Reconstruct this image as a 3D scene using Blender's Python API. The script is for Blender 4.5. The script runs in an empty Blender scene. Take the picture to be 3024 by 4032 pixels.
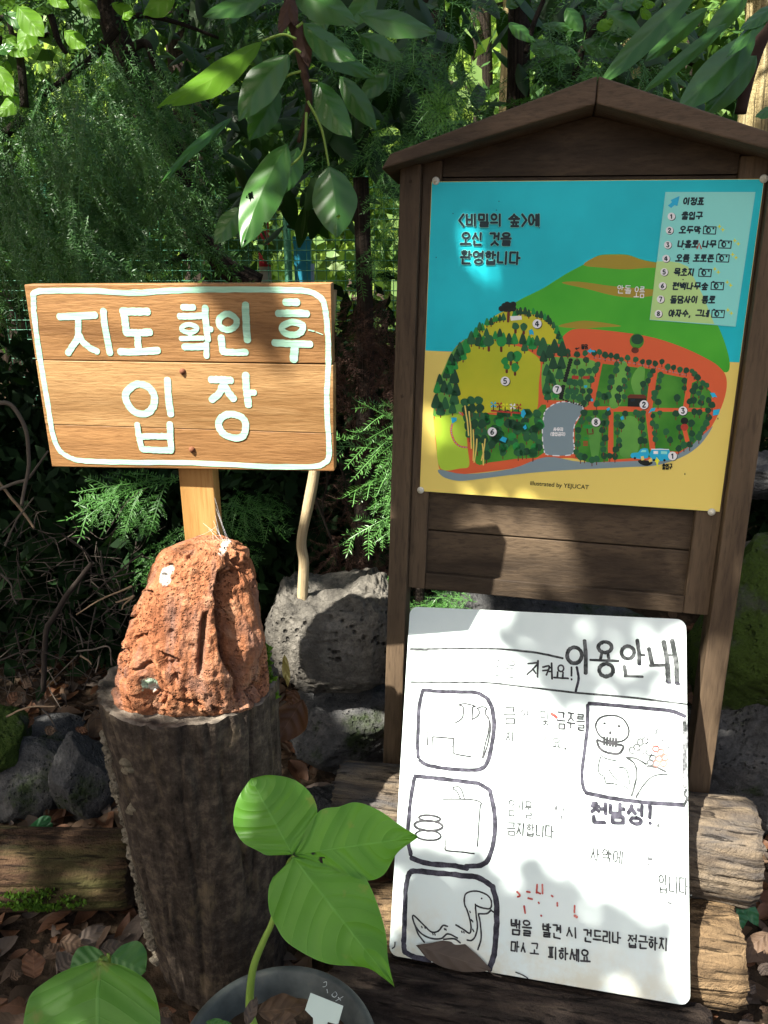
import bpy, math, random
import numpy as np
from mathutils import Vector

random.seed(7)
rng = np.random.default_rng(7)
SC = bpy.context.scene
COL = SC.collection
R = math.radians

# ------------------------------------------------------------------ camera
CAM_Z, PITCH = 1.45, R(18)
cd = bpy.data.cameras.new('camera')
cd.sensor_fit = 'AUTO'; cd.sensor_width = 36.0; cd.lens = 27.0
cd.clip_start = 0.02; cd.clip_end = 300
cam = bpy.data.objects.new('camera', cd)
cam.location = (0, 0, CAM_Z); cam.rotation_euler = (R(90) - PITCH, 0, 0)
COL.objects.link(cam); SC.camera = cam

# ------------------------------------------------------------------ sky + sun
SUN_EL, SUN_AZ = R(50), R(50)          # light travels away from the viewer and to the right
SUNDIR = np.array([math.cos(SUN_EL) * math.sin(SUN_AZ), math.cos(SUN_EL) * math.cos(SUN_AZ), -math.sin(SUN_EL)])
w = bpy.data.worlds.new('World'); SC.world = w; w.use_nodes = True
nt = w.node_tree; nt.nodes.clear()
sky = nt.nodes.new('ShaderNodeTexSky'); sky.sky_type = 'NISHITA'; sky.sun_disc = False
sky.sun_elevation = SUN_EL; sky.sun_rotation = math.atan2(-SUNDIR[0], -SUNDIR[1])
sky.air_density = 1.0; sky.dust_density = 7.0; sky.ozone_density = 1.0
bg = nt.nodes.new('ShaderNodeBackground'); bg.inputs[1].default_value = 0.08
wo = nt.nodes.new('ShaderNodeOutputWorld')
nt.links.new(sky.outputs[0], bg.inputs[0]); nt.links.new(bg.outputs[0], wo.inputs[0])
sl = bpy.data.lights.new('sun', 'SUN'); sl.energy = 5.0; sl.angle = R(0.53); sl.color = (1.0, 0.95, 0.87)
so = bpy.data.objects.new('sun', sl); COL.objects.link(so)
so.rotation_euler = Vector(tuple(SUNDIR)).to_track_quat('-Z', 'Y').to_euler(); so.location = (-2, -4, 8)
vs = SC.view_settings
vs.view_transform = 'Standard'; vs.look = 'None'; vs.gamma = 1.0; vs.exposure = 1.8
vs.use_curve_mapping = False
SC.cycles.max_bounces = 8; SC.cycles.transparent_max_bounces = 8
SC.cycles.use_denoising = True
# ------------------------------------------------------------------ helpers: camera rays and planes
F_PX, CX, CY = 3024.0, 1512.0, 2016.0     # photograph pixels (3024 x 4032)
K = 3024 / 1659.0                         # a second, smaller reading scale of the photograph
CAMP = np.array([0, 0, CAM_Z])
cp, sp = math.cos(PITCH), math.sin(PITCH)

def ray(u, v):
    x = (u - CX) / F_PX; up = (CY - v) / F_PX
    return np.array([x, cp + up * sp, -sp + up * cp])

def PY(u, v, Y):
    """world point seen at photo pixel (u, v) standing at distance Y in front of the camera"""
    d = ray(u, v); return CAMP + d * (Y / d[1])

def PZ(u, v, Z):
    d = ray(u, v); return CAMP + d * ((Z - CAM_Z) / d[2])

def VY(u, v, Y): return PY(u * K, v * K, Y)

def unit(a):
    a = np.asarray(a, float); return a / np.linalg.norm(a)

class Plane:
    def __init__(s, o, r, b):
        s.o = np.asarray(o, float); s.r = unit(r)
        b = np.asarray(b, float); s.b = unit(b - s.r * np.dot(s.r, b)); s.n = np.cross(s.r, s.b)
        if s.n[1] > 0: s.n = -s.n
    def hit(s, u, v, h=0.0):
        d = ray(u, v); o = s.o + s.n * h
        return CAMP + d * (np.dot(o - CAMP, s.n) / np.dot(d, s.n))
    def loc(s, u, v, h=0.0):
        q = s.hit(u, v, h) - s.o; return np.array([np.dot(q, s.r), np.dot(q, s.b)])
    def pt(s, a, b, h=0.0): return s.o + s.r * a + s.b * b + s.n * h

def crop(x0, y0, s):
    return lambda x, y: (x0 + x * s, y0 + y * s)

# ------------------------------------------------------------------ noise
_perm = np.random.default_rng(3).permutation(256).astype(np.int64)
_val = np.random.default_rng(4).random(256)
def vnoise(P):
    P = np.asarray(P, float); i = np.floor(P).astype(np.int64); f = P - i; f = f * f * (3 - 2 * f)
    def h(a, b, c): return _val[_perm[(_perm[(_perm[a & 255] + b) & 255] + c) & 255]]
    x, y, z = i[..., 0], i[..., 1], i[..., 2]; fx, fy, fz = f[..., 0], f[..., 1], f[..., 2]
    def l(a, b, t): return a + (b - a) * t
    return l(l(l(h(x, y, z), h(x+1, y, z), fx), l(h(x, y+1, z), h(x+1, y+1, z), fx), fy),
             l(l(h(x, y, z+1), h(x+1, y, z+1), fx), l(h(x, y+1, z+1), h(x+1, y+1, z+1), fx), fy), fz)
def fbm(P, o=4, g=0.5):
    P = np.asarray(P, float); a, s, t = 1.0, 0, 0
    for k in range(o):
        s = s + a * vnoise(P * 2 ** k + 17.3 * k); t += a; a *= g
    return s / t - 0.5

# ------------------------------------------------------------------ objects
def link(name, data, parent=None):
    o = bpy.data.objects.new(name, data); COL.objects.link(o)
    if parent is not None: o.parent = parent
    return o
def tag(o, label, cat, group=None, kind=None):
    if label: o['label'] = label
    if cat: o['category'] = cat
    if group: o['group'] = group
    if kind: o['kind'] = kind
    return o
def thing(name, loc, label, cat, group=None):
    o = link(name, None); o.location = tuple(float(x) for x in loc); o.empty_display_size = 0.05
    return tag(o, label, cat, group)
def root_of(o):
    while o.parent is not None: o = o.parent
    return o

class MB:
    """collects geometry in world coordinates, then links it as one mesh object"""
    def __init__(s): s.V, s.F, s.M, s.U, s.n = [], [], [], [], 0
    def add(s, V, F, m=0, uv=None):
        V = np.asarray(V, float).reshape(-1, 3)
        s.V.append(V)
        for f in F: s.F.append(tuple(int(i) + s.n for i in f)); s.M.append(m)
        s.U.append(np.zeros((len(V), 2)) if uv is None else np.asarray(uv, float)); s.n += len(V)
        return s
    def grid(s, P, m=0, uv=None, closed=False):
        P = np.asarray(P, float); a, b = P.shape[:2]; F = []
        for i in range(a - 1):
            for j in range(b if closed else b - 1):
                j2 = (j + 1) % b
                F.append((i * b + j, i * b + j2, (i + 1) * b + j2, (i + 1) * b + j))
        return s.add(P.reshape(-1, 3), F, m, None if uv is None else np.asarray(uv).reshape(-1, 2))
    def box(s, c8, m=0):
        return s.add(c8, [(0, 3, 2, 1), (4, 5, 6, 7), (0, 1, 5, 4), (1, 2, 6, 5), (2, 3, 7, 6), (3, 0, 4, 7)], m)
    def build(s, name, mats, parent=None, smooth=False, loc=None, bevel=0):
        V = np.concatenate(s.V)
        base = np.array(root_of(parent).location) if parent is not None else np.asarray(V.mean(0) if loc is None else loc, float)
        me = bpy.data.meshes.new(name)
        me.from_pydata((V - base).tolist(), [], s.F)
        mats = mats if isinstance(mats, (list, tuple)) else [mats]
        for m in mats: me.materials.append(m)
        me.polygons.foreach_set('material_index', np.array(s.M, dtype=np.int32))
        U = np.concatenate(s.U)
        if U.any():
            li = np.empty(len(me.loops), dtype=np.int32); me.loops.foreach_get('vertex_index', li)
            me.uv_layers.new(name='UVMap').data.foreach_set('uv', U[li].ravel())
        if smooth: me.polygons.foreach_set('use_smooth', np.ones(len(me.polygons), dtype=bool))
        me.update()
        o = link(name, me, parent)
        if parent is None: o.location = tuple(base)
        if bevel:
            b = o.modifiers.new('bevel', 'BEVEL'); b.width = bevel; b.segments = 2; b.limit_method = 'ANGLE'
        return o

def fast_mesh(name, V, F, mats, parent=None, loc=None, uv=None, mi=None, smooth=False):
    """V (n,3), F (m,4) or (m,3) numpy arrays, world coordinates"""
    base = np.array(root_of(parent).location) if parent is not None else np.asarray(V.mean(0) if loc is None else loc, float)
    me = bpy.data.meshes.new(name); k = F.shape[1]
    me.vertices.add(len(V)); me.vertices.foreach_set('co', (V - base).astype(np.float32).ravel())
    me.loops.add(F.size); me.loops.foreach_set('vertex_index', F.astype(np.int32).ravel())
    me.polygons.add(len(F)); me.polygons.foreach_set('loop_start', np.arange(0, F.size, k, dtype=np.int32))
    mats = mats if isinstance(mats, (list, tuple)) else [mats]
    for m in mats: me.materials.append(m)
    if mi is not None: me.polygons.foreach_set('material_index', np.asarray(mi, dtype=np.int32))
    if uv is not None: me.uv_layers.new(name='UVMap').data.foreach_set('uv', uv[F.ravel()].astype(np.float32).ravel())
    if smooth: me.polygons.foreach_set('use_smooth', np.ones(len(F), dtype=bool))
    me.update(calc_edges=True); me.validate()
    o = link(name, me, parent)
    if parent is None: o.location = tuple(float(x) for x in base)
    return o

def frame_box(pl, s0, s1, t0, t1, h0, h1):
    return [pl.pt(s0, t0, h0), pl.pt(s1, t0, h0), pl.pt(s1, t1, h0), pl.pt(s0, t1, h0),
            pl.pt(s0, t0, h1), pl.pt(s1, t0, h1), pl.pt(s1, t1, h1), pl.pt(s0, t1, h1)]

def smooth_line(P, n=6, closed=False):
    P = np.asarray(P, float)
    if len(P) < 3: 
        t = np.linspace(0, 1, n + 1)[:, None]; return P[0] * (1 - t) + P[-1] * t
    Q = np.vstack([P[-1], P, P[:2]]) if closed else np.vstack([2 * P[0] - P[1], P, 2 * P[-1] - P[-2]])
    out = []
    for i in range(len(Q) - 3):
        a, b, c, d = Q[i:i + 4]
        for t in np.linspace(0, 1, n, endpoint=False):
            out.append(0.5 * (2 * b + (c - a) * t + (2 * a - 5 * b + 4 * c - d) * t * t + (3 * b - a - 3 * c + d) * t ** 3))
    if not closed: out.append(P[-1])
    return np.array(out)

def tube(mb, P, rad, m=0, seg=8, cap=True):
    P = np.asarray(P, float); n = len(P); rad = np.broadcast_to(np.asarray(rad, float), (n,))
    T = np.gradient(P, axis=0); T /= np.linalg.norm(T, axis=1)[:, None] + 1e-12
    ref = np.array([0.0, 0.0, 1.0]) if abs(T[:, 2]).mean() < 0.8 else np.array([0.0, 1.0, 0.0])
    A = np.cross(T, ref); A /= np.linalg.norm(A, axis=1)[:, None] + 1e-12; B = np.cross(T, A)
    th = np.linspace(0, 2 * np.pi, seg, endpoint=False)
    G = P[:, None] + rad[:, None, None] * (A[:, None] * np.cos(th)[None, :, None] + B[:, None] * np.sin(th)[None, :, None])
    uv = np.stack(np.broadcast_arrays(np.linspace(0, 1, n)[:, None], (th / 6.283)[None]), -1)
    k0 = mb.n; mb.grid(G, m, uv, closed=True)
    if cap:
        for r in (0, n - 1): mb.F.append(tuple(k0 + r * seg + j for j in range(seg))); mb.M.append(m)

# ------------------------------------------------------------------ materials
def lin(c):
    return tuple((x / 255 / 12.92 if x <= 10 else ((x / 255 + 0.055) / 1.055) ** 2.4) for x in c)
_m = {}
def mat(name, col, rough=0.8, spec=0.3):
    if name in _m: return _m[name]
    m = bpy.data.materials.new(name); m.use_nodes = True; b = m.node_tree.nodes['Principled BSDF']
    b.inputs['Base Color'].default_value = (*col, 1); b.inputs['Roughness'].default_value = rough
    b.inputs['Specular IOR Level'].default_value = spec
    _m[name] = m; return m
class NT:
    def __init__(s, name, rough=0.8, spec=0.3):
        s.m = bpy.data.materials.new(name); s.m.use_nodes = True; s.t = s.m.node_tree; s.b = s.t.nodes['Principled BSDF']
        s.b.inputs['Roughness'].default_value = rough; s.b.inputs['Specular IOR Level'].default_value = spec
        _m[name] = s.m
    def n(s, ty, **kw):
        o = s.t.nodes.new(ty)
        for k, v in kw.items(): setattr(o, k, v)
        return o
    def l(s, a, b): s.t.links.new(a, b)
    def co(s, kind='Object', scale=(1, 1, 1), rot=(0, 0, 0)):
        c = s.n('ShaderNodeTexCoord'); mp = s.n('ShaderNodeMapping')
        mp.inputs['Scale'].default_value = scale; mp.inputs['Rotation'].default_value = rot
        s.l(c.outputs[kind], mp.inputs[0]); return mp.outputs[0]
    def noise(s, v, scale, detail=6, rough=0.55, dist=0):
        o = s.n('ShaderNodeTexNoise'); o.inputs['Scale'].default_value = scale; o.inputs['Detail'].default_value = detail
        o.inputs['Roughness'].default_value = rough; o.inputs['Distortion'].default_value = dist
        s.l(v, o.inputs['Vector']); return o.outputs['Fac']
    def voro(s, v, scale, feature='F1', rand=1.0):
        o = s.n('ShaderNodeTexVoronoi'); o.feature = feature; o.inputs['Scale'].default_value = scale
        o.inputs['Randomness'].default_value = rand; s.l(v, o.inputs['Vector']); return o.outputs['Distance']
    def ramp(s, v, stops):
        o = s.n('ShaderNodeValToRGB'); e = o.color_ramp.elements
        while len(e) < len(stops): e.new(0.5)
        for k, (p, c) in enumerate(stops):
            e[k].position = p; e[k].color = (*c, 1) if len(c) == 3 else c
        s.l(v, o.inputs[0]); return o.outputs[0]
    def mix(s, f, a, b, mode='MIX'):
        o = s.n('ShaderNodeMix', data_type='RGBA', blend_type=mode)
        for v, k in ((f, 0), (a, 6), (b, 7)):
            if hasattr(v, 'links') or hasattr(v, 'is_linked'): s.l(v, o.inputs[k])
            elif k == 0: o.inputs[0].default_value = v
            else: o.inputs[k].default_value = (*v, 1)
        return o.outputs[2]
    def math(s, op, a, b=0.0, c=0.0):
        o = s.n('ShaderNodeMath', operation=op)
        for i, v in enumerate((a, b, c)):
            if hasattr(v, 'is_linked'): s.l(v, o.inputs[i])
            else: o.inputs[i].default_value = v
        return o.outputs[0]
    def bump(s, h, strength=0.5, dist=0.01, prev=None):
        o = s.n('ShaderNodeBump'); o.inputs['Strength'].default_value = strength; o.inputs['Distance'].default_value = dist
        s.l(h, o.inputs['Height'])
        if prev is not None: s.l(prev, o.inputs['Normal'])
        return o.outputs[0]
    def done(s, col=None, normal=None, rough=None):
        if col is not None: s.l(col, s.b.inputs['Base Color'])
        if normal is not None: s.l(normal, s.b.inputs['Normal'])
        if rough is not None: s.l(rough, s.b.inputs['Roughness'])
        return s.m

def wood(name, dark, mid, light, axis, rough=0.75, bump=0.4, freq=1.0, spec=0.25, rot=(0, 0, 0), tone=0.5, island=0.0, dist=0.5):
    t = NT(name, rough, spec)
    sc = [38.0 * freq] * 3; sc[axis] = 2.2 * freq
    v = t.co('Object', tuple(sc), rot)
    big = t.noise(t.co('Object', tuple(x * 0.12 for x in sc), rot), 1.4, 3)
    g = t.noise(v, 1.0, 8, 0.65, dist)
    fine = t.noise(v, 5.0, 4, 0.6)
    c = t.ramp(g, [(0.3, dark), (0.5, mid), (0.72, light)])
    c2 = t.mix(tone, c, t.ramp(big, [(0.4, tuple(x * 0.5 for x in mid)), (0.6, light)]))
    c3 = t.mix(t.math('MULTIPLY', t.ramp(fine, [(0.35, (1, 1, 1)), (0.5, (0, 0, 0))]), 0.45), c2, dark)
    if island:
        geo = t.n('ShaderNodeNewGeometry'); c3 = t.mix(t.math('MULTIPLY', geo.outputs['Random Per Island'], island), c3, mid, 'MULTIPLY')
    return t.done(c3, t.bump(t.math('ADD', g, t.math('MULTIPLY', fine, 0.6)), bump, 0.004))

def leafmat(name, c0, c1, trans=0.4, rough=0.45, spec=0.4, tcol=None, clump=3.0, vein=False, spots=None, vcol=None, nv=9.0, vb=.15, vk=.45):
    t = NT(name, rough, spec)
    v = t.co('Object')
    big = t.noise(v, clump, 3)
    geo = t.n('ShaderNodeNewGeometry')
    f = t.math('ADD', t.math('MULTIPLY', big, 0.7), t.math('MULTIPLY', geo.outputs['Random Per Island'], 0.35))
    c = t.ramp(f, [(0.3, c0), (0.75, c1)])
    nrm = None
    if vein:
        uv = t.n('ShaderNodeUVMap'); sep = t.n('ShaderNodeSeparateXYZ'); t.l(uv.outputs[0], sep.inputs[0])
        av = t.math('ABSOLUTE', sep.outputs[1])
        ph = t.math('FRACT', t.math('SUBTRACT', t.math('MULTIPLY', sep.outputs[0], nv), t.math('MULTIPLY', t.math('POWER', av, 1.3), nv * 0.22)))
        d = t.math('ABSOLUTE', t.math('SUBTRACT', ph, 0.5))
        d = t.math('SUBTRACT', .5, d); lat = t.ramp(d, [(0.0, (1, 1, 1)), (0.045, (0, 0, 0))])
        mid = t.ramp(av, [(0.015, (1, 1, 1)), (0.035, (0, 0, 0))])
        marg = t.ramp(av, [(0.97, (0, 0, 0)), (1.0, (1, 1, 1))])
        vn = t.math('MAXIMUM', t.math('MULTIPLY', lat, 0.6), mid)
        c = t.mix(t.math('MULTIPLY', t.math('MAXIMUM', vn, marg), vk), c, vcol or tuple(min(1, x * 2.4 + 0.03) for x in c1))
        qu = t.math('SINE', t.math('MULTIPLY', ph, 3.1416))
        nrm = t.bump(t.math('ADD', t.math('ADD', t.math('MULTIPLY', vn, -.7), t.math('MULTIPLY', qu, .8)), t.math('MULTIPLY', t.noise(v, 90, 3), 0.3)), vb, 0.004)
    if spots:
        s = t.ramp(t.noise(v, 16, 4, 0.6), [(0.62, (0, 0, 0)), (0.72, (1, 1, 1))])
        c = t.mix(t.math('MULTIPLY', s, 0.75), c, spots)
    t.done(c, nrm)
    if trans > 0:
        tr = t.n('ShaderNodeBsdfTranslucent'); mx = t.n('ShaderNodeMixShader'); mx.inputs[0].default_value = trans
        if tcol is None: t.l(t.mix(0.5, c, (c1[0] * 2.2, c1[1] * 2.0, c1[2] * 0.8)), tr.inputs[0])
        else: tr.inputs[0].default_value = (*tcol, 1)
        out = t.t.nodes['Material Output']
        t.l(t.b.outputs[0], mx.inputs[1]); t.l(tr.outputs[0], mx.inputs[2]); t.l(mx.outputs[0], out.inputs[0])
    return t.m

# ------------------------------------------------------------------ drawn strokes and Hangul
def ribbon(mb, pl, pts, width, h, m=0, n=5, closed=False, wob=0.08, seed=0, curve=True, cap=True, taper=False):
    """a painted stroke on plane pl; pts are photo pixels, width in metres"""
    q = np.array([pl.loc(u, v) for u, v in pts])
    q = smooth_line(q, n, closed) if (curve or closed) else np.vstack([np.linspace(q[i], q[i + 1], n, endpoint=False) for i in range(len(q) - 1)] + [q[-1:]])
    if closed: q = np.vstack([q, q[:1]])
    T = np.gradient(q, axis=0)
    if closed: T[0] = T[-1] = q[1] - q[-2]
    T /= np.linalg.norm(T, axis=1)[:, None] + 1e-12
    N = np.stack([-T[:, 1], T[:, 0]], 1)
    r = np.random.default_rng(seed + int(abs(q[0, 0]) * 1e5) % 9999); k = len(q)
    wl = width * 0.5 * (1 + wob * r.normal(size=k)); wr = width * 0.5 * (1 + wob * r.normal(size=k))
    if taper:
        e = np.minimum(1, np.minimum(np.arange(k), np.arange(k)[::-1]) / 2.5 + 0.35); wl *= e; wr *= e
    if closed: wl[-1] = wl[0]; wr[-1] = wr[0]
    L = q + N * wl[:, None]; Rr = q - N * wr[:, None]
    V = [pl.pt(a, b, h) for a, b in L] + [pl.pt(a, b, h) for a, b in Rr]
    mb.add(V, [(i, i + 1, k + i + 1, k + i) for i in range(k - 1)], m)
    if cap and not closed:
        for c, t, n_, w in ((q[0], -T[0], N[0], width * .5), (q[-1], T[-1], N[-1], width * .5)):
            if taper: w *= 0.35
            ring = [c + (n_ * math.cos(a) + t * math.sin(a) * 0.8) * w for a in np.linspace(0, math.pi, 7)]
            mb.add([pl.pt(c[0], c[1], h)] + [pl.pt(a, b, h) for a, b in ring], [(0, i, i + 1) for i in range(1, 7)], m)

def disc(mb, pl, u, v, rx, ry, h, m=0, n=18, rot=0.0):
    """ellipse in photo pixels"""
    q = [(u + rx * math.cos(a) * math.cos(rot) - ry * math.sin(a) * math.sin(rot), v + rx * math.cos(a) * math.sin(rot) + ry * math.sin(a) * math.cos(rot)) for a in np.linspace(0, 2 * math.pi, n, endpoint=False)]
    poly(mb, pl, q, h, m)
def poly(mb, pl, pts, h, m=0, smooth=0):
    q = np.array([pl.loc(u, v) for u, v in pts])
    if smooth: q = smooth_line(q, smooth, True)
    from mathutils.geometry import tessellate_polygon
    tri = tessellate_polygon([[Vector((a, b, 0)) for a, b in q]])
    mb.add([pl.pt(a, b, h) for a, b in q], [t if (q[t[1]][0]-q[t[0]][0])*(q[t[2]][1]-q[t[0]][1])-(q[t[1]][1]-q[t[0]][1])*(q[t[2]][0]-q[t[0]][0]) > 0 else t[::-1] for t in tri], m)

def _el(cx=.5, cy=.5, rx=.5, ry=.5):
    return [(cx + rx * math.cos(a), cy + ry * math.sin(a)) for a in np.linspace(-1.6, 4.68, 11)]
CONS = {
 'ㄱ': [[(0, 0), (1, 0), (.92, 1)]], 'ㄴ': [[(0, 0), (0, 1), (1, 1)]], 'ㄷ': [[(1, 0), (0, 0), (0, 1), (1, 1)]],
 'ㄹ': [[(0, 0), (1, 0), (1, .5), (0, .5), (0, 1), (1, 1)]], 'ㅁ': [[(0, 0), (1, 0), (1, 1), (0, 1), (0, 0)]],
 'ㅂ': [[(0, 0), (0, 1), (1, 1), (1, 0)], [(0, .5), (1, .5)]], 'ㅅ': [[(.5, 0), (.4, .4), (0, 1)], [(.48, .3), (1, 1)]],
 'ㅇ': [_el()], 'ㅈ': [[(0, 0), (1, 0)], [(.55, 0), (.45, .5), (0, 1)], [(.5, .45), (1, 1)]],
 'ㅊ': [[(.3, 0), (.72, 0)], [(0, .28), (1, .28)], [(.52, .28), (.42, .65), (0, 1)], [(.48, .6), (1, 1)]],
 'ㅋ': [[(0, 0), (1, 0), (.85, 1)], [(0, .48), (.95, .48)]], 'ㅌ': [[(1, 0), (0, 0), (0, 1), (1, 1)], [(0, .5), (.95, .5)]],
 'ㅍ': [[(0, 0), (1, 0)], [(.3, 0), (.3, 1)], [(.7, 0), (.7, 1)], [(0, 1), (1, 1)]],
 'ㅎ': [[(.28, 0), (.72, 0)], [(0, .26), (1, .26)], _el(.5, .72, .36, .28)],
}
CLIST = 'ㄱㄲㄴㄷㄸㄹㅁㅂㅃㅅㅆㅇㅈㅉㅊㅋㅌㅍㅎ'
VLIST = 'ㅏㅐㅑㅒㅓㅔㅕㅖㅗㅘㅙㅚㅛㅜㅝㅞㅟㅠㅡㅢㅣ'
FLIST = ['', 'ㄱ', 'ㄲ', 'ㄳ', 'ㄴ', 'ㄵ', 'ㄶ', 'ㄷ', 'ㄹ', 'ㄺ', 'ㄻ', 'ㄼ', 'ㄽ', 'ㄾ', 'ㄿ', 'ㅀ', 'ㅁ', 'ㅂ', 'ㅄ', 'ㅅ', 'ㅆ', 'ㅇ', 'ㅈ', 'ㅊ', 'ㅋ', 'ㅌ', 'ㅍ', 'ㅎ']
VV = {'ㅏ': [[(.25, 0), (.25, 1)], [(.25, .48), (1, .48)]], 'ㅑ': [[(.25, 0), (.25, 1)], [(.25, .35), (1, .35)], [(.25, .62), (1, .62)]],
      'ㅓ': [[(.8, 0), (.8, 1)], [(0, .48), (.8, .48)]], 'ㅕ': [[(.8, 0), (.8, 1)], [(0, .33), (.8, .33)], [(0, .62), (.8, .62)]],
      'ㅣ': [[(.55, 0), (.55, 1)]], 'ㅐ': [[(.1, 0), (.1, 1)], [(.85, 0), (.85, 1)], [(.1, .5), (.85, .5)]],
      'ㅔ': [[(.42, .03), (.42, .97)], [(.98, 0), (.98, 1)], [(-.05, .48), (.42, .48)]]}
HV = {'ㅗ': [[(.5, 0), (.5, 1)], [(0, 1), (1, 1)]], 'ㅛ': [[(.33, 0), (.33, 1)], [(.67, 0), (.67, 1)], [(0, 1), (1, 1)]],
      'ㅜ': [[(0, 0), (1, 0)], [(.5, 0), (.5, 1)]], 'ㅠ': [[(0, 0), (1, 0)], [(.32, 0), (.32, 1)], [(.68, 0), (.68, 1)]], 'ㅡ': [[(0, .5), (1, .5)]]}
def syllable(ch):
    """stroke list of one Hangul syllable in a unit box, y down"""
    c = ord(ch) - 0xAC00
    I, V, Fn = CLIST[c // 588], VLIST[(c % 588) // 28], FLIST[c % 28]
    out = []
    def put(st, x0, x1, y0, y1):
        for s in st: out.append([(x0 + (x1 - x0) * x, y0 + (y1 - y0) * y) for x, y in s])
    comp = {'ㅘ': ('ㅗ', 'ㅏ'), 'ㅢ': ('ㅡ', 'ㅣ'), 'ㅚ': ('ㅗ', 'ㅣ'), 'ㅝ': ('ㅜ', 'ㅓ'), 'ㅟ': ('ㅜ', 'ㅣ')}
    yb = .56 if Fn else .98
    if V in comp:
        put(CONS[I], .08, .56, .0, .26 if Fn else .45)
        put(HV[comp[V][0]], 0, .64, .34 if Fn else .56, .5 if Fn else .84); put(VV[comp[V][1]], .72, 1, 0, yb)
    elif V in VV:
        wide = V in 'ㅐㅔ'
        put(CONS[I], .04, .48 if wide else .52, .03, (.46 if Fn else .86)); put(VV[V], .58 if wide else .64, .98, 0, yb)
    else:
        put(CONS[I], .16, .84, .0, .3 if Fn else .46); put(HV[V], 0, 1, .38 if Fn else .58, .54 if Fn else .93)
    if Fn: put(CONS[Fn], .2, .9, .68, 1.0)
    return out

def write(mb, pl, text, tl, tr, bl, width, h, m=0, adv=0.86, jit=0.0, seed=0, wob=0.05, drop=0.0, curve=False):
    """hand/print strokes: text box given by three photo pixels (top-left, top-right, bottom-left)"""
    r = np.random.default_rng(seed + 11)
    tl, tr, bl = (np.asarray(x, float) for x in (tl, tr, bl))
    units = sum(0.5 if c in ' ,.' else (0.6 if c in '<>()!' else 1.0) for c in text)
    ux = (tr - tl) / units; vy = bl - tl; x = 0.0; k = 0
    for c in text:
        wd = 0.5 if c in ' ,.' else (0.6 if c in '<>()!' else 1.0)
        if c == '<': S = [[(.8, .0), (.1, .5), (.8, 1)]]
        elif c == '>': S = [[(.2, .0), (.9, .5), (.2, 1)]]
        elif c == '(': S = [[(.8, 0), (.5, .5), (.8, 1)]]
        elif c == ')': S = [[(.2, 0), (.5, .5), (.2, 1)]]
        elif c == ',': S = [[(.4, .85), (.25, 1.1)]]
        elif c == '.': S = [[(.4, .97), (.42, 1.0)]]
        elif c == '!': S = [[(.5, 0), (.5, .65)], [(.5, .92), (.5, .97)]]
        elif c == ' ': S = []
        else: S = syllable(c)
        for s in S:
            if drop and r.random() < drop: continue
            j = r.normal(size=2) * jit
            pts = [tl + ux * (x + (wd - wd * adv) / 2 + a * wd * adv + j[0] + r.normal() * jit * .5) + vy * (b + j[1] + r.normal() * jit * .5) for a, b in s]
            segs = [pts] if len(pts) > 8 else [pts[i:i + 2] for i in range(len(pts) - 1)]
            for g_ in segs:
                ribbon(mb, pl, g_, width, h + k * 4e-6, m, n=2, wob=wob, seed=seed + k); k += 1
        x += wd
DIG = {'1': [[(.25, .25), (.55, 0), (.55, 1)]], '2': [[(.1, .25), (.3, .02), (.75, .1), (.75, .4), (.1, 1), (.9, 1)]],
       '3': [[(.15, .0), (.8, 0), (.45, .4), (.85, .6), (.7, .98), (.1, .9)]], '4': [[(.65, 1), (.65, 0), (.05, .68), (.95, .68)]],
       '5': [[(.8, 0), (.25, 0), (.2, .45), (.7, .42), (.85, .75), (.55, 1), (.1, .92)]], '6': [[(.75, 0), (.3, .35), (.12, .7), (.4, 1), (.85, .8), (.7, .5), (.2, .62)]],
       '7': [[(.1, 0), (.9, 0), (.4, 1)]], '8': [[(.5, .48), (.15, .25), (.5, 0), (.85, .25), (.5, .48), (.1, .75), (.5, 1), (.9, .75), (.5, .48)]]}
# ================================================================== GROUND (structure)
def soil_mat():
    t = NT('soil', 0.95, 0.1); v = t.co('Object')
    a = t.noise(v, 3, 5); b = t.noise(v, 26, 6, 0.6); c = t.voro(v, 45)
    col = t.ramp(t.math('ADD', t.math('MULTIPLY', a, .5), t.math('MULTIPLY', b, .5)), [(0.32, (.012, .009, .006)), (0.5, (.04, .028, .018)), (0.68, (.095, .062, .038))])
    return t.done(col, t.bump(t.math('ADD', b, t.math('MULTIPLY', c, .4)), 0.7, 0.02))
xs = np.concatenate([-np.geomspace(60, 2.1, 24), np.linspace(-2, 2, 101), np.geomspace(2.1, 60, 24)])
ys = np.concatenate([-np.geomspace(30, 0.6, 14), np.linspace(-.5, 4, 113), np.geomspace(4.1, 90, 30)])
gx, gy = np.meshgrid(xs, ys, indexing='ij'); P = np.stack([gx, gy, np.zeros_like(gx)], -1)
def ground_z(x, y):
    q = np.stack([np.asarray(x, float), np.asarray(y, float), np.zeros_like(np.asarray(x, float))], -1)
    return 0.05 * fbm(q * 4, 4) + 0.22 * np.clip((np.asarray(y) - 2.2) / 4, 0, 1.5) * (1 + fbm(q * .6, 3)) - 0.01
P[..., 2] = ground_z(gx, gy)
g = MB(); g.grid(P); go = g.build('ground', soil_mat(), smooth=True, loc=(0, 0, 0)); go['kind'] = 'structure'

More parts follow.
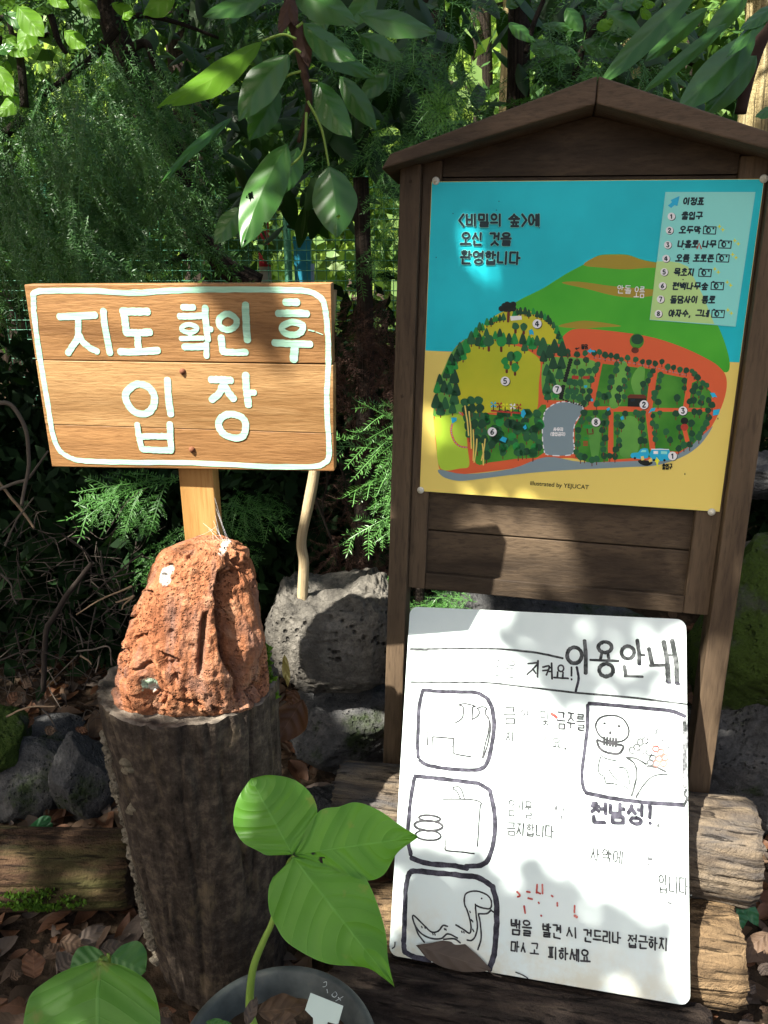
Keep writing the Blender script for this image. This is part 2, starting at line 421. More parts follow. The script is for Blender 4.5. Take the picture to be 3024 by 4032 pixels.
# ================================================================== WOODEN SIGN
SGN = Plane(np.array([0, 0, CAM_Z]) + 1.246 * np.array([-.469, 1.043, -.028]), (.996, -.087, .006), (.006, -.046, .999))
S0 = crop(0, 1050, .8439); S1 = crop(200, 1150, .3014); S2 = crop(680, 1150, .3617); S3 = crop(440, 1440, .3617)
wood_sign = [wood('varnished_plank_brown', (.13, .056, .017), (.25, .12, .04), (.37, .20, .078), 0, 0.5, 0.4, 1.7, 0.3, tone=.6, dist=.15), wood('varnished_plank_light', (.17, .078, .023), (.31, .165, .058), (.46, .285, .125), 0, 0.5, 0.4, 1.7, 0.3, tone=.6, dist=.15)]
wood_post = wood('golden_post_wood', (.24, .11, .025), (.36, .19, .05), (.46, .28, .1), 2, 0.6, 0.3, 1.0, 0.3)
def paint_mat():
    t = NT('mint_paint', 0.55, 0.3); v = t.co('Object', (60, 60, 60)); s = t.noise(t.co('Object', (6, 60, 120)), 1.5, 5, .6)
    c = t.ramp(s, [(0.35, (.29, .54, .38)), (0.65, (.40, .66, .50))])
    wn = t.noise(t.co('Object', (5, 60, 150)), 2.2, 6, .65); c = t.mix(t.math('MULTIPLY', t.ramp(wn, [(.62, (0, 0, 0)), (.70, (1, 1, 1))]), .55), c, (.34, .24, .12))
    return t.done(c, t.bump(s, .6, .002))
mint = paint_mat()
rust = mat('rusty_nail', (.17, .065, .03), 0.8)
sign = thing('wooden_sign', VY(440, 1178, 1.33), 'brown plank sign on a post hand painted with pale green Hangul and a rounded border', 'sign')
cs = [SGN.loc(u * K, v * K) for u, v in ((52, 615), (715, 612), (722, 1018), (112, 1008))]
def edge_t(a, b, k): return a + (b - a) * k
mb = MB()
seamL = [0.0, .394, .752, 1.0]; seamR = [0.0, .408, .785, 1.0]
for i in range(3):
    g0, g1 = (0, .0005, .0002)[i], (.0006, .0003, 0)[i]
    q = [edge_t(cs[0], cs[3], seamL[i]) - (0, g0), edge_t(cs[1], cs[2], seamR[i]) - (0, g0 * (3.2 if i == 1 else 1)), edge_t(cs[1], cs[2], seamR[i + 1]) + (0, g1), edge_t(cs[0], cs[3], seamL[i + 1]) + (0, g1)]
    if i == 1: q[1] = q[1] + (0.0015, 0)
    dz = (0, 0.0003, -0.0003)[i]
    mb.box([SGN.pt(q[3][0], q[3][1], -.028), SGN.pt(q[2][0], q[2][1], -.028), SGN.pt(q[1][0], q[1][1], -.028), SGN.pt(q[0][0], q[0][1], -.028),
            SGN.pt(q[3][0], q[3][1], dz), SGN.pt(q[2][0], q[2][1], dz), SGN.pt(q[1][0], q[1][1], dz), SGN.pt(q[0][0], q[0][1], dz)], (0, 1, 0)[i])
mb.build('board', wood_sign, sign, bevel=.0012)
mb = MB()
ribbon(mb, SGN, [S0(*p) for p in ((170, 118), (300, 112), (450, 114), (600, 122), (800, 112), (1000, 106), (1300, 108), (1440, 116), (1500, 150), (1518, 200), (1528, 300), (1533, 430), (1525, 600), (1530, 750), (1536, 870), (1515, 915), (1440, 933), (1200, 930), (900, 915), (600, 912), (400, 906), (330, 892), (278, 855), (247, 780), (225, 650), (200, 500), (175, 350), (160, 220), (157, 150))],
       .0092, .0006, n=6, closed=True, wob=.07, seed=5)
mb.build('painted_border', mint, sign)
mb = MB(); hk = [0.0008]
def st(Cf, pts, wmm, curve=True, closed=False):
    hk[0] += 1e-5; ribbon(mb, SGN, [Cf(*p) for p in pts], wmm * .95 / 1000, hk[0], n=6, wob=.05, curve=curve, closed=closed, seed=len(mb.V))
st(S1, [(112, 322), (300, 315), (585, 300)], 12); st(S1, [(360, 360), (362, 470), (352, 600), (290, 700), (225, 800)], 11); st(S1, [(372, 560), (420, 650), (520, 730), (610, 775)], 11.5); st(S1, [(690, 240), (705, 420), (740, 600), (775, 800)], 11.5)
mb.build('letter', mint, sign); mb = MB()
st(S1, [(935, 250), (1100, 255), (1270, 255)], 13); st(S1, [(955, 260), (975, 400), (990, 530)], 12.5); st(S1, [(985, 530), (1150, 532), (1300, 522)], 12.5); st(S1, [(1135, 560), (1140, 660), (1150, 740)], 12); st(S1, [(905, 780), (1150, 778), (1405, 760)], 12)
mb.build('letter', mint, sign); mb = MB()
st(S2, [(110, 165), (230, 165)], 10.5); st(S2, [(75, 262), (200, 262), (330, 255)], 11)
st(S2, [(180, 352), (262, 380), (250, 420), (180, 440), (105, 415), (110, 375)], 8, closed=True)
st(S2, [(190, 440), (195, 500)], 7); st(S2, [(90, 505), (220, 502), (330, 500)], 8.5); st(S2, [(355, 165), (365, 350), (385, 520)], 11); st(S2, [(385, 400), (420, 405)], 10)
st(S2, [(125, 595), (250, 595), (360, 590)], 11.5); st(S2, [(368, 560), (370, 700)], 10)
mb.build('letter', mint, sign); mb = MB()
st(S2, [(600, 235), (690, 290), (685, 370), (600, 410), (515, 370), (510, 290)], 10.5, closed=True); st(S2, [(795, 135), (800, 330), (815, 525)], 12.5)
st(S2, [(530, 490), (545, 640)], 12); st(S2, [(545, 648), (680, 655), (800, 655)], 11.5)
mb.build('letter', mint, sign); mb = MB()
st(S2, [(1225, 110), (1360, 110)], 12); st(S2, [(1145, 232), (1300, 230), (1465, 235)], 12)
st(S2, [(1300, 325), (1410, 360), (1400, 430), (1320, 465), (1215, 440), (1195, 375)], 11, closed=True)
st(S2, [(1105, 550), (1300, 560), (1500, 568)], 12); st(S2, [(1330, 590), (1325, 660), (1318, 735)], 14)
st(S2, [(1480, 412), (1540, 425)], 2.2); st(S2, [(1560, 432), (1635, 462)], 1.2)
mb.build('letter', mint, sign); mb = MB()
st(S3, [(275, 200), (400, 230), (465, 330), (450, 450), (370, 520), (250, 500), (170, 400), (160, 290)], 13, closed=True)
st(S3, [(608, 150), (620, 350), (645, 530)], 12.5); st(S3, [(280, 635), (300, 780), (330, 905)], 10.5); st(S3, [(635, 630), (640, 780), (650, 910)], 11.5)
st(S3, [(320, 770), (450, 765), (600, 768)], 11.5); st(S3, [(335, 905), (480, 915), (650, 920)], 12)
mb.build('letter', mint, sign); mb = MB()
st(S3, [(1080, 150), (1200, 152), (1300, 160)], 13); st(S3, [(1215, 200), (1170, 300), (1090, 370)], 12.5); st(S3, [(1230, 220), (1280, 300), (1330, 360)], 13); st(S3, [(1460, 95), (1468, 250), (1490, 430)], 12.5); st(S3, [(1490, 290), (1555, 290)], 11)
st(S3, [(1300, 525), (1420, 560), (1460, 650), (1430, 760), (1340, 785), (1220, 740), (1165, 640), (1200, 560)], 12.5, closed=True)
mb.build('letter', mint, sign)
def dome(mb, c, n, r, hgt, m=0, seg=14, rings=4):
    n = unit(n); a = unit(np.cross(n, (0.3, 0.2, 1))); b = np.cross(n, a)
    G = []
    for i in range(rings + 1):
        k = i / rings * math.pi / 2
        G.append([c + (a * math.cos(x) + b * math.sin(x)) * r * math.cos(k) + n * hgt * math.sin(k) for x in np.linspace(0, 2 * math.pi, seg, endpoint=False)])
    mb.grid(np.array(G), m, closed=True)
for u, v in (S3(770, 62), S3(872, 912)):
    mb = MB(); dome(mb, SGN.hit(u, v), SGN.n, .0052, .0045); tube(mb, [SGN.hit(u, v, -.002), SGN.hit(u, v, .0028)], .0052, seg=14)
    mb.build('nail', rust, sign, smooth=True)
mb = MB()
p0 = VY(383, 1013, 1.318)
PT = Plane(p0, (.997, -.07, 0), (0, -.02, 1))
a0, a1 = PT.loc(385 * K, 1015 * K)[0], PT.loc(459 * K, 1015 * K)[0]
zt = .12; zb = -(p0[2] - .662)
mb.box(frame_box(PT, a0, a1, zb, zt, -.036, 0))
mb.build('post', wood_post, sign, bevel=.002)

# ================================================================== NOTICE BOARD
BO = np.array([0, 0, CAM_Z]) + 1.62 / 1.084 * np.array([.062, 1.084, .100])
BP = Plane(BO, (.979, -.205, -.011), (.032, .071, .997))
dark_v = wood('stained_post_wood', (.028, .018, .011), (.072, .048, .028), (.135, .094, .056), 2, 0.7, 0.5)
dark_h = wood('stained_board_wood', (.020, .013, .008), (.054, .037, .022), (.11, .076, .045), 0, 0.7, 0.5)
roof_w = wood('stained_roof_wood', (.040, .026, .016), (.085, .057, .035), (.15, .10, .062), 0, 0.65, 0.5)
nb = thing('notice_board', BP.pt(.3, -1.6, 0), 'tall dark wooden notice board with gabled roof and an illustrated park map', 'notice board')
pl0, pl1 = BP.loc(1556, 1339, .015)[0], BP.loc(1634, 1339, .015)[0]
pr0, pr1 = BP.loc(2837, 2152, .018)[0], BP.loc(2934, 2152, .018)[0]
def tZ(z): return (z - BO[2]) / BP.b[2]
def bx(name, s0, s1, t0, t1, h0, h1, m, parent=nb, bevel=.002):
    b = MB(); b.box(frame_box(BP, s0, s1, t0, t1, h0, h1)); return b.build(name, m, parent, bevel=bevel)
RF = .06
apx = BP.loc(2362, 297, RF); apb = BP.loc(2349, 408, RF); tipu = BP.loc(1536, 605, RF); tipl = BP.loc(1500, 666, RF)
sx = apx[0] - .003
thick = apx[1] - apb[1]
slope = (apx[1] - tipu[1]) / (sx - tipu[0])
def roof_t(s): return apb[1] - (apb[1] - tipl[1]) / (sx - tipl[0]) * abs(s - sx) + .012
bx('post', pl0, pl1, tZ(-.05), roof_t(pl0) - .002, -.045, .015, dark_v)
bx('post', pr0, pr1, tZ(-.05), roof_t(pr1) - .002, -.045, .018, dark_v)
for sg in (-1, 1):
    b = MB(); pts = [(sx, apx[1]), (sx, apx[1] - thick), (sx - sg * (sx - tipl[0]) * -1, tipl[1]), (sx - sg * (sx - tipu[0]) * -1, tipu[1])]
    pts = [(sx + sg * (0.0008 if i < 2 else 0) + (0 if i < 2 else 0), t) if i < 2 else (sx + sg * (sx - (tipl[0] if i == 2 else tipu[0])), t) for i, (s_, t) in enumerate(pts)]
    f = [BP.pt(a, t, RF) for a, t in pts]; k = [BP.pt(a, t, -.11) for a, t in pts]
    F = [(0, 1, 2, 3), (7, 6, 5, 4), (0, 4, 5, 1), (1, 5, 6, 2), (2, 6, 7, 3), (3, 7, 4, 0)]
    b.add(f + k, F); b.build('roof_panel', roof_w, nb, bevel=.003)
sti0, sti1 = BP.loc(1677, 2200, -.0045)[0], BP.loc(2700, 2330, -.0045)[0]
rt = BP.loc(1700, 2258, -.004)[1]; rb = BP.loc(1660, 2318, -.004)[1]
e = .0006
bx('stile', pl1 + e, sti0, rb, roof_t(pl1) - .004, -.034, -.0045, dark_v)
bx('stile', sti1, pr0 - e, rb, roof_t(pr0) - .004, -.034, -.0045, dark_v)
bx('bottom_rail', sti0 + e, sti1 - e, rb, rt, -.033, -.0038, dark_h)
seam = BP.loc(1760, 2092, -.02)[1]
bx('back_board', sti0 - .004, sti1 + .004, rt - .004, seam - .0015, -.05, -.019, dark_h)
bx('back_board', sti0 - .004, sti1 + .004, seam + .0015, seam + .16, -.05, -.0185, dark_h)
bx('back_board', sti0 - .004, sti1 + .004, seam + .163, .01, -.05, -.0188, dark_h)
b = MB(); pts = [(sti0 + e, .0115), (sti1 - e, .0115), (sti1 - e, roof_t(sti1) - .006), (sx, apb[1] - .002), (sti0 + e, roof_t(sti0) - .006)]
f = [BP.pt(a, t, -.016) for a, t in pts]; k = [BP.pt(a, t, -.045) for a, t in pts]
b.add(f + k, [(0, 1, 2, 3, 4), (9, 8, 7, 6, 5)] + [(i, i + 5, (i + 1) % 5 + 5, (i + 1) % 5) for i in range(5)]); b.build('gable_board', dark_h, nb)
# plugs in the posts
for u, v in ((1583, 1560), (1616, 715)):
    b = MB(); dome(b, BP.hit(u, v, .0145), BP.n, .0035, .0022); b.build('screw_plug', dark_h, nb, smooth=True)
# ------------------------------------------------------------------ the printed map sheet
def ink(name, rgb, k=1.5, rough=.5):
    return mat(name, tuple(min(.85, c * k) for c in lin(rgb)), rough, .3)
def soft(name, a, b, scale=9, k=1.5):
    if name in _m: return _m[name]
    t = NT(name, .5, .3); n = t.noise(t.co('Object'), scale, 3)
    A, B = (tuple(min(.85, c * k) for c in lin(x)) for x in (a, b))
    return t.done(t.ramp(n, [(0.35, A), (0.65, B)]))
MM = [soft('map_sky', (10, 156, 168), (16, 170, 182), 5), ink('map_sand', (198, 178, 92)), soft('map_hill', (50, 140, 32), (68, 155, 40), 6),
      ink('map_hill_brown', (140, 122, 38)), ink('map_path', (188, 82, 46)), ink('map_road', (108, 126, 132)), soft('map_meadow', (150, 158, 32), (172, 168, 36), 6),
      soft('map_lawn', (66, 122, 52), (95, 150, 62), 9), soft('map_grass', (40, 104, 28), (66, 128, 40), 16), ink('map_tree_dark', (22, 62, 40)), ink('map_tree', (32, 84, 50)),
      ink('map_tree_light', (28, 122, 54)), ink('map_trunk', (92, 44, 30)), ink('map_ink', (18, 38, 44)), ink('map_white', (226, 226, 208)),
      ink('map_legend', (118, 190, 182)), ink('map_yellow', (200, 205, 40)), ink('map_arrow', (30, 150, 185)), ink('map_legend_hill', (158, 188, 120)), ink('map_lime', (148, 178, 52)),
      ink('map_red', (150, 50, 38)), ink('map_shadow', (18, 26, 22))]
SKY_, SAND, HILL, HBR, PATH, ROAD, MEAD, LAWN, GRASS, TD, TM, TL_, TRK, INK, WHT, LEG, YEL, ARR, LEGH, LIME, RED, SHD = range(22)
M1 = crop(1650, 780, .3315); ML = crop(2560, 740, .2652); MA = crop(1650, 1150, .3617); MBc = crop(2150, 1250, .4521); M2 = crop(1500, 650, .9186); M3 = crop(1600, 1250, .8584)
mapw, maph = .6035, .6160
sheet = bx('map_sheet', 0, mapw, -maph, 0, -.0030, 0, MM[SAND], nb, bevel=0)
A = MB()
# h layers in 0.1 mm steps
def L(i): return .0003 + i * .0001
def P_(Cf, pts, lay, m, sm=4): poly(A, BP, [Cf(*p) for p in pts], L(lay), m, sm)
c0 = BP.loc(*M2(183, 795)); c1 = BP.loc(*M2(1545, 838))
A.add([BP.pt(.0008, c0[1], L(0)), BP.pt(mapw - .0008, c0[1] - .002, L(0)), BP.pt(mapw - .0008, -.0008, L(0)), BP.pt(.0008, -.0008, L(0))], [(0, 1, 2, 3)], SKY_)
P_(M2, [(540, 625), (700, 525), (800, 462), (870, 425), (930, 388), (1000, 382), (1060, 385), (1120, 405), (1190, 418), (1290, 428), (1345, 480), (1400, 600), (1450, 700), (1480, 780), (1495, 850), (1482, 888), (1420, 866), (1330, 820), (1200, 800), (1000, 760), (880, 760), (780, 780), (640, 760)], 1, HILL)
P_(M2, [(868, 428), (930, 390), (1000, 384), (1060, 387), (1120, 407), (1190, 420), (1280, 430), (1290, 455), (1170, 440), (1050, 447), (950, 440)], 2, HBR)
P_(M2, [(775, 505), (850, 500), (1000, 520), (1180, 535), (1200, 552), (1100, 568), (1000, 560), (880, 530)], 2, HBR)
P_(M2, [(760, 690), (850, 668), (930, 672), (1030, 690), (950, 695), (850, 700)], 2, HBR)
# land
P_(M3, [(280, 95), (215, 150), (175, 230), (140, 320), (125, 420), (128, 500), (140, 620), (155, 700), (200, 720), (300, 715), (500, 690), (640, 655), (760, 645), (900, 672), (1100, 655), (1250, 625), (1350, 565), (1420, 465), (1462, 360), (1468, 280), (1440, 232), (1380, 190), (1250, 130), (1100, 85), (900, 58), (780, 52), (730, 75), (700, 110), (640, 130), (500, 110), (380, 90)], 3, PATH)
P_(M3, [(150, 697), (168, 730), (230, 748), (300, 745), (480, 722), (700, 702), (1000, 687), (1150, 677), (1270, 637), (1350, 580), (1405, 500), (1370, 530), (1300, 590), (1200, 642), (1000, 660), (800, 662), (640, 640), (480, 694), (270, 718)], 4, ROAD)
P_(M3, [(300, 95), (340, 50), (390, 5), (440, -25), (500, -38), (590, -22), (650, 20), (700, 70), (690, 120), (620, 120), (480, 115), (370, 105)], 4, MEAD)
P_(M3, [(285, 92), (215, 150), (175, 230), (140, 320), (125, 420), (130, 455), (200, 445), (260, 430), (240, 300), (260, 180), (320, 115)], 4, LAWN)
P_(M3, [(300, 120), (255, 170), (225, 260), (230, 380), (270, 400), (270, 436), (420, 436), (560, 440), (600, 420), (608, 300), (616, 215), (600, 180), (540, 142), (480, 125), (405, 108)], 5, MEAD)
P_(M3, [(132, 452), (190, 447), (240, 440), (266, 470), (276, 540), (282, 605), (288, 680), (250, 692), (157, 693), (137, 570)], 4, LIME)
P_(M3, [(285, 445), (420, 448), (560, 452), (640, 400), (632, 620), (500, 648), (380, 665), (320, 670), (298, 560)], 4, GRASS, 3)
P_(M3, [(632, 190), (700, 182), (790, 185), (878, 212), (850, 300), (835, 400), (800, 408), (740, 383), (640, 372), (620, 300)], 4, LAWN, 3)
for q in ([(900, 212), (1120, 236), (1100, 408), (860, 408)], [(1152, 252), (1290, 280), (1268, 416), (1128, 414)], [(1310, 300), (1340, 285), (1400, 345), (1398, 416), (1294, 414)],
          [(815, 425), (930, 422), (924, 600), (928, 660), (840, 668), (775, 640), (772, 500)], [(950, 432), (1096, 432), (1116, 600), (1130, 640), (1040, 645), (950, 652)], [(1124, 432), (1388, 432), (1380, 500), (1320, 578), (1250, 616), (1142, 608)]):
    P_(M3, q, 4, GRASS, 0)
for q in ([(975, 215), (1015, 225), (985, 395), (930, 400)], [(1060, 232), (1095, 240), (1070, 380), (1030, 300)], [(835, 470), (890, 470), (880, 640), (850, 640)], [(990, 470), (1060, 470), (1060, 620), (980, 630)]):
    P_(M3, q, 5, LAWN, 4)
P_(M3, [(1262, 500), (1282, 498), (1300, 570), (1280, 572)], 5, PATH, 0)
pts_gray = [(628, 470), (640, 425), (690, 392), (740, 388), (800, 402), (808, 430), (772, 490), (766, 560), (770, 600), (752, 630), (650, 630), (630, 600), (624, 530)]
P_(M3, pts_gray, 6, ROAD)
gl = smooth_line(np.array(pts_gray, float), 8, True)
for i in range(0, len(gl) - 3, 4): ribbon(A, BP, [M3(*gl[i]), M3(*gl[i + 2])], .0022, L(8), WHT, n=1, wob=0)
# conifers (cone shaped) and round trees: (x, y, size, tone)
def cone_tree(Cf, x, y, s, tone, lay):
    ribbon(A, BP, [Cf(x, y + s * .45), Cf(x, y + s * .68)], .0024, L(lay), TRK, n=1, wob=0)
    poly(A, BP, [Cf(x + a * s * .36, y + b * s) for a, b in ((-1, .38), (-.85, .1), (-.35, -.42), (0, -.55), (.35, -.42), (.85, .1), (1, .38), (.5, .5), (-.5, .5))], L(lay) + 3e-5, tone, 2)
def round_tree(Cf, x, y, s, tone, lay):
    ribbon(A, BP, [Cf(x, y), Cf(x, y + s * .95)], .0018, L(lay), TRK, n=1, wob=0)
    u, v = Cf(x, y); k = Cf(1, 0)[0] - Cf(0, 0)[0]
    poly(A, BP, [(u + s * .5 * k * math.cos(a) * (1 + .12 * math.sin(3 * a + x)), v + s * .52 * k * math.sin(a) * (1 + .1 * math.cos(2 * a + y))) for a in np.linspace(0, 6.283, 12, endpoint=False)], L(lay) + 3e-5, tone)
rr = np.random.default_rng(21)
for x, y, s in ((225, 950, 110), (200, 1040, 120), (275, 1030, 130), (330, 1050, 130), (185, 1190, 150), (285, 1210, 130), (235, 1270, 140), (385, 920, 150), (405, 1060, 140), (385, 1150, 150), (365, 1260, 120), (330, 820, 140), (300, 880, 120), (355, 740, 130), (390, 790, 110), (415, 690, 130), (445, 620, 140), (480, 680, 120), (510, 590, 150),
                (570, 500, 140), (620, 440, 110), (655, 520, 140), (700, 540, 120), (735, 440, 90), (660, 375, 90), (690, 380, 80), (740, 325, 80), (785, 320, 80), (820, 290, 70), (845, 290, 60), (880, 280, 70), (920, 270, 80), (1040, 230, 80), (1070, 215, 70), (1105, 205, 80), (1155, 205, 80), (1195, 230, 80), (1245, 210, 70), (1285, 240, 70), (1330, 245, 80), (1370, 270, 70), (1405, 290, 80), (1430, 320, 70), (1465, 360, 70), (1500, 410, 90), (1520, 470, 90),
                (830, 470, 90), (880, 450, 100), (920, 480, 80), (980, 510, 120), (1040, 510, 120), (1130, 510, 120), (1150, 590, 110), (1200, 530, 110), (1235, 560, 130), (1285, 530, 110), (1350, 600, 200), (1355, 700, 120), (1420, 650, 140), (1475, 590, 150), (1560, 620, 160), (1545, 520, 100), (1620, 660, 90)):
    cone_tree(MA, x, y, s, (TD, TD, TM, TL_)[rr.integers(0, 4)], 6 + int(y > 600))
for x, y, s in ((1460, 770, 110), (1550, 770, 110), (1390, 850, 100), (1420, 920, 110), (1530, 880, 110), (1450, 940, 90), (1390, 1040, 110), (1480, 1040, 90), (1400, 1120, 90), (1480, 1110, 70)):
    cone_tree(MA, x, y, s * 1.25, (TD, TM, TM, TL_)[rr.integers(0, 4)], 7)
for x, y, s in ((760, 530, 120), (895, 540, 115), (1050, 370, 80), (1140, 380, 80), (1000, 700, 100), (1065, 700, 110), (935, 750, 80), (1045, 820, 90), (955, 810, 70)):
    ribbon(A, BP, [MA(x, y + s * .9), MA(x, y)], .005, L(8), TRK, n=2, wob=0, taper=False); round_tree(MA, x, y, s, (TM, TL_)[int(x) % 2], 8)
for k in range(60):
    x, y = rr.uniform(720, 1320), rr.uniform(1310, 1780)
    if x > 1320 - (y - 1310) * .02 and y > 1700: continue
    round_tree(MA, x, y, rr.uniform(75, 105), (TD, TM, TM, TL_)[rr.integers(0, 4)], 7 + int((y - 1300) / 120))
for i, (x0, y0, n) in enumerate(((500, 1200, 5), (565, 1180, 7), (650, 1180, 8))):
    for j in range(n): round_tree(MA, x0 + j * 12, y0 + j * 85, 95, (TM, TD)[j % 2], 12 + j % 2)
for i, (x0, y0, x1, y1) in enumerate(((500, 1240, 540, 1560), (545, 1300, 570, 1700), (590, 1500, 590, 1830), (630, 1600, 600, 1850), (720, 1600, 680, 1830), (690, 1650, 700, 1880))):
    ribbon(A, BP, [MA(x0, y0), MA((x0 + x1) / 2 + 6, (y0 + y1) / 2), MA(x1, y1)], .0028, L(15) + i * 1e-5, SAND, n=3, wob=.1)
def trees(lst, s0, s1, lay=7):
    for x, y in lst: round_tree(MBc, x, y, rr.uniform(s0, s1), (TD, TD, TM, TM)[rr.integers(0, 4)], lay + (int(y) // 40) % 3)
trees([(190, 295), (270, 320), (340, 310), (420, 310), (465, 300), (515, 325), (565, 330), (615, 340), (655, 365), (710, 350), (780, 365), (840, 385), (895, 390), (950, 400), (1008, 385), (1060, 430), (1110, 435), (1165, 455), (1220, 460), (1270, 465), (1290, 490), (1320, 520), (1365, 570), (1400, 590)], 42, 58)
trees([(270, 390), (350, 370), (450, 410), (245, 470), (310, 480), (375, 465), (430, 455), (205, 560), (250, 570), (300, 570), (390, 540), (200, 640), (255, 640), (320, 640), (380, 640), (185, 690), (240, 690), (295, 700), (370, 700), (330, 745), (440, 750), (460, 670), (510, 690), (540, 680)], 50, 68)
trees([(615, 405), (570, 520), (555, 610), (570, 560), (610, 460), (710, 450), (720, 500), (680, 550), (685, 600), (640, 620), (625, 690), (630, 720), (680, 690), (930, 465), (905, 500), (890, 550), (845, 580), (860, 610), (850, 645), (1000, 500), (985, 550), (975, 610), (945, 660), (940, 700), (975, 735), (1205, 550), (1205, 615), (1140, 700)], 46, 64)
trees([(1300, 600), (1350, 610), (1280, 640), (1330, 660), (1360, 700), (1285, 720), (1250, 730), (1350, 740), (1415, 720), (1445, 760), (1410, 810), (1415, 870), (1395, 920), (1365, 970), (1340, 1010), (1330, 1040), (1290, 820), (1335, 825), (1265, 920), (1270, 1010), (1270, 1060), (1250, 1105), (1200, 1110), (1155, 1140), (1160, 960), (1170, 1040), (1080, 1065), (1045, 995), (990, 830), (1130, 835), (930, 855), (960, 950), (925, 920), (945, 1010), (950, 1060)], 44, 62)
trees([(330, 830), (430, 830), (540, 830), (510, 860), (375, 885), (310, 900), (280, 980), (280, 1040), (275, 1100), (260, 1170), (300, 1210), (335, 1215), (400, 1240), (440, 1230), (505, 1205), (555, 1205), (600, 1210), (500, 920), (525, 920), (490, 980), (515, 1050), (495, 1100), (500, 1150), (620, 870), (690, 835), (780, 825), (805, 840), (845, 830), (840, 890), (830, 950), (835, 960), (850, 1020), (860, 1075), (825, 1070), (620, 930), (655, 940), (620, 1000), (635, 1070), (635, 1110), (605, 1150)], 48, 64)
# stone wall rows, hut, vehicle, pinwheels, bench
for (x0, y0), (x1, y1), n in (((215, 370), (165, 550), 9), ((150, 600), (130, 700), 6), ((150, 715), (330, 775), 9)):
    for k in range(n): disc(A, BP, *MBc(x0 + (x1 - x0) * k / (n - 1), y0 + (y1 - y0) * k / (n - 1)), 9 if y1 < 710 else 4, 7 if y1 < 710 else 3, L(11) + k * 5e-6, SHD, 8)
P_(MBc, [(715, 690), (870, 690), (870, 780), (710, 775)], 11, SHD, 0); P_(MBc, [(705, 690), (730, 668), (850, 672), (880, 690), (870, 705), (715, 702)], 12, TRK, 0)
P_(MBc, [(735, 712), (775, 708), (772, 730), (738, 732)], 12, INK, 0)
disc(A, BP, *MBc(790, 205), 28, 30, L(11), GRASS); disc(A, BP, *MBc(795, 190), 24, 20, L(12), TD); disc(A, BP, *MBc(775, 285), 15, 12, L(11), TRK)
disc(A, BP, *MBc(1205, 900), 15, 14, L(11), SHD); disc(A, BP, *MBc(1205, 955), 15, 14, L(11), RED)
P_(MBc, [(745, 1180), (800, 1175), (825, 1145), (885, 1142), (885, 1225), (745, 1222)], 12, ARR, 2); P_(MBc, [(918, 1148), (1070, 1150), (1075, 1240), (915, 1238)], 12, ARR, 2)
P_(MBc, [(820, 1172), (838, 1152), (872, 1152), (870, 1172)], 13, LEG, 0); P_(MBc, [(935, 1162), (975, 1162), (975, 1188), (935, 1188)], 13, WHT, 0); P_(MBc, [(1000, 1162), (1055, 1165), (1052, 1190), (1000, 1188)], 13, LEG, 0)
P_(MBc, [(915, 1142), (1070, 1145), (1070, 1152), (915, 1150)], 13, WHT, 0)
for x, y in ((773, 1224), (1030, 1242), (940, 1240)): disc(A, BP, *MBc(x, y), 5, 5, L(13), SHD, 10)
P_(MBc, [(800, 1245), (850, 1240), (930, 1262), (880, 1292), (820, 1275)], 12, SHD, 3); P_(MBc, [(825, 1210), (850, 1205), (855, 1240), (830, 1245)], 14, SAND, 0); P_(MBc, [(890, 1240), (920, 1220), (925, 1250), (900, 1260)], 14, SAND, 0)
P_(MBc, [(945, 1255), (962, 1215), (992, 1252), (980, 1252), (972, 1285), (992, 1292), (965, 1295), (955, 1258)], 14, YEL, 0)
for x, y, c in ((810, 1225, ARR), (875, 1230, RED), (938, 1240, YEL), (1020, 1245, WHT), (1085, 1245, RED)):
    ribbon(A, BP, [MA(x, y), MA(x, y + 60)], .0018, L(11), SHD, n=1, wob=0)
    for k in range(4):
        a = k * math.pi / 2 + .5; P_(MA, [(x, y), (x + 42 * math.cos(a), y + 42 * math.sin(a)), (x + 34 * math.cos(a + .7), y + 34 * math.sin(a + .7))], 12, c, 0)
ribbon(A, BP, [MA(790, 1290), MA(900, 1300), MA(1110, 1318)], .004, L(10), RED, n=3)
P_(MA, [(990, 262), (1115, 258), (1120, 300), (1000, 312)], 11, WHT, 0)
ribbon(A, BP, [MA(970, 320), MA(975, 220), MA(960, 160)], .005, L(10), TRK, n=3)
for x, y in ((900, 180), (930, 150), (960, 135), (1000, 145), (1025, 135), (1025, 180), (985, 185), (945, 185)): disc(A, BP, *MA(x, y), 13, 12, L(11) + x * 1e-8, SHD, 9)
# palm, swing
for a in range(6): ribbon(A, BP, [MBc(350, 1050), MBc(350 + 32 * math.cos(a), 1050 + 18 * math.sin(a))], .003, L(11) + a * 5e-6, TL_, n=2, taper=True)
for k in range(4): ribbon(A, BP, [MBc(325, 1080 + k * 11), MBc(362, 1080 + k * 11)], .0016, L(11), RED, n=1)
disc(A, BP, *MBc(365, 950), 19, 8, L(12), TL_); ribbon(A, BP, [MBc(355, 960), MBc(365, 1015), MBc(410, 1012), MBc(405, 970)], .0025, L(11), TRK, n=2, curve=False)
P_(MBc, [(225, 505), (285, 508), (282, 538), (225, 535)], 13, RED, 0); P_(MBc, [(320, 510), (380, 508), (378, 535), (320, 535)], 13, RED, 0)
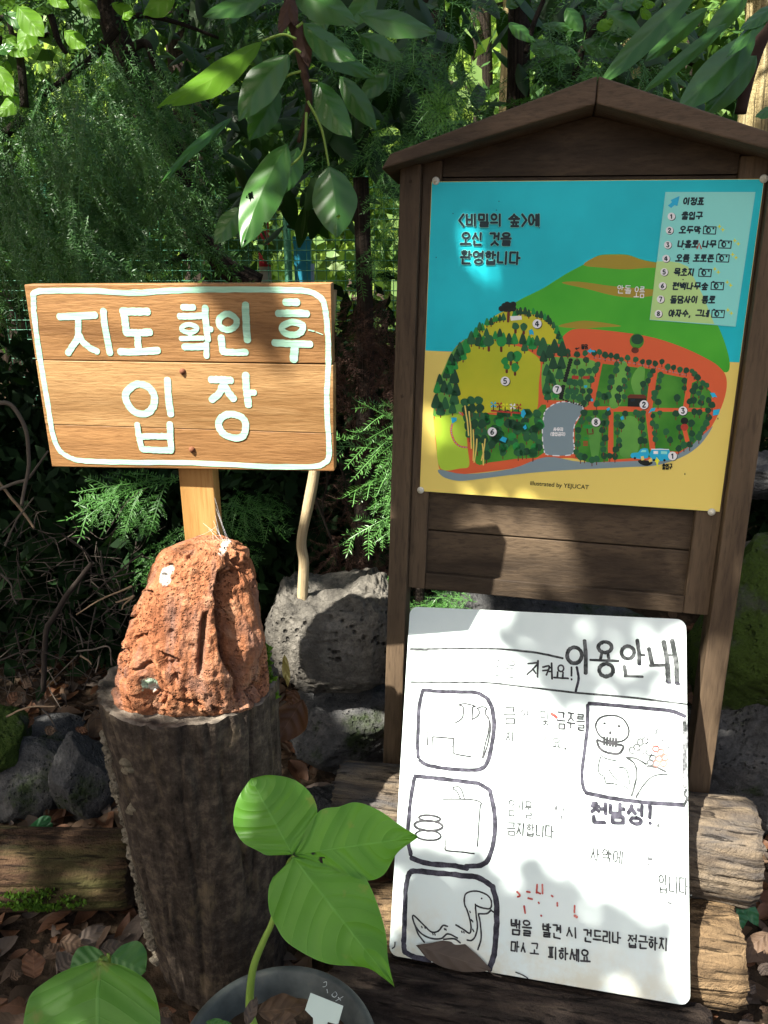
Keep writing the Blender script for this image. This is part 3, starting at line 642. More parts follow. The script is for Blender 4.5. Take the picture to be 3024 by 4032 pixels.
# arrows
for Cf, pts in ((MA, [(1195, 420), (1225, 400), (1245, 430), (1250, 470), (1225, 455), (1205, 470)]), (MA, [(1110, 1300), (1140, 1270), (1165, 1320), (1135, 1370), (1110, 1350)]), (MA, [(350, 1365), (410, 1365), (410, 1400), (360, 1430)]),
                (MA, [(875, 1610), (910, 1570), (960, 1590), (940, 1640)]), (MA, [(1130, 1470), (1160, 1440), (1175, 1480), (1150, 1500)]), (MBc, [(358, 292), (390, 268), (392, 282), (428, 288), (425, 302), (390, 300), (388, 315)]),
                (MBc, [(890, 835), (915, 790), (952, 785), (945, 815), (920, 815)]), (MBc, [(1425, 655), (1465, 655), (1490, 695), (1465, 690), (1450, 700)]), (MBc, [(1455, 805), (1515, 795), (1500, 845), (1450, 855)]),
                (MBc, [(525, 795), (550, 780), (560, 800), (535, 815)]), (MBc, [(645, 870), (670, 855), (680, 885), (655, 895)]), (MBc, [(330, 592), (358, 590), (355, 612), (335, 612)]), (MBc, [(388, 708), (408, 705), (412, 730), (392, 730)])):
    P_(Cf, pts, 15, ARR, 0)
for pts in ([(440, 1310), (460, 1330)], [(360, 1440), (350, 1500), (360, 1560), (390, 1630), (450, 1680), (520, 1690)]):
    ribbon(A, BP, [MA(*p) for p in pts], .0042, L(9), PATH, n=4); 
    q = smooth_line(np.array(pts, float), 5)
    for i in range(0, len(q) - 1, 2): ribbon(A, BP, [MA(*q[i]), MA(*q[i + 1])], .0012, L(10), ARR, n=1)
q = smooth_line(np.array([(420, 350), (600, 378), (800, 405), (960, 440), (1100, 475), (1220, 500)], float), 9)
for i in range(0, len(q) - 1, 2): ribbon(A, BP, [MBc(*q[i]), MBc(*q[i + 1])], .0010, L(10), ROAD, n=1)
# legend panel (the hill shows through it)
lg = [ML(225, 62), ML(1560, 62), ML(1265, 2060), ML(-10, 1960)]
poly(A, BP, lg, L(17), LEG)
P_(ML, [(92, 1095), (250, 1085), (420, 1110), (560, 1170), (680, 1400), (800, 1640), (880, 1850), (950, 2020), (-5, 1955), (40, 1560)], 18, LEGH, 0)
P_(ML, [(262, 265), (310, 300), (360, 255), (400, 272), (435, 122), (305, 182), (320, 215)], 19, ARR, 0)
def badge(u, v, r, d, lay=20):
    disc(A, BP, u + r * .12, v + r * .12, r, r, L(lay), SHD, 16); disc(A, BP, u, v, r * .97, r * .97, L(lay + 1), WHT, 16)
    for s in DIG[d]:
        ribbon(A, BP, [(u + (a - .5) * r * .75, v + (b - .5) * r * 1.05) for a, b in s], r * .26 / 3024 * 1.55, L(lay + 2), INK, n=3, curve=len(s) > 3, wob=0)
LY = [(312, 425), (285, 632), (258, 848), (232, 1050), (205, 1250), (180, 1455), (152, 1652), (120, 1868)]
for i, (x, y) in enumerate(LY): badge(*ML(x, y), 15.5, str(i + 1))
for d, (x, y) in (('4', (1285, 345)), ('5', (938, 968)), ('7', (1503, 1058)), ('6', (797, 1520))): badge(*MA(x, y), 18.5, d)
for d, (x, y) in (('2', (852, 758)), ('3', (1190, 812)), ('8', (434, 910)), ('1', (1100, 1205))): badge(*MBc(x, y), 18, d)
def tx(Cf, s, tl, tr, bl, w, lay, m=INK, **k): write(A, BP, s, Cf(*tl), Cf(*tr), Cf(*bl), w, L(lay), m, adv=.84, wob=.0, **k)
# white halo below the title, then the title
for m, w_, ly in ((WHT, .0058, 18), (INK, .0044, 22)):
    tx(M1, '<비밀의 숲>에', (465, 195), (1435, 195), (465, 335), w_, ly, LEG if m == WHT else m); tx(M1, '오신 것을', (492, 415), (1105, 418), (485, 555), w_, ly, LEG if m == WHT else m); tx(M1, '환영합니다', (490, 630), (1215, 645), (482, 775), w_, ly, LEG if m == WHT else m)
LT = [('이정표', 480, 150, 800, 255), ('출입구', 455, 362, 778, 470), ('오두막', 422, 575, 750, 680), ('나홀로 나무', 398, 785, 980, 888), ('오름 포토존', 370, 995, 945, 1098), ('목초지', 342, 1200, 655, 1308), ('편백나무숲', 318, 1408, 858, 1512), ('돌담사이 통로', 288, 1608, 965, 1714), ('야자수, 그네', 262, 1812, 872, 1918)]
for s, x0, y0, x1, y1 in LT: tx(ML, s, (x0 + 14, y0), (x1 + 10, y0 + 4), (x0 - 4, y1 - 6), .0027, 21)
for x, y in ((880, 630), (1108, 840), (1075, 1045), (812, 1260), (995, 1455), (1005, 1868)):
    a, b = ML(x, y); q = [(x - 88, y - 52), (x + 96, y - 48), (x + 84, y + 58), (x - 96, y + 52)]
    for i in range(4): ribbon(A, BP, [ML(*q[i]), ML(*q[(i + 1) % 4])], .0018, L(20), INK, n=1, wob=0)
    disc(A, BP, *ML(x - 20, y), 10, 12, L(20), INK, 14); disc(A, BP, *ML(x - 14, y + 2), 4, 6, L(21), LEG, 10); disc(A, BP, *ML(x + 55, y - 26), 4, 4, L(20), INK, 8)
    ribbon(A, BP, [ML(x - 70, y - 66), ML(x - 48, y - 64)], .0018, L(20), INK, n=1)
    for dx, dy in ((145, -55), (195, -8)):
        P_(ML, [(x + dx, y + dy - 38), (x + dx + 10, y + dy - 8), (x + dx + 34, y + dy), (x + dx + 8, y + dy + 10), (x + dx, y + dy + 36), (x + dx - 9, y + dy + 9), (x + dx - 32, y + dy), (x + dx - 9, y + dy - 9)], 20, YEL, 0)
ribbon(A, BP, [ML(690, 905), ML(722, 820), ML(755, 905)], .0022, L(24), RED, n=2, curve=False)
for x, y in ((492, 912), (565, 1118), (485, 1362)): disc(A, BP, *ML(x, y), 3, 2.5, L(24), INK, 8)
tx(M2, '안돌', (1012, 515), (1075, 518), (1010, 548), .0016, 8, WHT); tx(M2, '오름', (1085, 522), (1132, 522), (1082, 568), .0016, 8, WHT)
tx(MA, '사유지', (1462, 1475), (1572, 1477), (1460, 1510), .0018, 9, WHT); tx(MA, '(출입금지)', (1425, 1525), (1600, 1528), (1422, 1562), .0016, 9, WHT)
tx(MBc, '돌담', (305, 238), (365, 235), (305, 275), .0018, 16, SHD); tx(MBc, '출입구', (1010, 1275), (1100, 1275), (1008, 1320), .0020, 16, SHD)
P_(MBc, [(250, 270), (268, 258), (265, 266), (290, 260), (290, 270), (268, 276), (275, 290)], 16, SHD, 0)
for x, y in ((1208, 1362), (1495, 880)): disc(A, BP, *MBc(x, y), 2, 4, L(16), SHD, 8)
for x, y in ((405, 185), (920, 145), (205, 705), (1430, 355), (950, 40)): disc(A, BP, *M1(x, y), 2, 2.4, L(16), INK, 7)
art = A.build('map_picture', MM, sheet)
# credit line in the built-in font
cu = bpy.data.curves.new('credit', 'FONT'); cu.body = 'illustrated by YEJUCAT'; cu.size = 1.0; cu.offset = .012
to = bpy.data.objects.new('credit', cu); COL.objects.link(to)
bpy.context.view_layer.update()
me = bpy.data.meshes.new_from_object(to.evaluated_get(bpy.context.evaluated_depsgraph_get()))
V = np.array([v.co[:] for v in me.vertices]); Fs = [tuple(p.vertices) for p in me.polygons]
bpy.data.objects.remove(to)
q0 = BP.loc(*M3(566, 768)); q1 = BP.loc(*M3(836, 788)); k = np.linalg.norm(q1 - q0) / V[:, 0].max(); d = unit(q1 - q0)
b = MB(); b.add([BP.pt(*(q0 + d * x * k + np.array([-d[1], d[0]]) * y * k), L(3)) for x, y, z in V], Fs); b.build('lettering', MM[SHD], sheet)
steel = mat('pale_washer', (.62, .6, .5), .35, .5)
for u, v in ((1716, 712), (3008, 704), (1656, 1930), (2802, 2016)):
    b = MB(); c = BP.hit(u, v, .0012); dome(b, c, BP.n, .0075, .003); tube(b, [BP.pt(*BP.loc(u, v), .002), BP.pt(*BP.loc(u, v), .011)], .0028, seg=10); b.build('screw', steel, sheet, smooth=True)
# ================================================================== LEANING WHITEBOARD
WO = np.array([0, 0, CAM_Z]) + 1.70 * np.array([.034, .913, -.426])
WP = Plane(WO, (.965, -.253, .068), (.06, .494, .868))
ww, wh = .572, .706
def wb_mat():
    t = NT('whiteboard_face', .32, .4); v = t.co('Object'); n = t.noise(v, 7, 6, .6); f = t.noise(v, 60, 4, .6)
    sep = t.n('ShaderNodeSeparateXYZ'); t.l(t.co('Object'), sep.inputs[0])
    low = t.ramp(sep.outputs[2], [(0.0, (1, 1, 1)), (0.12, (0, 0, 0))])
    dirt = t.math('MULTIPLY', low, t.ramp(t.noise(v, 14, 6, .65), [(0.40, (0, 0, 0)), (0.62, (1, 1, 1))]))
    c = t.ramp(n, [(0.3, (.60, .70, .67)), (0.7, (.68, .765, .74))])
    c = t.mix(t.math('MULTIPLY', dirt, .6), c, (.5, .43, .25))
    c = t.mix(t.math('MULTIPLY', t.ramp(f, [(0.72, (0, 0, 0)), (0.78, (1, 1, 1))]), .25), c, (.4, .34, .25))
    return t.done(c)
wb = thing('whiteboard', WP.pt(ww / 2, -wh, -.006), 'white dry erase board leaning on logs with faded Korean visitor rules and doodles', 'whiteboard')
def rrect(w_, h_, r, n=6):
    out = []
    for cx_, cy_, a0 in ((w_ - r, -r, 0), (r, -r, 90), (r, -h_ + r, 180), (w_ - r, -h_ + r, 270)):
        for k in range(n + 1):
            a = R(a0 + 90 * k / n); out.append((cx_ + r * math.cos(a), cy_ + r * math.sin(a)))
    return out
rp = rrect(ww, wh, .018); n = len(rp)
b = MB(); b.add([WP.pt(a, t, 0) for a, t in rp], [tuple(range(n))])
b.add([WP.pt(a, t, 0) for a, t in rp] + [WP.pt(a, t, -.012) for a, t in rp], [(i, i + n, (i + 1) % n + n, (i + 1) % n) for i in range(n)] + [tuple(range(2 * n - 1, n - 1, -1))], 1)
b.build('panel', [wb_mat(), mat('board_edge', (.5, .5, .42), .6)], wb)
def marker(name, c, c2):
    t = NT(name, .6, .2); nn = t.noise(t.co('Object', (30, 30, 30)), 2.2, 5, .6)
    return t.done(t.ramp(nn, [(0.42, c), (0.66, c2)]))
WM = [marker('marker_black', (.016, .016, .024), (.07, .068, .09)), marker('marker_grey', (.022, .026, .026), (.12, .13, .13)), marker('marker_faded', (.07, .075, .08), (.36, .38, .38)), marker('marker_red', (.40, .05, .04), (.6, .22, .18)), marker('marker_line', (.02, .022, .024), (.06, .06, .065))]
BK, GY, FD, RD, LN = range(5)
W1 = crop(1600, 2450, .6932); W2 = crop(1950, 2750, .4822); W3 = crop(1900, 3100, .5124); WL = crop(1400, 2700, .5425); W5 = crop(1500, 3000, .9186)
D = MB(); hw = [.0004]
def ws(Cf, pts, mm, m=LN, closed=False, curve=True, wob=.08, taper=False):
    hw[0] += 8e-6; ribbon(D, WP, [Cf(*p) for p in pts], (mm if mm > 3.5 else mm * 1.35 + .55) / 1000, hw[0], m, n=5, closed=closed, curve=curve, wob=wob, seed=D.n, taper=taper)
# frames of the drawings
ws(WL, [(490, 30), (620, 42), (800, 45), (890, 55), (960, 95)], 8, BK); ws(WL, [(488, 32), (462, 150), (455, 300), (450, 430), (455, 520)], 8, BK); ws(WL, [(465, 540), (520, 575), (650, 600), (800, 612), (900, 610)], 8, BK); ws(WL, [(960, 95), (995, 180), (1005, 300), (985, 450), (950, 570), (900, 608)], 9, BK)
ws(WL, [(430, 655), (600, 672), (800, 698), (890, 710), (970, 755)], 8.5, BK); ws(WL, [(428, 670), (400, 820), (388, 950), (378, 1100), (400, 1225)], 8.5, BK); ws(WL, [(405, 1250), (520, 1290), (700, 1305), (810, 1325)], 10, BK); ws(WL, [(975, 760), (1005, 900), (1012, 1050), (985, 1200), (930, 1295), (800, 1312)], 9.5, BK)
ws(WL, [(385, 1375), (420, 1345), (600, 1360), (800, 1380), (900, 1395), (990, 1455)], 10.5, BK); ws(WL, [(382, 1380), (362, 1500), (355, 1700), (350, 1850), (355, 1930)], 10.5, BK); ws(WL, [(355, 1930), (420, 1965), (540, 1990)], 10, BK); ws(WL, [(995, 1455), (1025, 1600), (1020, 1800), (1005, 1950), (970, 2060)], 11, BK)
ws(W2, [(765, 42), (900, 50), (1200, 78), (1430, 102), (1548, 145)], 7.5, BK); ws(W2, [(755, 55), (750, 250), (722, 480), (708, 620), (720, 730), (750, 772)], 7, BK); ws(W2, [(740, 770), (900, 805), (1100, 835), (1300, 855), (1540, 870)], 8, BK); ws(W2, [(1545, 180), (1552, 320), (1545, 450), (1550, 640), (1545, 720)], 9, FD); ws(W2, [(1545, 200), (1550, 260)], 7, GY); ws(W2, [(1560, 745), (1545, 780), (1565, 820), (1540, 872)], 5, GY)
# header rules and words
ws(W1, [(25, 153), (120, 155)], 6, GY); ws(W1, [(120, 152), (420, 148), (600, 158), (750, 175), (888, 205)], 3.0, GY); ws(W1, [(28, 340), (300, 342), (480, 345), (700, 370), (960, 400), (1250, 425), (1590, 465)], 2.6, GY); ws(W1, [(968, 255), (978, 320), (962, 392)], 5, BK)
for x, y, rx, ry, s in ((955, 188, 42, 45, 8), (1128, 142, 38, 30, 7.5), (1135, 272, 40, 36, 8), (1258, 172, 36, 36, 7.5)):
    ws(W1, [(x + rx * math.cos(a), y + ry * math.sin(a)) for a in np.linspace(0, 6.283, 9)[:-1]], s, GY, closed=True)
for pts, s in (([(1012, 105), (1020, 200), (1018, 290)], 8), ([(1110, 175), (1102, 212)], 6), ([(1145, 175), (1150, 212)], 6), ([(1045, 214), (1205, 220)], 5), ([(1312, 102), (1322, 180), (1322, 238)], 7.5), ([(1322, 185), (1352, 187)], 5), ([(1238, 250), (1248, 305)], 7), ([(1240, 306), (1342, 310)], 5),
               ([(1378, 150), (1398, 245)], 8), ([(1385, 246), (1470, 243)], 6), ([(1462, 112), (1482, 230), (1488, 340)], 9.5), ([(1510, 104), (1532, 230), (1538, 348)], 9.5), ([(1488, 186), (1532, 190)], 5)):
    ws(W1, pts, s, GY)
for pts in ([(1475, 335), (1500, 345)], [(1528, 342), (1552, 352)], [(1318, 238), (1330, 240)]): ws(W1, pts, 2.5, BK)
for pts in ([(690, 236), (745, 232), (720, 265), (685, 298)], [(718, 265), (735, 290)], [(748, 218), (745, 312)], [(775, 255), (812, 250), (795, 300)], [(775, 275), (808, 272)], [(825, 232), (828, 322)], [(810, 258), (826, 258)], [(810, 280), (826, 280)], [(860, 282), (858, 312)], [(890, 285), (888, 315)], [(838, 314), (920, 320)], [(938, 255), (938, 305)], [(938, 322), (939, 327)]): ws(W1, pts, 2.4, LN)
ws(W1, [(878 + 16 * math.cos(a), 262 + 18 * math.sin(a)) for a in np.linspace(0, 6.283, 8)[:-1]], 2.2, LN, closed=True)
def wtx(Cf, s, tl, tr, bl, mm, m, seed=0, drop=0.0, jit=.02):
    hw[0] += 2e-5; write(D, WP, s, Cf(*tl), Cf(*tr), Cf(*bl), (mm * 1.3 + .55) / 1000, hw[0], m, adv=.84, jit=jit, seed=seed, drop=drop, wob=.12)
wtx(W1, '만은', (490, 212), (632, 225), (478, 300), 1.6, FD, 3, .25)
# bottles and cigarette
for pts in ([(755, 135), (800, 130), (868, 148), (850, 155)], [(752, 140), (782, 155), (780, 210), (770, 240), (722, 272)], [(850, 155), (845, 240)], [(880, 165), (920, 152), (955, 165), (940, 178)], [(885, 165), (900, 195), (880, 225), (845, 245)], [(942, 180), (945, 210), (968, 240), (965, 330), (940, 430), (920, 525)], [(945, 210), (980, 280), (965, 400), (935, 500), (925, 525)], [(712, 380), (708, 470), (725, 495), (838, 515)], [(562, 370), (712, 382)], [(560, 370), (562, 435)], [(525, 372), (522, 432)]): ws(WL, pts, 1.8, LN)
for pts in ([(487, 365), (485, 420)], [(500, 363), (560, 368)], [(562, 435), (700, 440)], [(505, 290), (530, 360)], [(520, 290), (498, 350)], [(545, 310), (515, 362)]): ws(WL, pts, 1.0, FD)
# cup and burger
for pts in ([(710, 735), (760, 740), (790, 818)], [(708, 738), (712, 752), (735, 765), (762, 820)], [(640, 822), (740, 822), (860, 828), (912, 850), (905, 868)], [(905, 870), (895, 1000), (885, 1165)], [(652, 1165), (660, 1195), (760, 1205), (862, 1218)]): ws(WL, pts, 1.7, LN)
ws(WL, [(640, 825), (628, 838), (645, 860), (648, 1000), (655, 1180)], 1.1, FD)
for x, y, rx, ry, s in ((538, 962, 78, 22, 3), (530, 1015, 102, 36, 3.4), (528, 1085, 92, 36, 2.6)): ws(WL, [(x + rx * math.cos(a), y + ry * math.sin(a) + 6 * math.cos(a)) for a in np.linspace(0, 6.283, 11)[:-1]], s, LN, closed=True)
# snake
for pts in ([(870, 1590), (915, 1610), (978, 1615), (985, 1560), (950, 1515), (880, 1490), (815, 1500), (792, 1530), (792, 1585), (815, 1640), (838, 1740), (828, 1795), (780, 1765), (728, 1735)], [(870, 1585), (875, 1660), (885, 1750), (868, 1820), (840, 1848), (810, 1845)], [(892, 1655), (905, 1720), (912, 1830), (888, 1915)], [(892, 1655), (955, 1652), (985, 1625)], [(668, 1745), (635, 1740), (600, 1780), (550, 1785), (490, 1730), (420, 1665), (425, 1720), (470, 1790), (540, 1830), (620, 1835), (670, 1800), (740, 1830)], [(425, 1720), (455, 1800), (500, 1862)], [(640, 1840), (715, 1836), (760, 1865)], [(985, 1630), (1002, 1642)]): ws(WL, pts, 2.0, LN)
disc(D, WP, *WL(916, 1543), 3.5, 4, .0014, LN, 10)
for x, y in ((480, 1750), (503, 1755), (560, 1800), (575, 1803), (645, 1765), (655, 1768), (770, 1785), (785, 1788), (830, 1640), (840, 1700), (848, 1708), (850, 1770), (855, 1778)): ws(WL, [(x, y - 5), (x + 4, y + 6)], 1.4, LN)
# skull, plant, berries
ws(W2, [(955, 138), (1040, 165), (1088, 245), (1075, 320), (1000, 355), (900, 335), (840, 285), (820, 215), (860, 155)], 2.3, LN, closed=True)
ws(W2, [(830, 345), (850, 400), (910, 440), (1000, 450), (1035, 420), (1042, 385), (960, 370), (880, 355), (835, 338)], 3.2, LN)
for i in range(5): ws(W2, [(890 + i * 24, 315 + i * 3), (888 + i * 24, 378 + i * 4)], 2.8, LN)
disc(D, WP, *W2(892, 203), 6, 5, .0014, LN, 12); disc(D, WP, *W2(1010, 226), 6, 6, .0014, LN, 12); ws(W2, [(938, 268), (930, 285), (946, 285), (938, 268)], 1.6, LN, curve=False)
for pts in ([(858, 460), (905, 490), (985, 508)], [(860, 475), (840, 560), (850, 610), (880, 632)], [(890, 640), (905, 690), (950, 692), (995, 703)], [(925, 575), (960, 630), (995, 668)], [(1010, 560), (1065, 575), (1090, 650), (1092, 700)], [(1050, 715), (1095, 745), (1098, 770)]): ws(W2, pts, 1.4, GY)
for pts in ([(1072, 482), (1130, 525), (1155, 600), (1140, 700), (1112, 795)], [(1072, 480), (1150, 490), (1230, 535)], [(1238, 555), (1310, 560), (1390, 595)]): ws(W2, pts, 2.4, GY)
ws(W2, [(1148, 810), (1200, 720), (1270, 645), (1340, 620), (1405, 618)], 1.5, GY); ws(W2, [(1148, 806), (1168, 772)], 2.4, GY)
for i, (x, y) in enumerate(((1118, 422), (1155, 400), (1185, 355), (1222, 345), (1240, 298), (1290, 270), (1340, 272), (1200, 430), (1165, 445), (1222, 468), (1255, 440), (1310, 370), (1370, 370), (1400, 380), (1290, 330), (1345, 320))): ws(W2, [(x + 24 * math.cos(a), y + 26 * math.sin(a)) for a in np.linspace(.4, 6.1, 8)], 1.6 if i < 4 else 1.0, GY if i < 4 else FD)
for x, y in ((1310, 410), (1352, 438), (1336, 492), (1285, 488), (1385, 482), (1315, 530), (1372, 530), (1266, 524)): ws(W2, [(x + 25 * math.cos(a), y + 24 * math.sin(a)) for a in np.linspace(0, 6.283, 9)[:-1]], 1.7, RD if x > 1290 else GY, closed=True)
ws(W2, [(458, 125), (485, 140), (500, 155)], 6, RD)
# texts
wtx(W2, '금', (60, 68), (175, 68), (62, 200), 1.8, GY, 1); wtx(W2, '연', (205, 88), (280, 88), (205, 205), 1.2, FD, 2, .4); wtx(W2, '및', (365, 102), (440, 105), (370, 215), 1.3, GY, 3, .15)
wtx(W2, '금주를', (500, 112), (735, 135), (500, 240), 2.0, LN, 4); wtx(W2, '지', (78, 278), (165, 275), (75, 350), 1.5, GY, 5); wtx(W2, '켜주세', (200, 285), (470, 300), (200, 350), 1.0, FD, 6, .6); wtx(W2, '요.', (460, 318), (580, 330), (460, 395), 1.3, GY, 7, .1)
disc(D, WP, *W2(573, 410), 5, 4.5, .0014, LN, 10)
wtx(W3, '음식물', (190, 95), (385, 110), (188, 215), 1.3, GY, 8, .12); wtx(W3, '반입을', (525, 135), (715, 150), (525, 235), 1.1, FD, 9, .12); wtx(W3, '금지합니다.', (185, 265), (590, 300), (180, 360), 1.8, GY, 10)
wtx(W3, '천남성!', (820, 118), (1330, 140), (820, 262), 5.0, BK, 11, 0, .012); ws(W3, [(1350, 280), (1358, 298), (1342, 298), (1350, 280)], 1.5, GY, curve=False)
wtx(W3, '사약에', (825, 462), (1085, 492), (818, 560), 1.4, GY, 12); wtx(W3, '는', (1260, 520), (1310, 525), (1258, 590), 1.1, FD, 13); wtx(W3, '입니다.', (1345, 668), (1625, 700), (1345, 800), 1.5, GY, 14)
for pts in ([(265, 800), (290, 830), (270, 840)], [(340, 800), (365, 805)], [(350, 850), (382, 858)], [(420, 745), (415, 810)], [(460, 745), (462, 815)], [(420, 805), (445, 815)], [(320, 910), (328, 965)], [(430, 882), (435, 890)], [(575, 885), (575, 910)], [(450, 982), (452, 988)], [(530, 830), (540, 838)], [(708, 908), (706, 960)]): ws(W3, pts, 2.2, RD)
ws(W3, [(708, 985), (725, 995)], 5, RD); ws(W3, [(1422, 880), (1462, 898)], 2, FD)
wtx(W3, '뱀을', (215, 1015), (380, 1030), (215, 1125), 2.1, LN, 15); wtx(W3, '발견', (455, 1042), (610, 1060), (455, 1142), 2.0, LN, 16); wtx(W3, '시', (640, 1070), (730, 1080), (640, 1150), 1.9, LN, 17); wtx(W3, '건드리나', (770, 1090), (1065, 1115), (770, 1178), 2.0, LN, 18); wtx(W3, '접근하지', (1112, 1130), (1430, 1160), (1110, 1225), 1.9, LN, 19)
wtx(W3, '마시고', (215, 1180), (440, 1205), (212, 1260), 1.8, LN, 20, .05); wtx(W3, '피하세요', (498, 1222), (830, 1252), (498, 1315), 2.1, LN, 21)
ws(W3, [(255, 1418), (310, 1440), (350, 1465)], 1.2, LN); ws(WL, [(288, 1860), (285, 1890), (268, 1905)], 1.6, LN)
D.build('marker_drawing', WM, wb)
# ================================================================== ROCKS, STUMP, LOGS
def rock_mat(name, cols, sc=8, bump=.8, pit=70, moss=None, pitdark=.5, mossamt=.55):
    t = NT(name, .92, .15); v = t.co('Object')
    a = t.noise(v, sc, 6, .6, .4); b = t.noise(v, sc * 7, 6, .65); p = t.voro(t.co('Object', (1, 1, 1)), pit); p2 = t.voro(v, pit * .38)
    c = t.ramp(t.math('ADD', t.math('MULTIPLY', a, .6), t.math('MULTIPLY', b, .4)), [(.34, cols[0]), (.5, cols[1]), (.66, cols[2])])
    pits = t.ramp(p, [(.16, (1, 1, 1)), (.34, (0, 0, 0))]); pits2 = t.ramp(p2, [(.10, (1, 1, 1)), (.22, (0, 0, 0))])
    pk = t.math('MAXIMUM', t.math('MULTIPLY', pits, t.ramp(t.noise(v, 11, 3), [(.45, (0, 0, 0)), (.6, (1, 1, 1))])), t.math('MULTIPLY', pits2, t.ramp(t.noise(v, 7, 2), [(.5, (0, 0, 0)), (.6, (1, 1, 1))])))
    c = t.mix(t.math('MULTIPLY', pk, pitdark), c, tuple(x * .25 for x in cols[0]))
    if moss:
        mk = t.ramp(t.math('ADD', t.noise(v, 5, 6, .65), t.math('MULTIPLY', b, .15)), [(mossamt, (0, 0, 0)), (mossamt + .1, (1, 1, 1))])
        c = t.mix(mk, c, moss)
    gr = t.noise(v, sc * 24, 4, .7)
    c = t.mix(t.math('MULTIPLY', t.ramp(gr, [(.40, (1, 1, 1)), (.5, (0, 0, 0))]), .32), c, tuple(x * .6 for x in cols[0]))
    return t.done(c, t.bump(t.math('ADD', t.math('ADD', b, t.math('MULTIPLY', gr, .3)), t.math('MULTIPLY', pk, -.9)), bump, .014)), t

# ---- red volcanic stone on the stump
RC = np.array([0, 1.255, 0]); rows = [(1502, 250, 566), (1480, 247, 569), (1440, 257, 570), (1395, 271, 566), (1350, 286, 557), (1300, 303, 547), (1260, 317, 538), (1225, 331, 529), (1203, 345, 523), (1188, 372, 505), (1179, 405, 478)]
zz = []; cxs = []; hws = []
for i, (v, l, r) in enumerate(rows):
    Yr = 1.25
    a, b_ = VY(l, v, Yr), VY(r, v, Yr); zz.append(a[2]); cxs.append((a[0] + b_[0]) / 2); hws.append((b_[0] - a[0]) / 2)
zz = np.array(zz); zz[0] = .678; 
NR, NA = 150, 300
k = np.linspace(0, 1, NR); zi = zz[0] + (zz[-1] - zz[0]) * k
cxi = np.interp(zi, zz, cxs); hwi = np.interp(zi, zz, hws)
th = np.linspace(0, 2 * np.pi, NA, endpoint=False)
dep = np.interp(k, [0, .06, .3, .7, 1], [.062, .074, .084, .072, .045])
ct, sn = np.cos(th), np.sin(th)
sq = (np.abs(ct) ** 2.6 + np.abs(sn) ** 2.6) ** (-1 / 2.6)
X = cxi[:, None] + hwi[:, None] * (ct * sq)[None]; Yy = RC[1] + .012 * k[:, None] + dep[:, None] * (sn * sq)[None]; Z = np.repeat(zi[:, None], NA, 1)
Pq = np.stack([X, Yy, Z], -1)
Q = Pq * np.array([34, 34, 7.0]); Qw = Pq.copy(); Qw[..., 0] += .03 * (Pq[..., 2] - .68) / .3; Qw = Qw * np.array([22, 22, 4.5])
w1 = fbm(Qw + 3 * fbm(Pq * 9, 3)[..., None], 4); rid = np.abs(w1) * 2
crev = np.clip(1 - rid * 7, 0, 1) ** 1.5
disp = .020 * fbm(Pq * np.array([10, 10, 5]), 3) + .034 * fbm(Q * np.array([.8, .8, .6]), 5, .6) - .020 * crev * (fbm(Pq * 7 + 9, 2) > 0) + .009 * fbm(Pq * np.array([80, 80, 45]), 4, .65)
pit_n = fbm(Pq * np.array([55, 55, 40]) + 40, 2); disp -= .007 * np.clip((pit_n - .27) * 9, 0, 1)
# the big diagonal crevice on the right
ucr = np.interp(zi, [.68, .76, .80, .86, .93, .97], [-.262, -.266, -.283, -.29, -.292, -.283])[:, None] + .004 * fbm(np.stack([zi * 60, zi * 0, zi * 0], -1), 3)[:, None] * 2
front = (Yy < RC[1])
step = np.clip((X - ucr) / .006, 0, 1) * np.clip(1 - (X - ucr - .006) / .055, 0, 1) * np.clip((.955 - Z) / .02, 0, 1) * np.clip((Z - .69) / .02, 0, 1)
disp -= .042 * step * front
ucr2 = np.interp(zi, [.68, .74, .80, .87, .90], [-.33, -.322, -.315, -.308, -.30])[:, None]
disp -= .024 * front * np.exp(-((X - ucr2) / .0042) ** 2) * np.clip((Z - .765) / .02, 0, 1) * np.clip((.89 - Z) / .02, 0, 1)
edge = np.clip(k / .03, 0.35, 1)[:, None] * np.clip((1 - k) / .05, .5, 1)[:, None]
nx, ny = (ct * sq)[None] * np.ones((NR, 1)), (sn * sq)[None] * np.ones((NR, 1))
ln = np.sqrt(nx ** 2 + ny ** 2); Pq[..., 0] += disp * edge * nx / ln; Pq[..., 1] += disp * edge * ny / ln; Pq[..., 2] += .010 * fbm(Pq * 25, 3) * np.clip(k / .1, 0, 1)[:, None]
Pq[..., 1] = np.minimum(Pq[..., 1], 1.303)
rt_, tn = rock_mat('red_scoria', ((.17, .058, .025), (.35, .142, .066), (.53, .30, .17)), 7, .9, 150, None, .3)
rtn = tn
b = MB(); b.grid(Pq, closed=True)
top = Pq[-1].mean(0) + (0, 0, .004); b.add(np.vstack([Pq[-1], top]), [(i, (i + 1) % NA, NA) for i in range(NA)])
b.add(Pq[0], [tuple(range(NA - 1, -1, -1))])
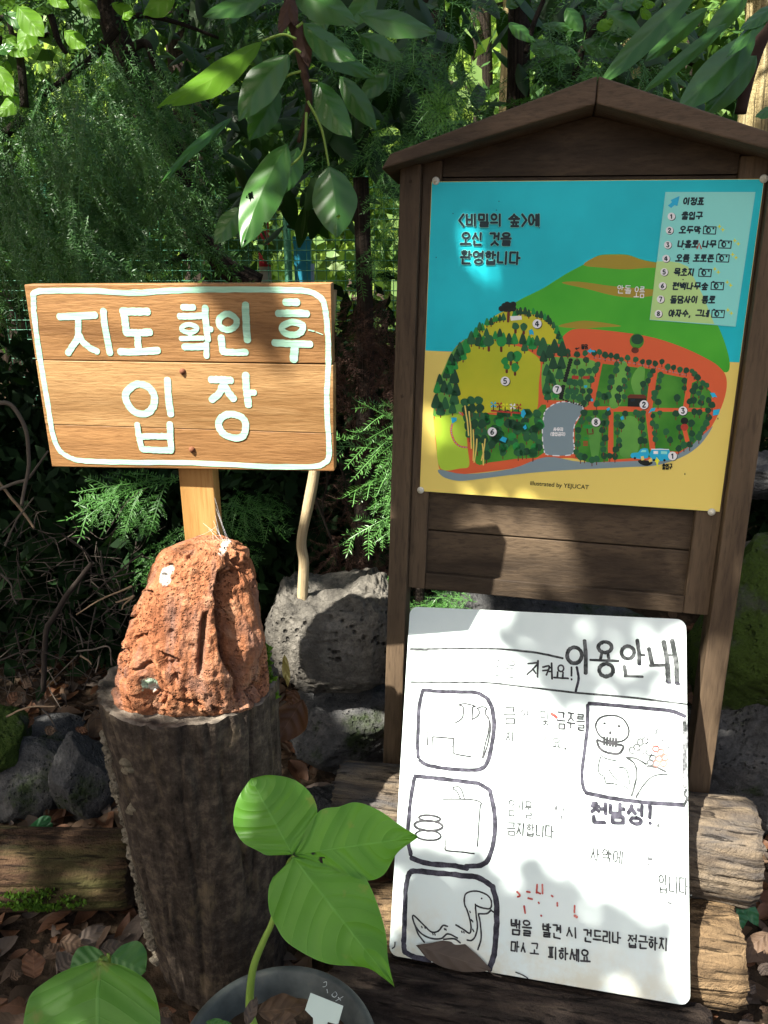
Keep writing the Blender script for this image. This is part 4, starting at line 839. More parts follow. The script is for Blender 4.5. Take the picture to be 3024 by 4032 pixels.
# grey veins + white and mint lichen stains, painted by place on the stone
v = rtn.co('Object'); oldc = rtn.b.inputs['Base Color'].links[0].from_socket
gv = rtn.ramp(rtn.noise(rtn.co('Object', (22, 22, 5)), 1.0, 5, .6, .8), [(.5, (0, 0, 0)), (.66, (1, 1, 1))])
c = rtn.mix(rtn.math('MULTIPLY', gv, .6), oldc, (.17, .115, .095))
base_loc = np.array([-.375, 1.24, .68])
def stain(cur, u, v_, rad, colr, zs=1.0, Yd=1.15):
    p = VY(u, v_, Yd) - base_loc
    sb = rtn.n('ShaderNodeVectorMath', operation='SUBTRACT'); rtn.l(rtn.co('Object'), sb.inputs[0]); sb.inputs[1].default_value = tuple(p)
    ml = rtn.n('ShaderNodeVectorMath', operation='MULTIPLY'); rtn.l(sb.outputs[0], ml.inputs[0]); ml.inputs[1].default_value = (1, .06, zs)
    le = rtn.n('ShaderNodeVectorMath', operation='LENGTH'); rtn.l(ml.outputs[0], le.inputs[0])
    d = rtn.math('ADD', rtn.math('DIVIDE', le.outputs['Value'], rad), rtn.math('MULTIPLY', rtn.math('SUBTRACT', rtn.noise(rtn.co('Object'), 60, 5, .7), .5), 1.6))
    return rtn.mix(rtn.ramp(d, [(.75, (1, 1, 1)), (.95, (0, 0, 0))]), cur, colr)
c = stain(c, 332, 1278, .013, (.5, .47, .42), .8); c = stain(c, 348, 1262, .009, (.45, .42, .36)); c = stain(c, 310, 1502, .017, (.42, .55, .40)); c = stain(c, 318, 1512, .012, (.6, .56, .48)); c = stain(c, 468, 1192, .011, (.75, .66, .58), .45, 1.19); c = stain(c, 440, 1178, .014, (.7, .55, .48), 1.4, 1.21)
rtn.l(c, rtn.b.inputs['Base Color'])
red = b.build('red_volcanic_rock', rt_, smooth=True, loc=base_loc)
tag(red, 'rust red porous volcanic rock with a deep crevice sitting on the tree stump', 'rock')

# ---- moss tufts growing behind the stone, on the stump
def tuft(mb, c, n, rad, hgt, seed=0, m=0):
    r = np.random.default_rng(seed)
    for i in range(n):
        a, q = r.uniform(0, 6.28), rad * math.sqrt(r.random()); p = np.array(c) + (q * math.cos(a), q * math.sin(a) * .6, r.uniform(-.2, .1) * hgt)
        d = unit((r.normal() * .6, r.normal() * .6 - .2, 1)) * hgt * r.uniform(.4, 1); s = unit(np.cross(d, r.normal(size=3))) * hgt * .22
        mb.add([p - s * .4, p + d * .6 - s, p + d, p + d * .6 + s, p + s * .4], [(0, 1, 2, 3, 4)], m)
mossm = leafmat('moss', (.03, .085, .008), (.12, .24, .03), .3, .7, .2, clump=30)

# ---- stump
def stump_mat():
    t = NT('stump_bark', .93, .12); v = t.co('Object', (26, 26, 3.2)); g = t.noise(v, 1.3, 8, .65, .5); f = t.noise(t.co('Object'), 60, 5, .65); sp = t.noise(t.co('Object', (1, 1, .5)), 21, 5, .6)
    c = t.ramp(t.math('ADD', t.math('MULTIPLY', g, .28), t.math('MULTIPLY', t.noise(t.co('Object'), 40, 8, .72), .72)), [(.33, (.013, .010, .008)), (.5, (.050, .039, .030)), (.68, (.14, .108, .078))])
    c = t.mix(t.math('MULTIPLY', t.ramp(sp, [(.56, (0, 0, 0)), (.66, (1, 1, 1))]), .6), c, (.13, .10, .062))
    c = t.mix(t.ramp(f, [(.74, (0, 0, 0)), (.78, (1, 1, 1))]), c, (.3, .27, .22))
    return t.done(c, t.bump(t.math('ADD', g, t.math('MULTIPLY', f, .5)), 1.0, .012))
def stumptop_mat():
    t = NT('stump_cut_top', .95, .1); v = t.co('Object'); n1 = t.noise(v, 30, 7, .7); n2 = t.voro(v, 38)
    c = t.ramp(t.math('ADD', t.math('MULTIPLY', n1, .7), t.math('MULTIPLY', n2, .4)), [(.3, (.02, .018, .016)), (.52, (.10, .085, .068)), (.75, (.25, .21, .165))])
    return t.done(c, t.bump(n1, 1.0, .01))
ST = np.array([-.375, 1.322, 0]); SR0, SR1, SH = .137, .170, .681
stump = thing('tree_stump', (ST[0], ST[1], 0), 'dark upright cut tree stump carrying the red volcanic rock', 'tree stump')
NA2, NR2 = 260, 160
th = np.linspace(0, 2 * np.pi, NA2, endpoint=False); kz = np.linspace(0, 1, NR2)
r0 = SR0 + (SR1 - SR0) * kz ** .8
xo = np.interp(kz, [0, 1], [.022, 0])
Pq = np.stack([ST[0] + xo[:, None] + r0[:, None] * np.cos(th), ST[1] + r0[:, None] * np.sin(th) + 0 * kz[:, None], np.repeat(-.03 + (SH + .03) * kz[:, None], NA2, 1)], -1)
d = .018 * fbm(Pq * np.array([9, 9, 2.5]), 3) + .006 * fbm(Pq * np.array([38, 38, 5]), 4) + .006 * fbm(Pq * np.array([90, 90, 22]), 3)
d -= .008 * np.clip(1 - np.abs(fbm(Pq * np.array([16, 16, 1.6]) + 5, 3)) * 18, 0, 1)
Pq[..., 0] += d * np.cos(th); Pq[..., 1] += d * np.sin(th); Pq[-1, :, 2] += .012 * fbm(Pq[-1] * 40, 3) ; Pq[-2, :, 2] = np.minimum(Pq[-2, :, 2], Pq[-1, :, 2] - .001)
b = MB(); b.grid(Pq, closed=True); b.build('bark', stump_mat(), stump, smooth=True)
rim = Pq[-1]; rings = 26; G = []
cen = rim.mean(0)
for i in range(rings + 1):
    q = cen + (rim - cen) * (1 - i / rings * .999); q[:, 2] = rim[:, 2] * (1 - min(1, i / 4)) + (SH - .003) * min(1, i / 4)
    if i > 0: q[:, 2] += .005 * fbm(q * 45, 4) + (.003 if i == 1 else 0)
    G.append(q)
b = MB(); b.grid(np.array(G), closed=True); b.build('cut_top', stumptop_mat(), stump, smooth=True)
crust = rock_mat('lichen_crust', ((.10, .085, .06), (.22, .19, .14), (.36, .32, .25)), 20, .9, 120)[0]
def lump(mb, c, r, seed, sc=(1, 1, 1), n=10, m=0, amp=.5, fr=1.3):
    th = np.linspace(0, 2 * np.pi, n * 2, endpoint=False); ph = np.linspace(-np.pi / 2, np.pi / 2, n)
    D = np.stack([np.cos(ph)[:, None] * np.cos(th), np.cos(ph)[:, None] * np.sin(th), np.sin(ph)[:, None] + 0 * th], -1)
    k = 1 + amp * fbm(D * fr + seed * 7.7, 4); mb.grid(np.array(c) + D * k[..., None] * r * np.array(sc), m, closed=True)
b = MB(); r = np.random.default_rng(5)
for i in range(190):
    z = r.uniform(.1, .60); z = z if r.random() < .8 else r.uniform(.02, .3); kk = (z + .03) / (SH + .03); rad = SR0 + (SR1 - SR0) * kk ** .8
    a = math.pi + r.normal() * .10 + .32 + .12 * math.sin(z * 14)
    s = r.uniform(.005, .013); lump(b, (ST[0] + .022 * (1 - kk) + (rad + .002) * math.cos(a), ST[1] + (rad + .002) * math.sin(a), z), s, i, (1, 1, r.uniform(.4, 1.2)), 7, amp=1.0, fr=1.8)
b.build('lichen_crust', crust, stump, smooth=False)['kind'] = 'stuff'
fung = rock_mat('fungus_skin', ((.06, .05, .035), (.13, .11, .075), (.2, .17, .12)), 14, .4, 90)[0]
for u, v, s in ((272, 1640, .016), (285, 1652, .014), (262, 1665, .012), (275, 1745, .013), (258, 1760, .012)):
    p = VY(u, v, 1.19); a = math.atan2(p[1] - ST[1], p[0] - ST[0]); rad = SR0 + (SR1 - SR0) * (max(p[2], 0) / SH) ** .8; b = MB()
    lump(b, (ST[0] + .01 + rad * math.cos(a) * 1.0, ST[1] + rad * math.sin(a), p[2]), s, u, (1.1, 1, .55), 10, amp=.5)
    b.build('bracket_fungus', fung, stump, smooth=True)
b = MB(); tuft(b, (ST[0] + .135, ST[1] - .01, SH + .0), 420, .028, .016, 3); tuft(b, (ST[0] + .150, ST[1] - .02, SH - .03), 200, .02, .014, 4)
for i in range(5): tuft(b, (ST[0] + .138, ST[1] + .0, SH + .015 * i), 190, .018, .014, 30 + i)
mo = b.build('moss_clump', mossm, loc=(ST[0] + .135, ST[1], SH)); tag(mo, 'bright green moss clump at the right foot of the red rock', 'moss')

# ---- logs
def log_mat(name, cols, rough=.9, bump=.9):
    t = NT(name, rough, .15); v = t.co('UV', (2.0, 26, 1)); uvn = t.noise(v, 1.0, 8, .65, .8); ob = t.noise(t.co('UV', (.9, 7, 1)), 1.0, 5, .6); f = t.noise(t.co('Object'), 75, 5, .65)
    c = t.ramp(uvn, [(.33, cols[0]), (.5, cols[1]), (.68, cols[2])])
    c = t.mix(t.math('MULTIPLY', t.ramp(ob, [(.45, (0, 0, 0)), (.62, (1, 1, 1))]), .7), c, cols[3])
    cr = t.ramp(t.noise(t.co('UV', (1.6, 34, 1)), 1.7, 6, .6, .3), [(.36, (1, 1, 1)), (.42, (0, 0, 0))])
    c = t.mix(t.math('MULTIPLY', cr, .6), c, tuple(x * .4 for x in cols[0]))
    return t.done(c, t.bump(t.math('SUBTRACT', t.math('ADD', t.math('MULTIPLY', uvn, .6), t.math('ADD', t.math('MULTIPLY', f, .8), t.math('MULTIPLY', t.noise(t.co('Object'), 220, 4, .7), .35))), t.math('MULTIPLY', cr, .9)), bump, .014)), t
def log(name, P0, P1, r0_, r1_, m, mend, label, seed=0, group='weathered logs around the signs', rough_end=.02, knots=0.5, parent=None, bow=0.0):
    P0, P1 = np.asarray(P0, float), np.asarray(P1, float); L_ = np.linalg.norm(P1 - P0); ax = (P1 - P0) / L_
    s1 = unit(np.cross(ax, (0, 0, 1))); s2 = np.cross(s1, ax); n, na = int(max(40, L_ * 150)), 90
    k = np.linspace(0, 1, n); th = np.linspace(0, 2 * np.pi, na, endpoint=False)
    rad = (r0_ + (r1_ - r0_) * k)[:, None] * np.ones((1, na))
    base = P0 + ax * (L_ * k)[:, None] + np.array([0, 0, 1]) * (bow * 4 * k * (1 - k))[:, None]
    D = s1 * np.cos(th)[:, None] + s2 * np.sin(th)[:, None]
    q = np.stack([k[:, None] * L_ * 3 + 0 * th, np.cos(th)[None] * 2.2 + 0 * k[:, None], np.sin(th)[None] * 2.2 + 0 * k[:, None]], -1) + seed * 5.1
    rr_ = rad * (1 + .16 * fbm(q * .8, 3) + .16 * knots * fbm(q * 2, 3) + .10 * fbm(q * np.array([1.2, 9, 9]), 3) - .09 * np.clip(1 - np.abs(fbm(q * np.array([.5, 4, 4]) + 3, 3)) * 12, 0, 1))
    endk = np.minimum(k, 1 - k)[:, None] * L_; rr_ *= np.clip(.86 + endk / .10, 0, 1) ** .5
    V = base[:, None] + D[None] * rr_[..., None]
    V[0] += ax * (rough_end * fbm(q[0] * 6, 3))[:, None]; V[-1] += ax * (rough_end * fbm(q[-1] * 6, 3))[:, None]
    uv = np.stack(np.broadcast_arrays((k * L_ / .25)[:, None], (np.abs(th - np.pi) / 6.283)[None]), -1)
    o = thing(name, (P0 + P1) / 2 * (1, 1, 0), label, 'log', group)
    b = MB(); b.grid(V, 0, uv, closed=True); b.build('bark', m, o, smooth=True)
    for e_, c_ in ((0, P0), (-1, P1)):
        G = [V[e_]]; c_ = V[e_].mean(0)
        for i in range(1, 8): 
            qq = c_ + (V[e_] - c_) * (1 - i / 7.02); qq += ax * (rough_end * .5 * fbm(qq * 60 + seed, 3))[:, None]; G.append(qq)
        G = G if e_ == -1 else G
        b = MB(); b.grid(np.array(G), closed=True); b.build('cut_end', mend, o, smooth=True)
    return o
logend = log_mat('weathered_log_end', ((.05, .036, .026), (.10, .072, .05), (.20, .15, .10), (.13, .095, .065)))[0]
lgA = log_mat('weathered_log_grey_tan', ((.045, .035, .028), (.12, .094, .066), (.24, .185, .12), (.062, .068, .076)))[0]
lgB = log_mat('weathered_log_tan', ((.05, .034, .02), (.135, .09, .048), (.28, .19, .10), (.12, .085, .05)))[0]
lgC = log_mat('dark_log', ((.012, .009, .008), (.045, .033, .026), (.11, .082, .06), (.03, .024, .02)))[0]  # very dark brown log colours
lgD = log_mat('mossy_brown_log', ((.016, .010, .006), (.05, .028, .016), (.11, .068, .036), (.06, .062, .02)))[0]
P0, P1 = VY(732, 1716, 1.475), VY(1622, 1842, 1.285); log('log', P0, P1, .074, .104, lgA, logend, 'grey tan log with wide end lying behind the whiteboard, upper one at its right edge', 1)
P0, P1 = VY(700, 2000, 1.34), VY(1588, 2062, 1.19); P0[2] = .075; log('log', P0, P1, .072, .098, lgB, logend, 'tan weathered log sticking out low at the right edge of the whiteboard', 2)
BLc, BRc = WP.pt(0, -wh, 0), WP.pt(ww, -wh, 0); axd = unit(BRc - BLc)
P0, P1 = BLc - axd * .115, BRc + axd * .035; P0 = P0 + (0, -.03, -.098); P1 = P1 + (0, -.03, -.098); log('log', P0, P1, .088, .094, lgC, lgA, 'dark brown log under the bottom edge of the whiteboard', 3, knots=.25)
P0, P1 = VY(846, 1570, 1.70), VY(1330, 1600, 1.62); log('log', P0, P1, .078, .078, lgB, lgB, 'short pale log end right of the left notice board post, top of the pile', 4)
P0 = VY(-150, 1905, 1.47); P1 = VY(300, 1925, 1.47); P0[2] = P1[2] = .085; ll = log('log', P0, P1, .095, .085, lgD, logend, 'mossy rotten brown log on the ground left of the stump', 5)
b = MB(); r = np.random.default_rng(8)
for i in range(26): tuft(b, P0 + (P1 - P0) * r.uniform(.45, .78) + (0, -.085 + r.uniform(-.005, .01), r.uniform(-.035, .015)), 60, .025, .016, i)
b.build('moss', mossm, ll)

# ---- boulders
def boulder(name, c, rad, m, label, seed, cuts=9, amp=.28, n=90, group=None, depthcut=.82):
    th = np.linspace(0, 2 * np.pi, n * 2, endpoint=False); ph = np.linspace(-np.pi / 2, np.pi / 2, n); r = np.random.default_rng(seed)
    D = np.stack([np.cos(ph)[:, None] * np.cos(th), np.cos(ph)[:, None] * np.sin(th), np.sin(ph)[:, None] + 0 * th], -1)
    k = np.ones(D.shape[:2])
    for i in range(cuts):
        nn = unit(r.normal(size=3)); dd = r.uniform(depthcut - .12, depthcut + .08); dot = D @ nn; k = np.minimum(k, np.where(dot > .05, dd / np.maximum(dot, .05), 9))
    k = k * (1 + amp * fbm(D * 1.6 + seed, 4) + .10 * fbm(D * 6 + seed, 4) + .05 * fbm(D * 20 + seed, 3))
    b = MB(); b.grid(np.array(c) + D * k[..., None] * np.array(rad), closed=True)
    o = b.build(name, m, smooth=True, loc=c); return tag(o, label, 'boulder', group)
greyp = rock_mat('grey_basalt', ((.055, .05, .043), (.13, .12, .10), (.24, .22, .185)), 7, 1.0, 55, None, .9)[0]
darkp = rock_mat('dark_basalt', ((.035, .036, .036), (.08, .08, .078), (.14, .135, .125)), 8, .9, 80, (.035, .05, .02), .5, .62)[0]
mossb = rock_mat('mossy_basalt', ((.03, .03, .028), (.07, .068, .06), (.12, .115, .10)), 7, .9, 60, (.045, .075, .012), .5, .42)[0]
gB = 'volcanic boulders of the low stone wall'
# big porous boulder with a saddle on top
sc_ = [(590, 1268), (615, 1272), (650, 1283), (685, 1288), (720, 1285), (770, 1275), (835, 1258)]
n = 110; th = np.linspace(0, 2 * np.pi, n * 2, endpoint=False); ph = np.linspace(-np.pi / 2, np.pi / 2, n)
D = np.stack([np.cos(ph)[:, None] * np.cos(th), np.cos(ph)[:, None] * np.sin(th), np.sin(ph)[:, None] + 0 * th], -1)
D2 = np.sign(D) * np.abs(D) ** .55; D2[..., 0] *= 1 - .45 * np.clip(-D[..., 2], 0, 1) * (D[..., 0] < 0)
c_ = VY(722, 1372, 1.80); kq = 1 + .20 * fbm(D * 2.2 + 2, 4) + .12 * fbm(D * 6, 4) + .04 * fbm(D * 22, 3)
Vb = c_ + D2 * kq[..., None] * np.array([.160, .14, .115])
topz = np.interp(Vb[..., 0], [VY(u, v, 1.74)[0] for u, v in sc_], [VY(u, v, 1.74)[2] for u, v in sc_])
up = np.clip(D[..., 2], 0, 1) ** .5; Vb[..., 2] = np.where(D[..., 2] > 0, c_[2] + (topz - c_[2]) * up * (.97 + .25 * fbm(D * 9, 3)), Vb[..., 2])
b = MB(); b.grid(Vb, closed=True); tag(b.build('boulder', greyp, smooth=True, loc=c_), 'pale grey boulder full of small holes with sunlit top beside the notice board post', 'boulder', gB)
boulder('boulder', VY(745, 1560, 1.80), (.19, .15, .12), darkp, 'dark boulder under the pale grey holed boulder', 4, group=gB)
boulder('boulder', VY(690, 1790, 1.72), (.16, .13, .12), darkp, 'dark boulder on the ground just right of the stump', 6, group=gB)
boulder('boulder', VY(62, 1680, 1.86), (.165, .13, .125), darkp, 'wide dark boulder left of the stump at the edge of the picture', 11, group=gB)
boulder('boulder', VY(182, 1685, 1.80), (.085, .10, .15), darkp, 'upright dark boulder leaning against the left side of the stump', 13, group=gB)
boulder('boulder', VY(-5, 1600, 1.86), (.09, .10, .09), mossb, 'small greenish boulder sitting on top of the wide dark boulder', 14, group=gB)
boulder('boulder', VY(110, 1590, 1.98), (.10, .10, .05), darkp, 'small flat boulder behind the wide dark boulder', 17, group=gB)
boulder('boulder', VY(1662, 1365, 1.80), (.20, .2, .27), mossb, 'large dark mossy boulder right of the notice board', 21, group=gB)
boulder('boulder', VY(1640, 1215, 1.95), (.085, .09, .065), greyp, 'small yellowish grey stone on top of the mossy boulder', 23, group=gB)
boulder('boulder', VY(1690, 1190, 1.92), (.07, .09, .06), mossb, 'round mossy stone at the right picture edge above the large boulder', 24, group=gB)
boulder('boulder', VY(1640, 1640, 1.72), (.22, .14, .2), darkp, 'dark boulder behind the right end of the tan grey log', 27, group=gB)
boulder('boulder', VY(1625, 1018, 2.9), (.30, .2, .10), darkp, 'bluish dark stone far behind the right notice board post', 29, group=gB)
boulder('boulder', VY(1120, 1360, 2.0), (.40, .15, .17), darkp, 'long dark boulder hidden behind the top of the whiteboard', 31, group=gB)
# ================================================================== LEAFY PLANTS IN FRONT
def prof(tab, t):
    a = np.array([(0, .0)] + list(tab) + [(1, 0.0)]); x = np.array(smooth_line(a, 8)); o = np.argsort(x[:, 0]); return np.maximum(0.0, np.interp(t, x[o, 0], x[o, 1]))
OV = [(.12, .55), (.35, .95), (.55, .98), (.8, .6), (.93, .22)]
def leaf_px(mb, pl, base, tip, wl, wr, fold=.15, ripple=.004, nu=34, nv=8, seed=0, m=0, cup=0.0, bend=0.0, mid_bend=0.0, holes=()):
    """leaf whose outline is given in photo pixels on plane pl; wl/wr = [(t, px)] either side of the midrib"""
    base, tip = np.asarray(base, float), np.asarray(tip, float); d = tip - base; Ln = np.linalg.norm(d); d /= Ln; pr = np.array([d[1], -d[0]])
    t = np.linspace(0, 1, nu); s = np.linspace(-1, 1, 2 * nv + 1)
    a, b_ = prof(wl, t), prof(wr, t); P = np.zeros((nu, len(s), 3)); uv = np.zeros((nu, len(s), 2)); mpx = Ln * np.linalg.norm(pl.hit(*base) - pl.hit(*tip)) / Ln
    r = np.random.default_rng(seed); ph = r.uniform(0, 6, 4)
    for i in range(nu):
        q = base + d * Ln * t[i] + pr * mid_bend * Ln * math.sin(math.pi * t[i])
        for j, sv in enumerate(s):
            w_ = a[i] if sv > 0 else b_[i]; p = q + pr * sv * w_; w3 = w_ / Ln * mpx
            h = -fold * abs(sv) * w3 + cup * sv * sv * w3 - bend * mpx * t[i] ** 2 + ripple * abs(sv) ** 1.5 * math.sin(11 * t[i] + ph[0] + (1.5 if sv > 0 else 0)) * min(1, 6 * t[i]) + ripple * .35 * math.sin(abs(sv) * 6 - 26 * t[i])
            P[i, j] = pl.hit(*p) + pl.n * h; uv[i, j] = (t[i], sv)
    n0 = len(mb.F); mb.grid(P, m, uv)
    if holes:
        nj = len(s) - 1; kp = []
        for q_ in range(len(mb.F) - n0):
            tc, sc_ = (q_ // nj + .5) / (nu - 1), -1 + 2 * (q_ % nj + .5) / nj
            if not any(((tc - a_) / c_) ** 2 + ((sc_ - b2) / d_) ** 2 < 1 + .5 * math.sin(q_ * 1.7) for a_, b2, c_, d_ in holes): kp.append(n0 + q_)
        mb.F[n0:] = [mb.F[i] for i in kp]; del mb.M[len(mb.F):]
def sc2(tab, k): return [(a, b_ * k) for a, b_ in tab]
aris = leafmat('arisaema_leaf', (.045, .15, .010), (.10, .265, .028), .32, .45, .35, vein=True, clump=6, spots=(.22, .2, .05), vcol=(.13, .32, .06), nv=10, vb=.3, vk=.5)
aris2 = leafmat('seedling_leaf', (.03, .11, .02), (.065, .19, .04), .3, .45, .4, vein=True, clump=9, vcol=(.10, .26, .06), nv=5, vb=.05, vk=.3)
stemm = mat('pale_green_stem', (.19, .30, .05), .5)
# potted three-leaved plant
CPX = (632 * K, 1850 * K)
AC = PY(*CPX, .97)
AP = Plane(AC, (1, .05, .02), (0, .62, .78))
ar = thing('woodland_plant', (AC[0] - .05, .93, .2), 'tall three leaved green plant growing out of the round grey pot', 'plant')
for i, (bs, tp, wl, wr) in enumerate((
    ((632, 1846), (541, 1682), [(.128, 47), (.22, 60), (.40, 82), (.60, 84), (.80, 60), (.93, 28)], [(.13, 66), (.40, 98), (.72, 84), (.93, 40)]),
    ((636, 1846), (905, 1808), [(.10, 45), (.248, 86), (.40, 89), (.547, 93), (.72, 68), (.86, 32)], [(.10, 16), (.224, 34), (.42, 64), (.553, 79), (.687, 70), (.82, 27)]),
    ((634, 1851), (853, 2137), [(.05, 22), (.131, 38), (.30, 90), (.439, 91), (.688, 60), (.85, 24)], [(.03, 70), (.149, 110), (.27, 124), (.398, 125), (.621, 88), (.796, 25), (.9, 9)]))):
    bs, tp = np.array(bs) * K, np.array(tp) * K; b = MB()
    if i == 2: wl, wr = wl, wr
    leaf_px(b, AP, bs, tp, sc2(wl, K), sc2(wr, K), .10, .0035, seed=i, bend=(.02, .03, .06)[i], nu=90 if i == 1 else 44, nv=22 if i == 1 else 10, holes=((), ((.15, -.16, .022, .10), (.20, -.62, .016, .22), (.215, -.45, .02, .06)), ((.30, -.45, .006, .03),))[i])
    o = b.build('leaflet', aris, ar, smooth=True)
b = MB()
sp_ = [PY(1075, 3620, .965), PY(1040, 3700, .955), PY(1000, 3800, .945), PY(985, 3900, .94), PY(985, 3990, .935), PY(1005, 4080, .93)]
sp_ = [AC + (0, .002, -.004), AC + (-.012, .02, -.04)] + sp_
sp_.append(sp_[-1] * (1, 1, 0) + (0, 0, .13)); q = smooth_line(sp_, 7); tube(b, q, np.linspace(.0035, .0082, len(q)), seg=12); b.build('stem', stemm, ar, smooth=True)
# pot
PTC = np.array([VY(595, 2200, .92)[0], .925, 0]); PRZ = .215
def potm():
    t = NT('grey_plastic_pot', .55, .35); v = t.co('Object'); n = t.noise(v, 12, 6, .6); f = t.noise(v, 45, 5, .6)
    c = t.ramp(t.math('ADD', t.math('MULTIPLY', n, .7), t.math('MULTIPLY', f, .3)), [(.35, (.028, .034, .034)), (.55, (.06, .07, .067)), (.7, (.11, .106, .085))])
    return t.done(c, t.bump(f, .3, .003))
pot = thing('plant_pot', (PTC[0], PTC[1], 0), 'round scuffed grey plastic plant pot holding soil and dead leaves', 'plant pot')
pr = [(.105, 0), (.125, .10), (.148, .185), (.151, .187), (.152, .190), (.163, .192), (.166, .197), (.166, .212), (.162, .217), (.154, .217), (.149, .211), (.140, .190), (.134, .150)]
th = np.linspace(0, 2 * np.pi, 96, endpoint=False); G = np.array([[(PTC[0] + r_ * math.cos(a), PTC[1] + r_ * math.sin(a), z_) for a in th] for r_, z_ in smooth_line(pr, 3)])
b = MB(); b.grid(G[:, ::-1], closed=True); b.build('pot_wall', potm(), pot, smooth=True)
rg = np.linspace(.0, .139, 14); G = np.array([[(PTC[0] + r_ * math.cos(a), PTC[1] + r_ * math.sin(a), .168 + .012 * float(fbm(np.array([r_ * math.cos(a) * 30, r_ * math.sin(a) * 30, 0.5]), 3))) for a in th] for r_ in rg])
b = MB(); b.grid(G, closed=True); b.build('soil', _m['soil'], pot, smooth=True)
b = MB()
RIMP = Plane(np.array([PTC[0], PTC[1], .2178]), (1, 0, 0), (0, 1, 0)); RIMP.n = np.array([0, 0, 1.0])
RC_ = crop(700, 3700, .4822); chalk = mat('scratched_white_marks', (.36, .39, .38), .8)
RW = Plane(np.array([PTC[0], PTC[1], .2182]), (1, 0, 0), (0, 1, 0)); RW.n = np.array([0, 0, 1.0])
for pts in ([(1190, 350), (1215, 345), (1210, 380), (1185, 385)], [(1218, 405), (1224, 435)], [(1258, 450), (1285, 425), (1300, 450), (1280, 470), (1258, 455)], [(1290, 500), (1350, 465)], [(1310, 470), (1330, 495)]):
    ribbon(b, RW, [RC_(*p) for p in pts], .0014, .0, wob=.3, n=3)
b.build('rim_writing', chalk, pot)
# plant tag
TGP = Plane(PY(1300, 3950, .86), (.95, .1, -.25), (.1, .62, .78)); b = MB()
tq = [RC_(1085, 435), RC_(1352, 542), RC_(1312, 686), RC_(1290, 690), RC_(1225, 672), RC_(1195, 800), RC_(1110, 800), RC_(1105, 640), RC_(1040, 575)]
f = [TGP.hit(*p) for p in tq]; k_ = [p - TGP.n * .0012 for p in f]; nq = len(f)
b.add(f + k_, [tuple(range(nq - 1, -1, -1)), tuple(range(nq, 2 * nq))] + [(i, i + nq, (i + 1) % nq + nq, (i + 1) % nq) for i in range(nq)])
def tagm():
    t = NT('plant_tag_plastic', .5, .3); s = t.ramp(t.noise(t.co('Object'), 90, 4, .6), [(.68, (0, 0, 0)), (.76, (1, 1, 1))]); return t.done(t.mix(t.math('MULTIPLY', s, .6), (.52, .62, .53), (.2, .2, .14)))
tag(b.build('plant_tag', tagm()), 'blank pale green plastic plant tag stuck in the grey pot', 'plant tag')
# dead leaves: individual ones
dead1 = leafmat('dead_leaf_brown', (.05, .032, .02), (.13, .083, .052), .12, .7, .25, vein=True, clump=14, spots=(.07, .05, .04), vcol=(.3, .19, .11), nv=9, vb=.12, vk=.22)
dead2 = leafmat('dead_leaf_grey', (.055, .042, .033), (.12, .092, .072), .08, .75, .25, vein=True, clump=14, vcol=(.2, .15, .11), nv=9, vb=.12, vk=.22)
dead3 = leafmat('dead_leaf_rust', (.062, .028, .014), (.14, .066, .033), .2, .6, .3, vein=True, clump=14, vcol=(.34, .17, .08), nv=9, vb=.12, vk=.22)
gD = 'fallen dead leaves lying about'
def dleaf(base, tip, hw_, Y, tilt, m, label, seed=0, fold=.3, bend=.1, cup=.3, name='dead_leaf'):
    c = PY((base[0] + tip[0]) / 2, (base[1] + tip[1]) / 2, Y); pl = Plane(c, (1, 0, tilt[0]), (0, math.cos(R(tilt[1])), math.sin(R(tilt[1])))); b = MB()
    leaf_px(b, pl, base, tip, sc2(OV, hw_), sc2(OV, hw_ * .9), fold, .004, seed=seed, bend=bend, cup=cup)
    return tag(b.build(name, m, smooth=True), label, 'dead leaf', gD)
dleaf(RC_(650, 590), RC_(1050, 560), 62, .90, (0, 55), dead1, 'curled brown dead leaf inside the grey pot beside the pale tag', 1, .5, .2, .6)
dleaf(RC_(560, 700), RC_(640, 470), 26, .885, (0, 60), dead2, 'narrow dead leaf beside the plant stem in the grey pot', 2)
dleaf(RC_(760, 660), RC_(980, 720), 50, .86, (0, 30), dead1, 'dark dead leaf at the lower edge of the pot opening', 3)
# leaf resting on the whiteboard's lower left
b = MB(); WPo = Plane(WP.pt(0, 0, .008), WP.r, WP.b); leaf_px(b, WPo, WL(438, 1885), WL(985, 2065), [(.15, 25), (.35, 52), (.55, 62), (.8, 34)], [(.15, 32), (.35, 50), (.6, 52), (.85, 22)], .12, .003, seed=5, cup=-.15)
dl = b.build('dead_leaf', dead2, smooth=True); tag(dl, 'greyish brown dead leaf lying against the lower left of the whiteboard', 'dead leaf', gD)
b = MB(); q = smooth_line([WP.pt(*WP.loc(*WL(975, 2055)), .012), WP.pt(*WP.loc(*WL(1010, 2085)), .010), WP.pt(*WP.loc(*WL(1060, 2105)), .006)], 5); tube(b, q, .0012, seg=6); b.build('leaf_stalk', dead2, dl)
C6 = crop(300, 1900, .7836)
dleaf(C6(1140, 1090), C6(1010, 1290), 70, 1.42, (0, 70), dead3, 'large rust brown curled leaf behind the right edge of the stump', 6, .2, -.2, .6)
dleaf(C6(1100, 1040), C6(1075, 1120), 30, 1.40, (0, 60), dead3, 'small orange dried leaf above the rust brown leaf by the stump', 7)
dleaf(C6(1045, 865), C6(1062, 1035), 16, 1.42, (0, 80), leafmat('yellowed_leaf', (.35, .27, .09), (.5, .4, .15), .3, .5, .3), 'narrow pale yellow dead leaf standing right of the red rock', 8)
C7 = crop(0, 3300, .4219)
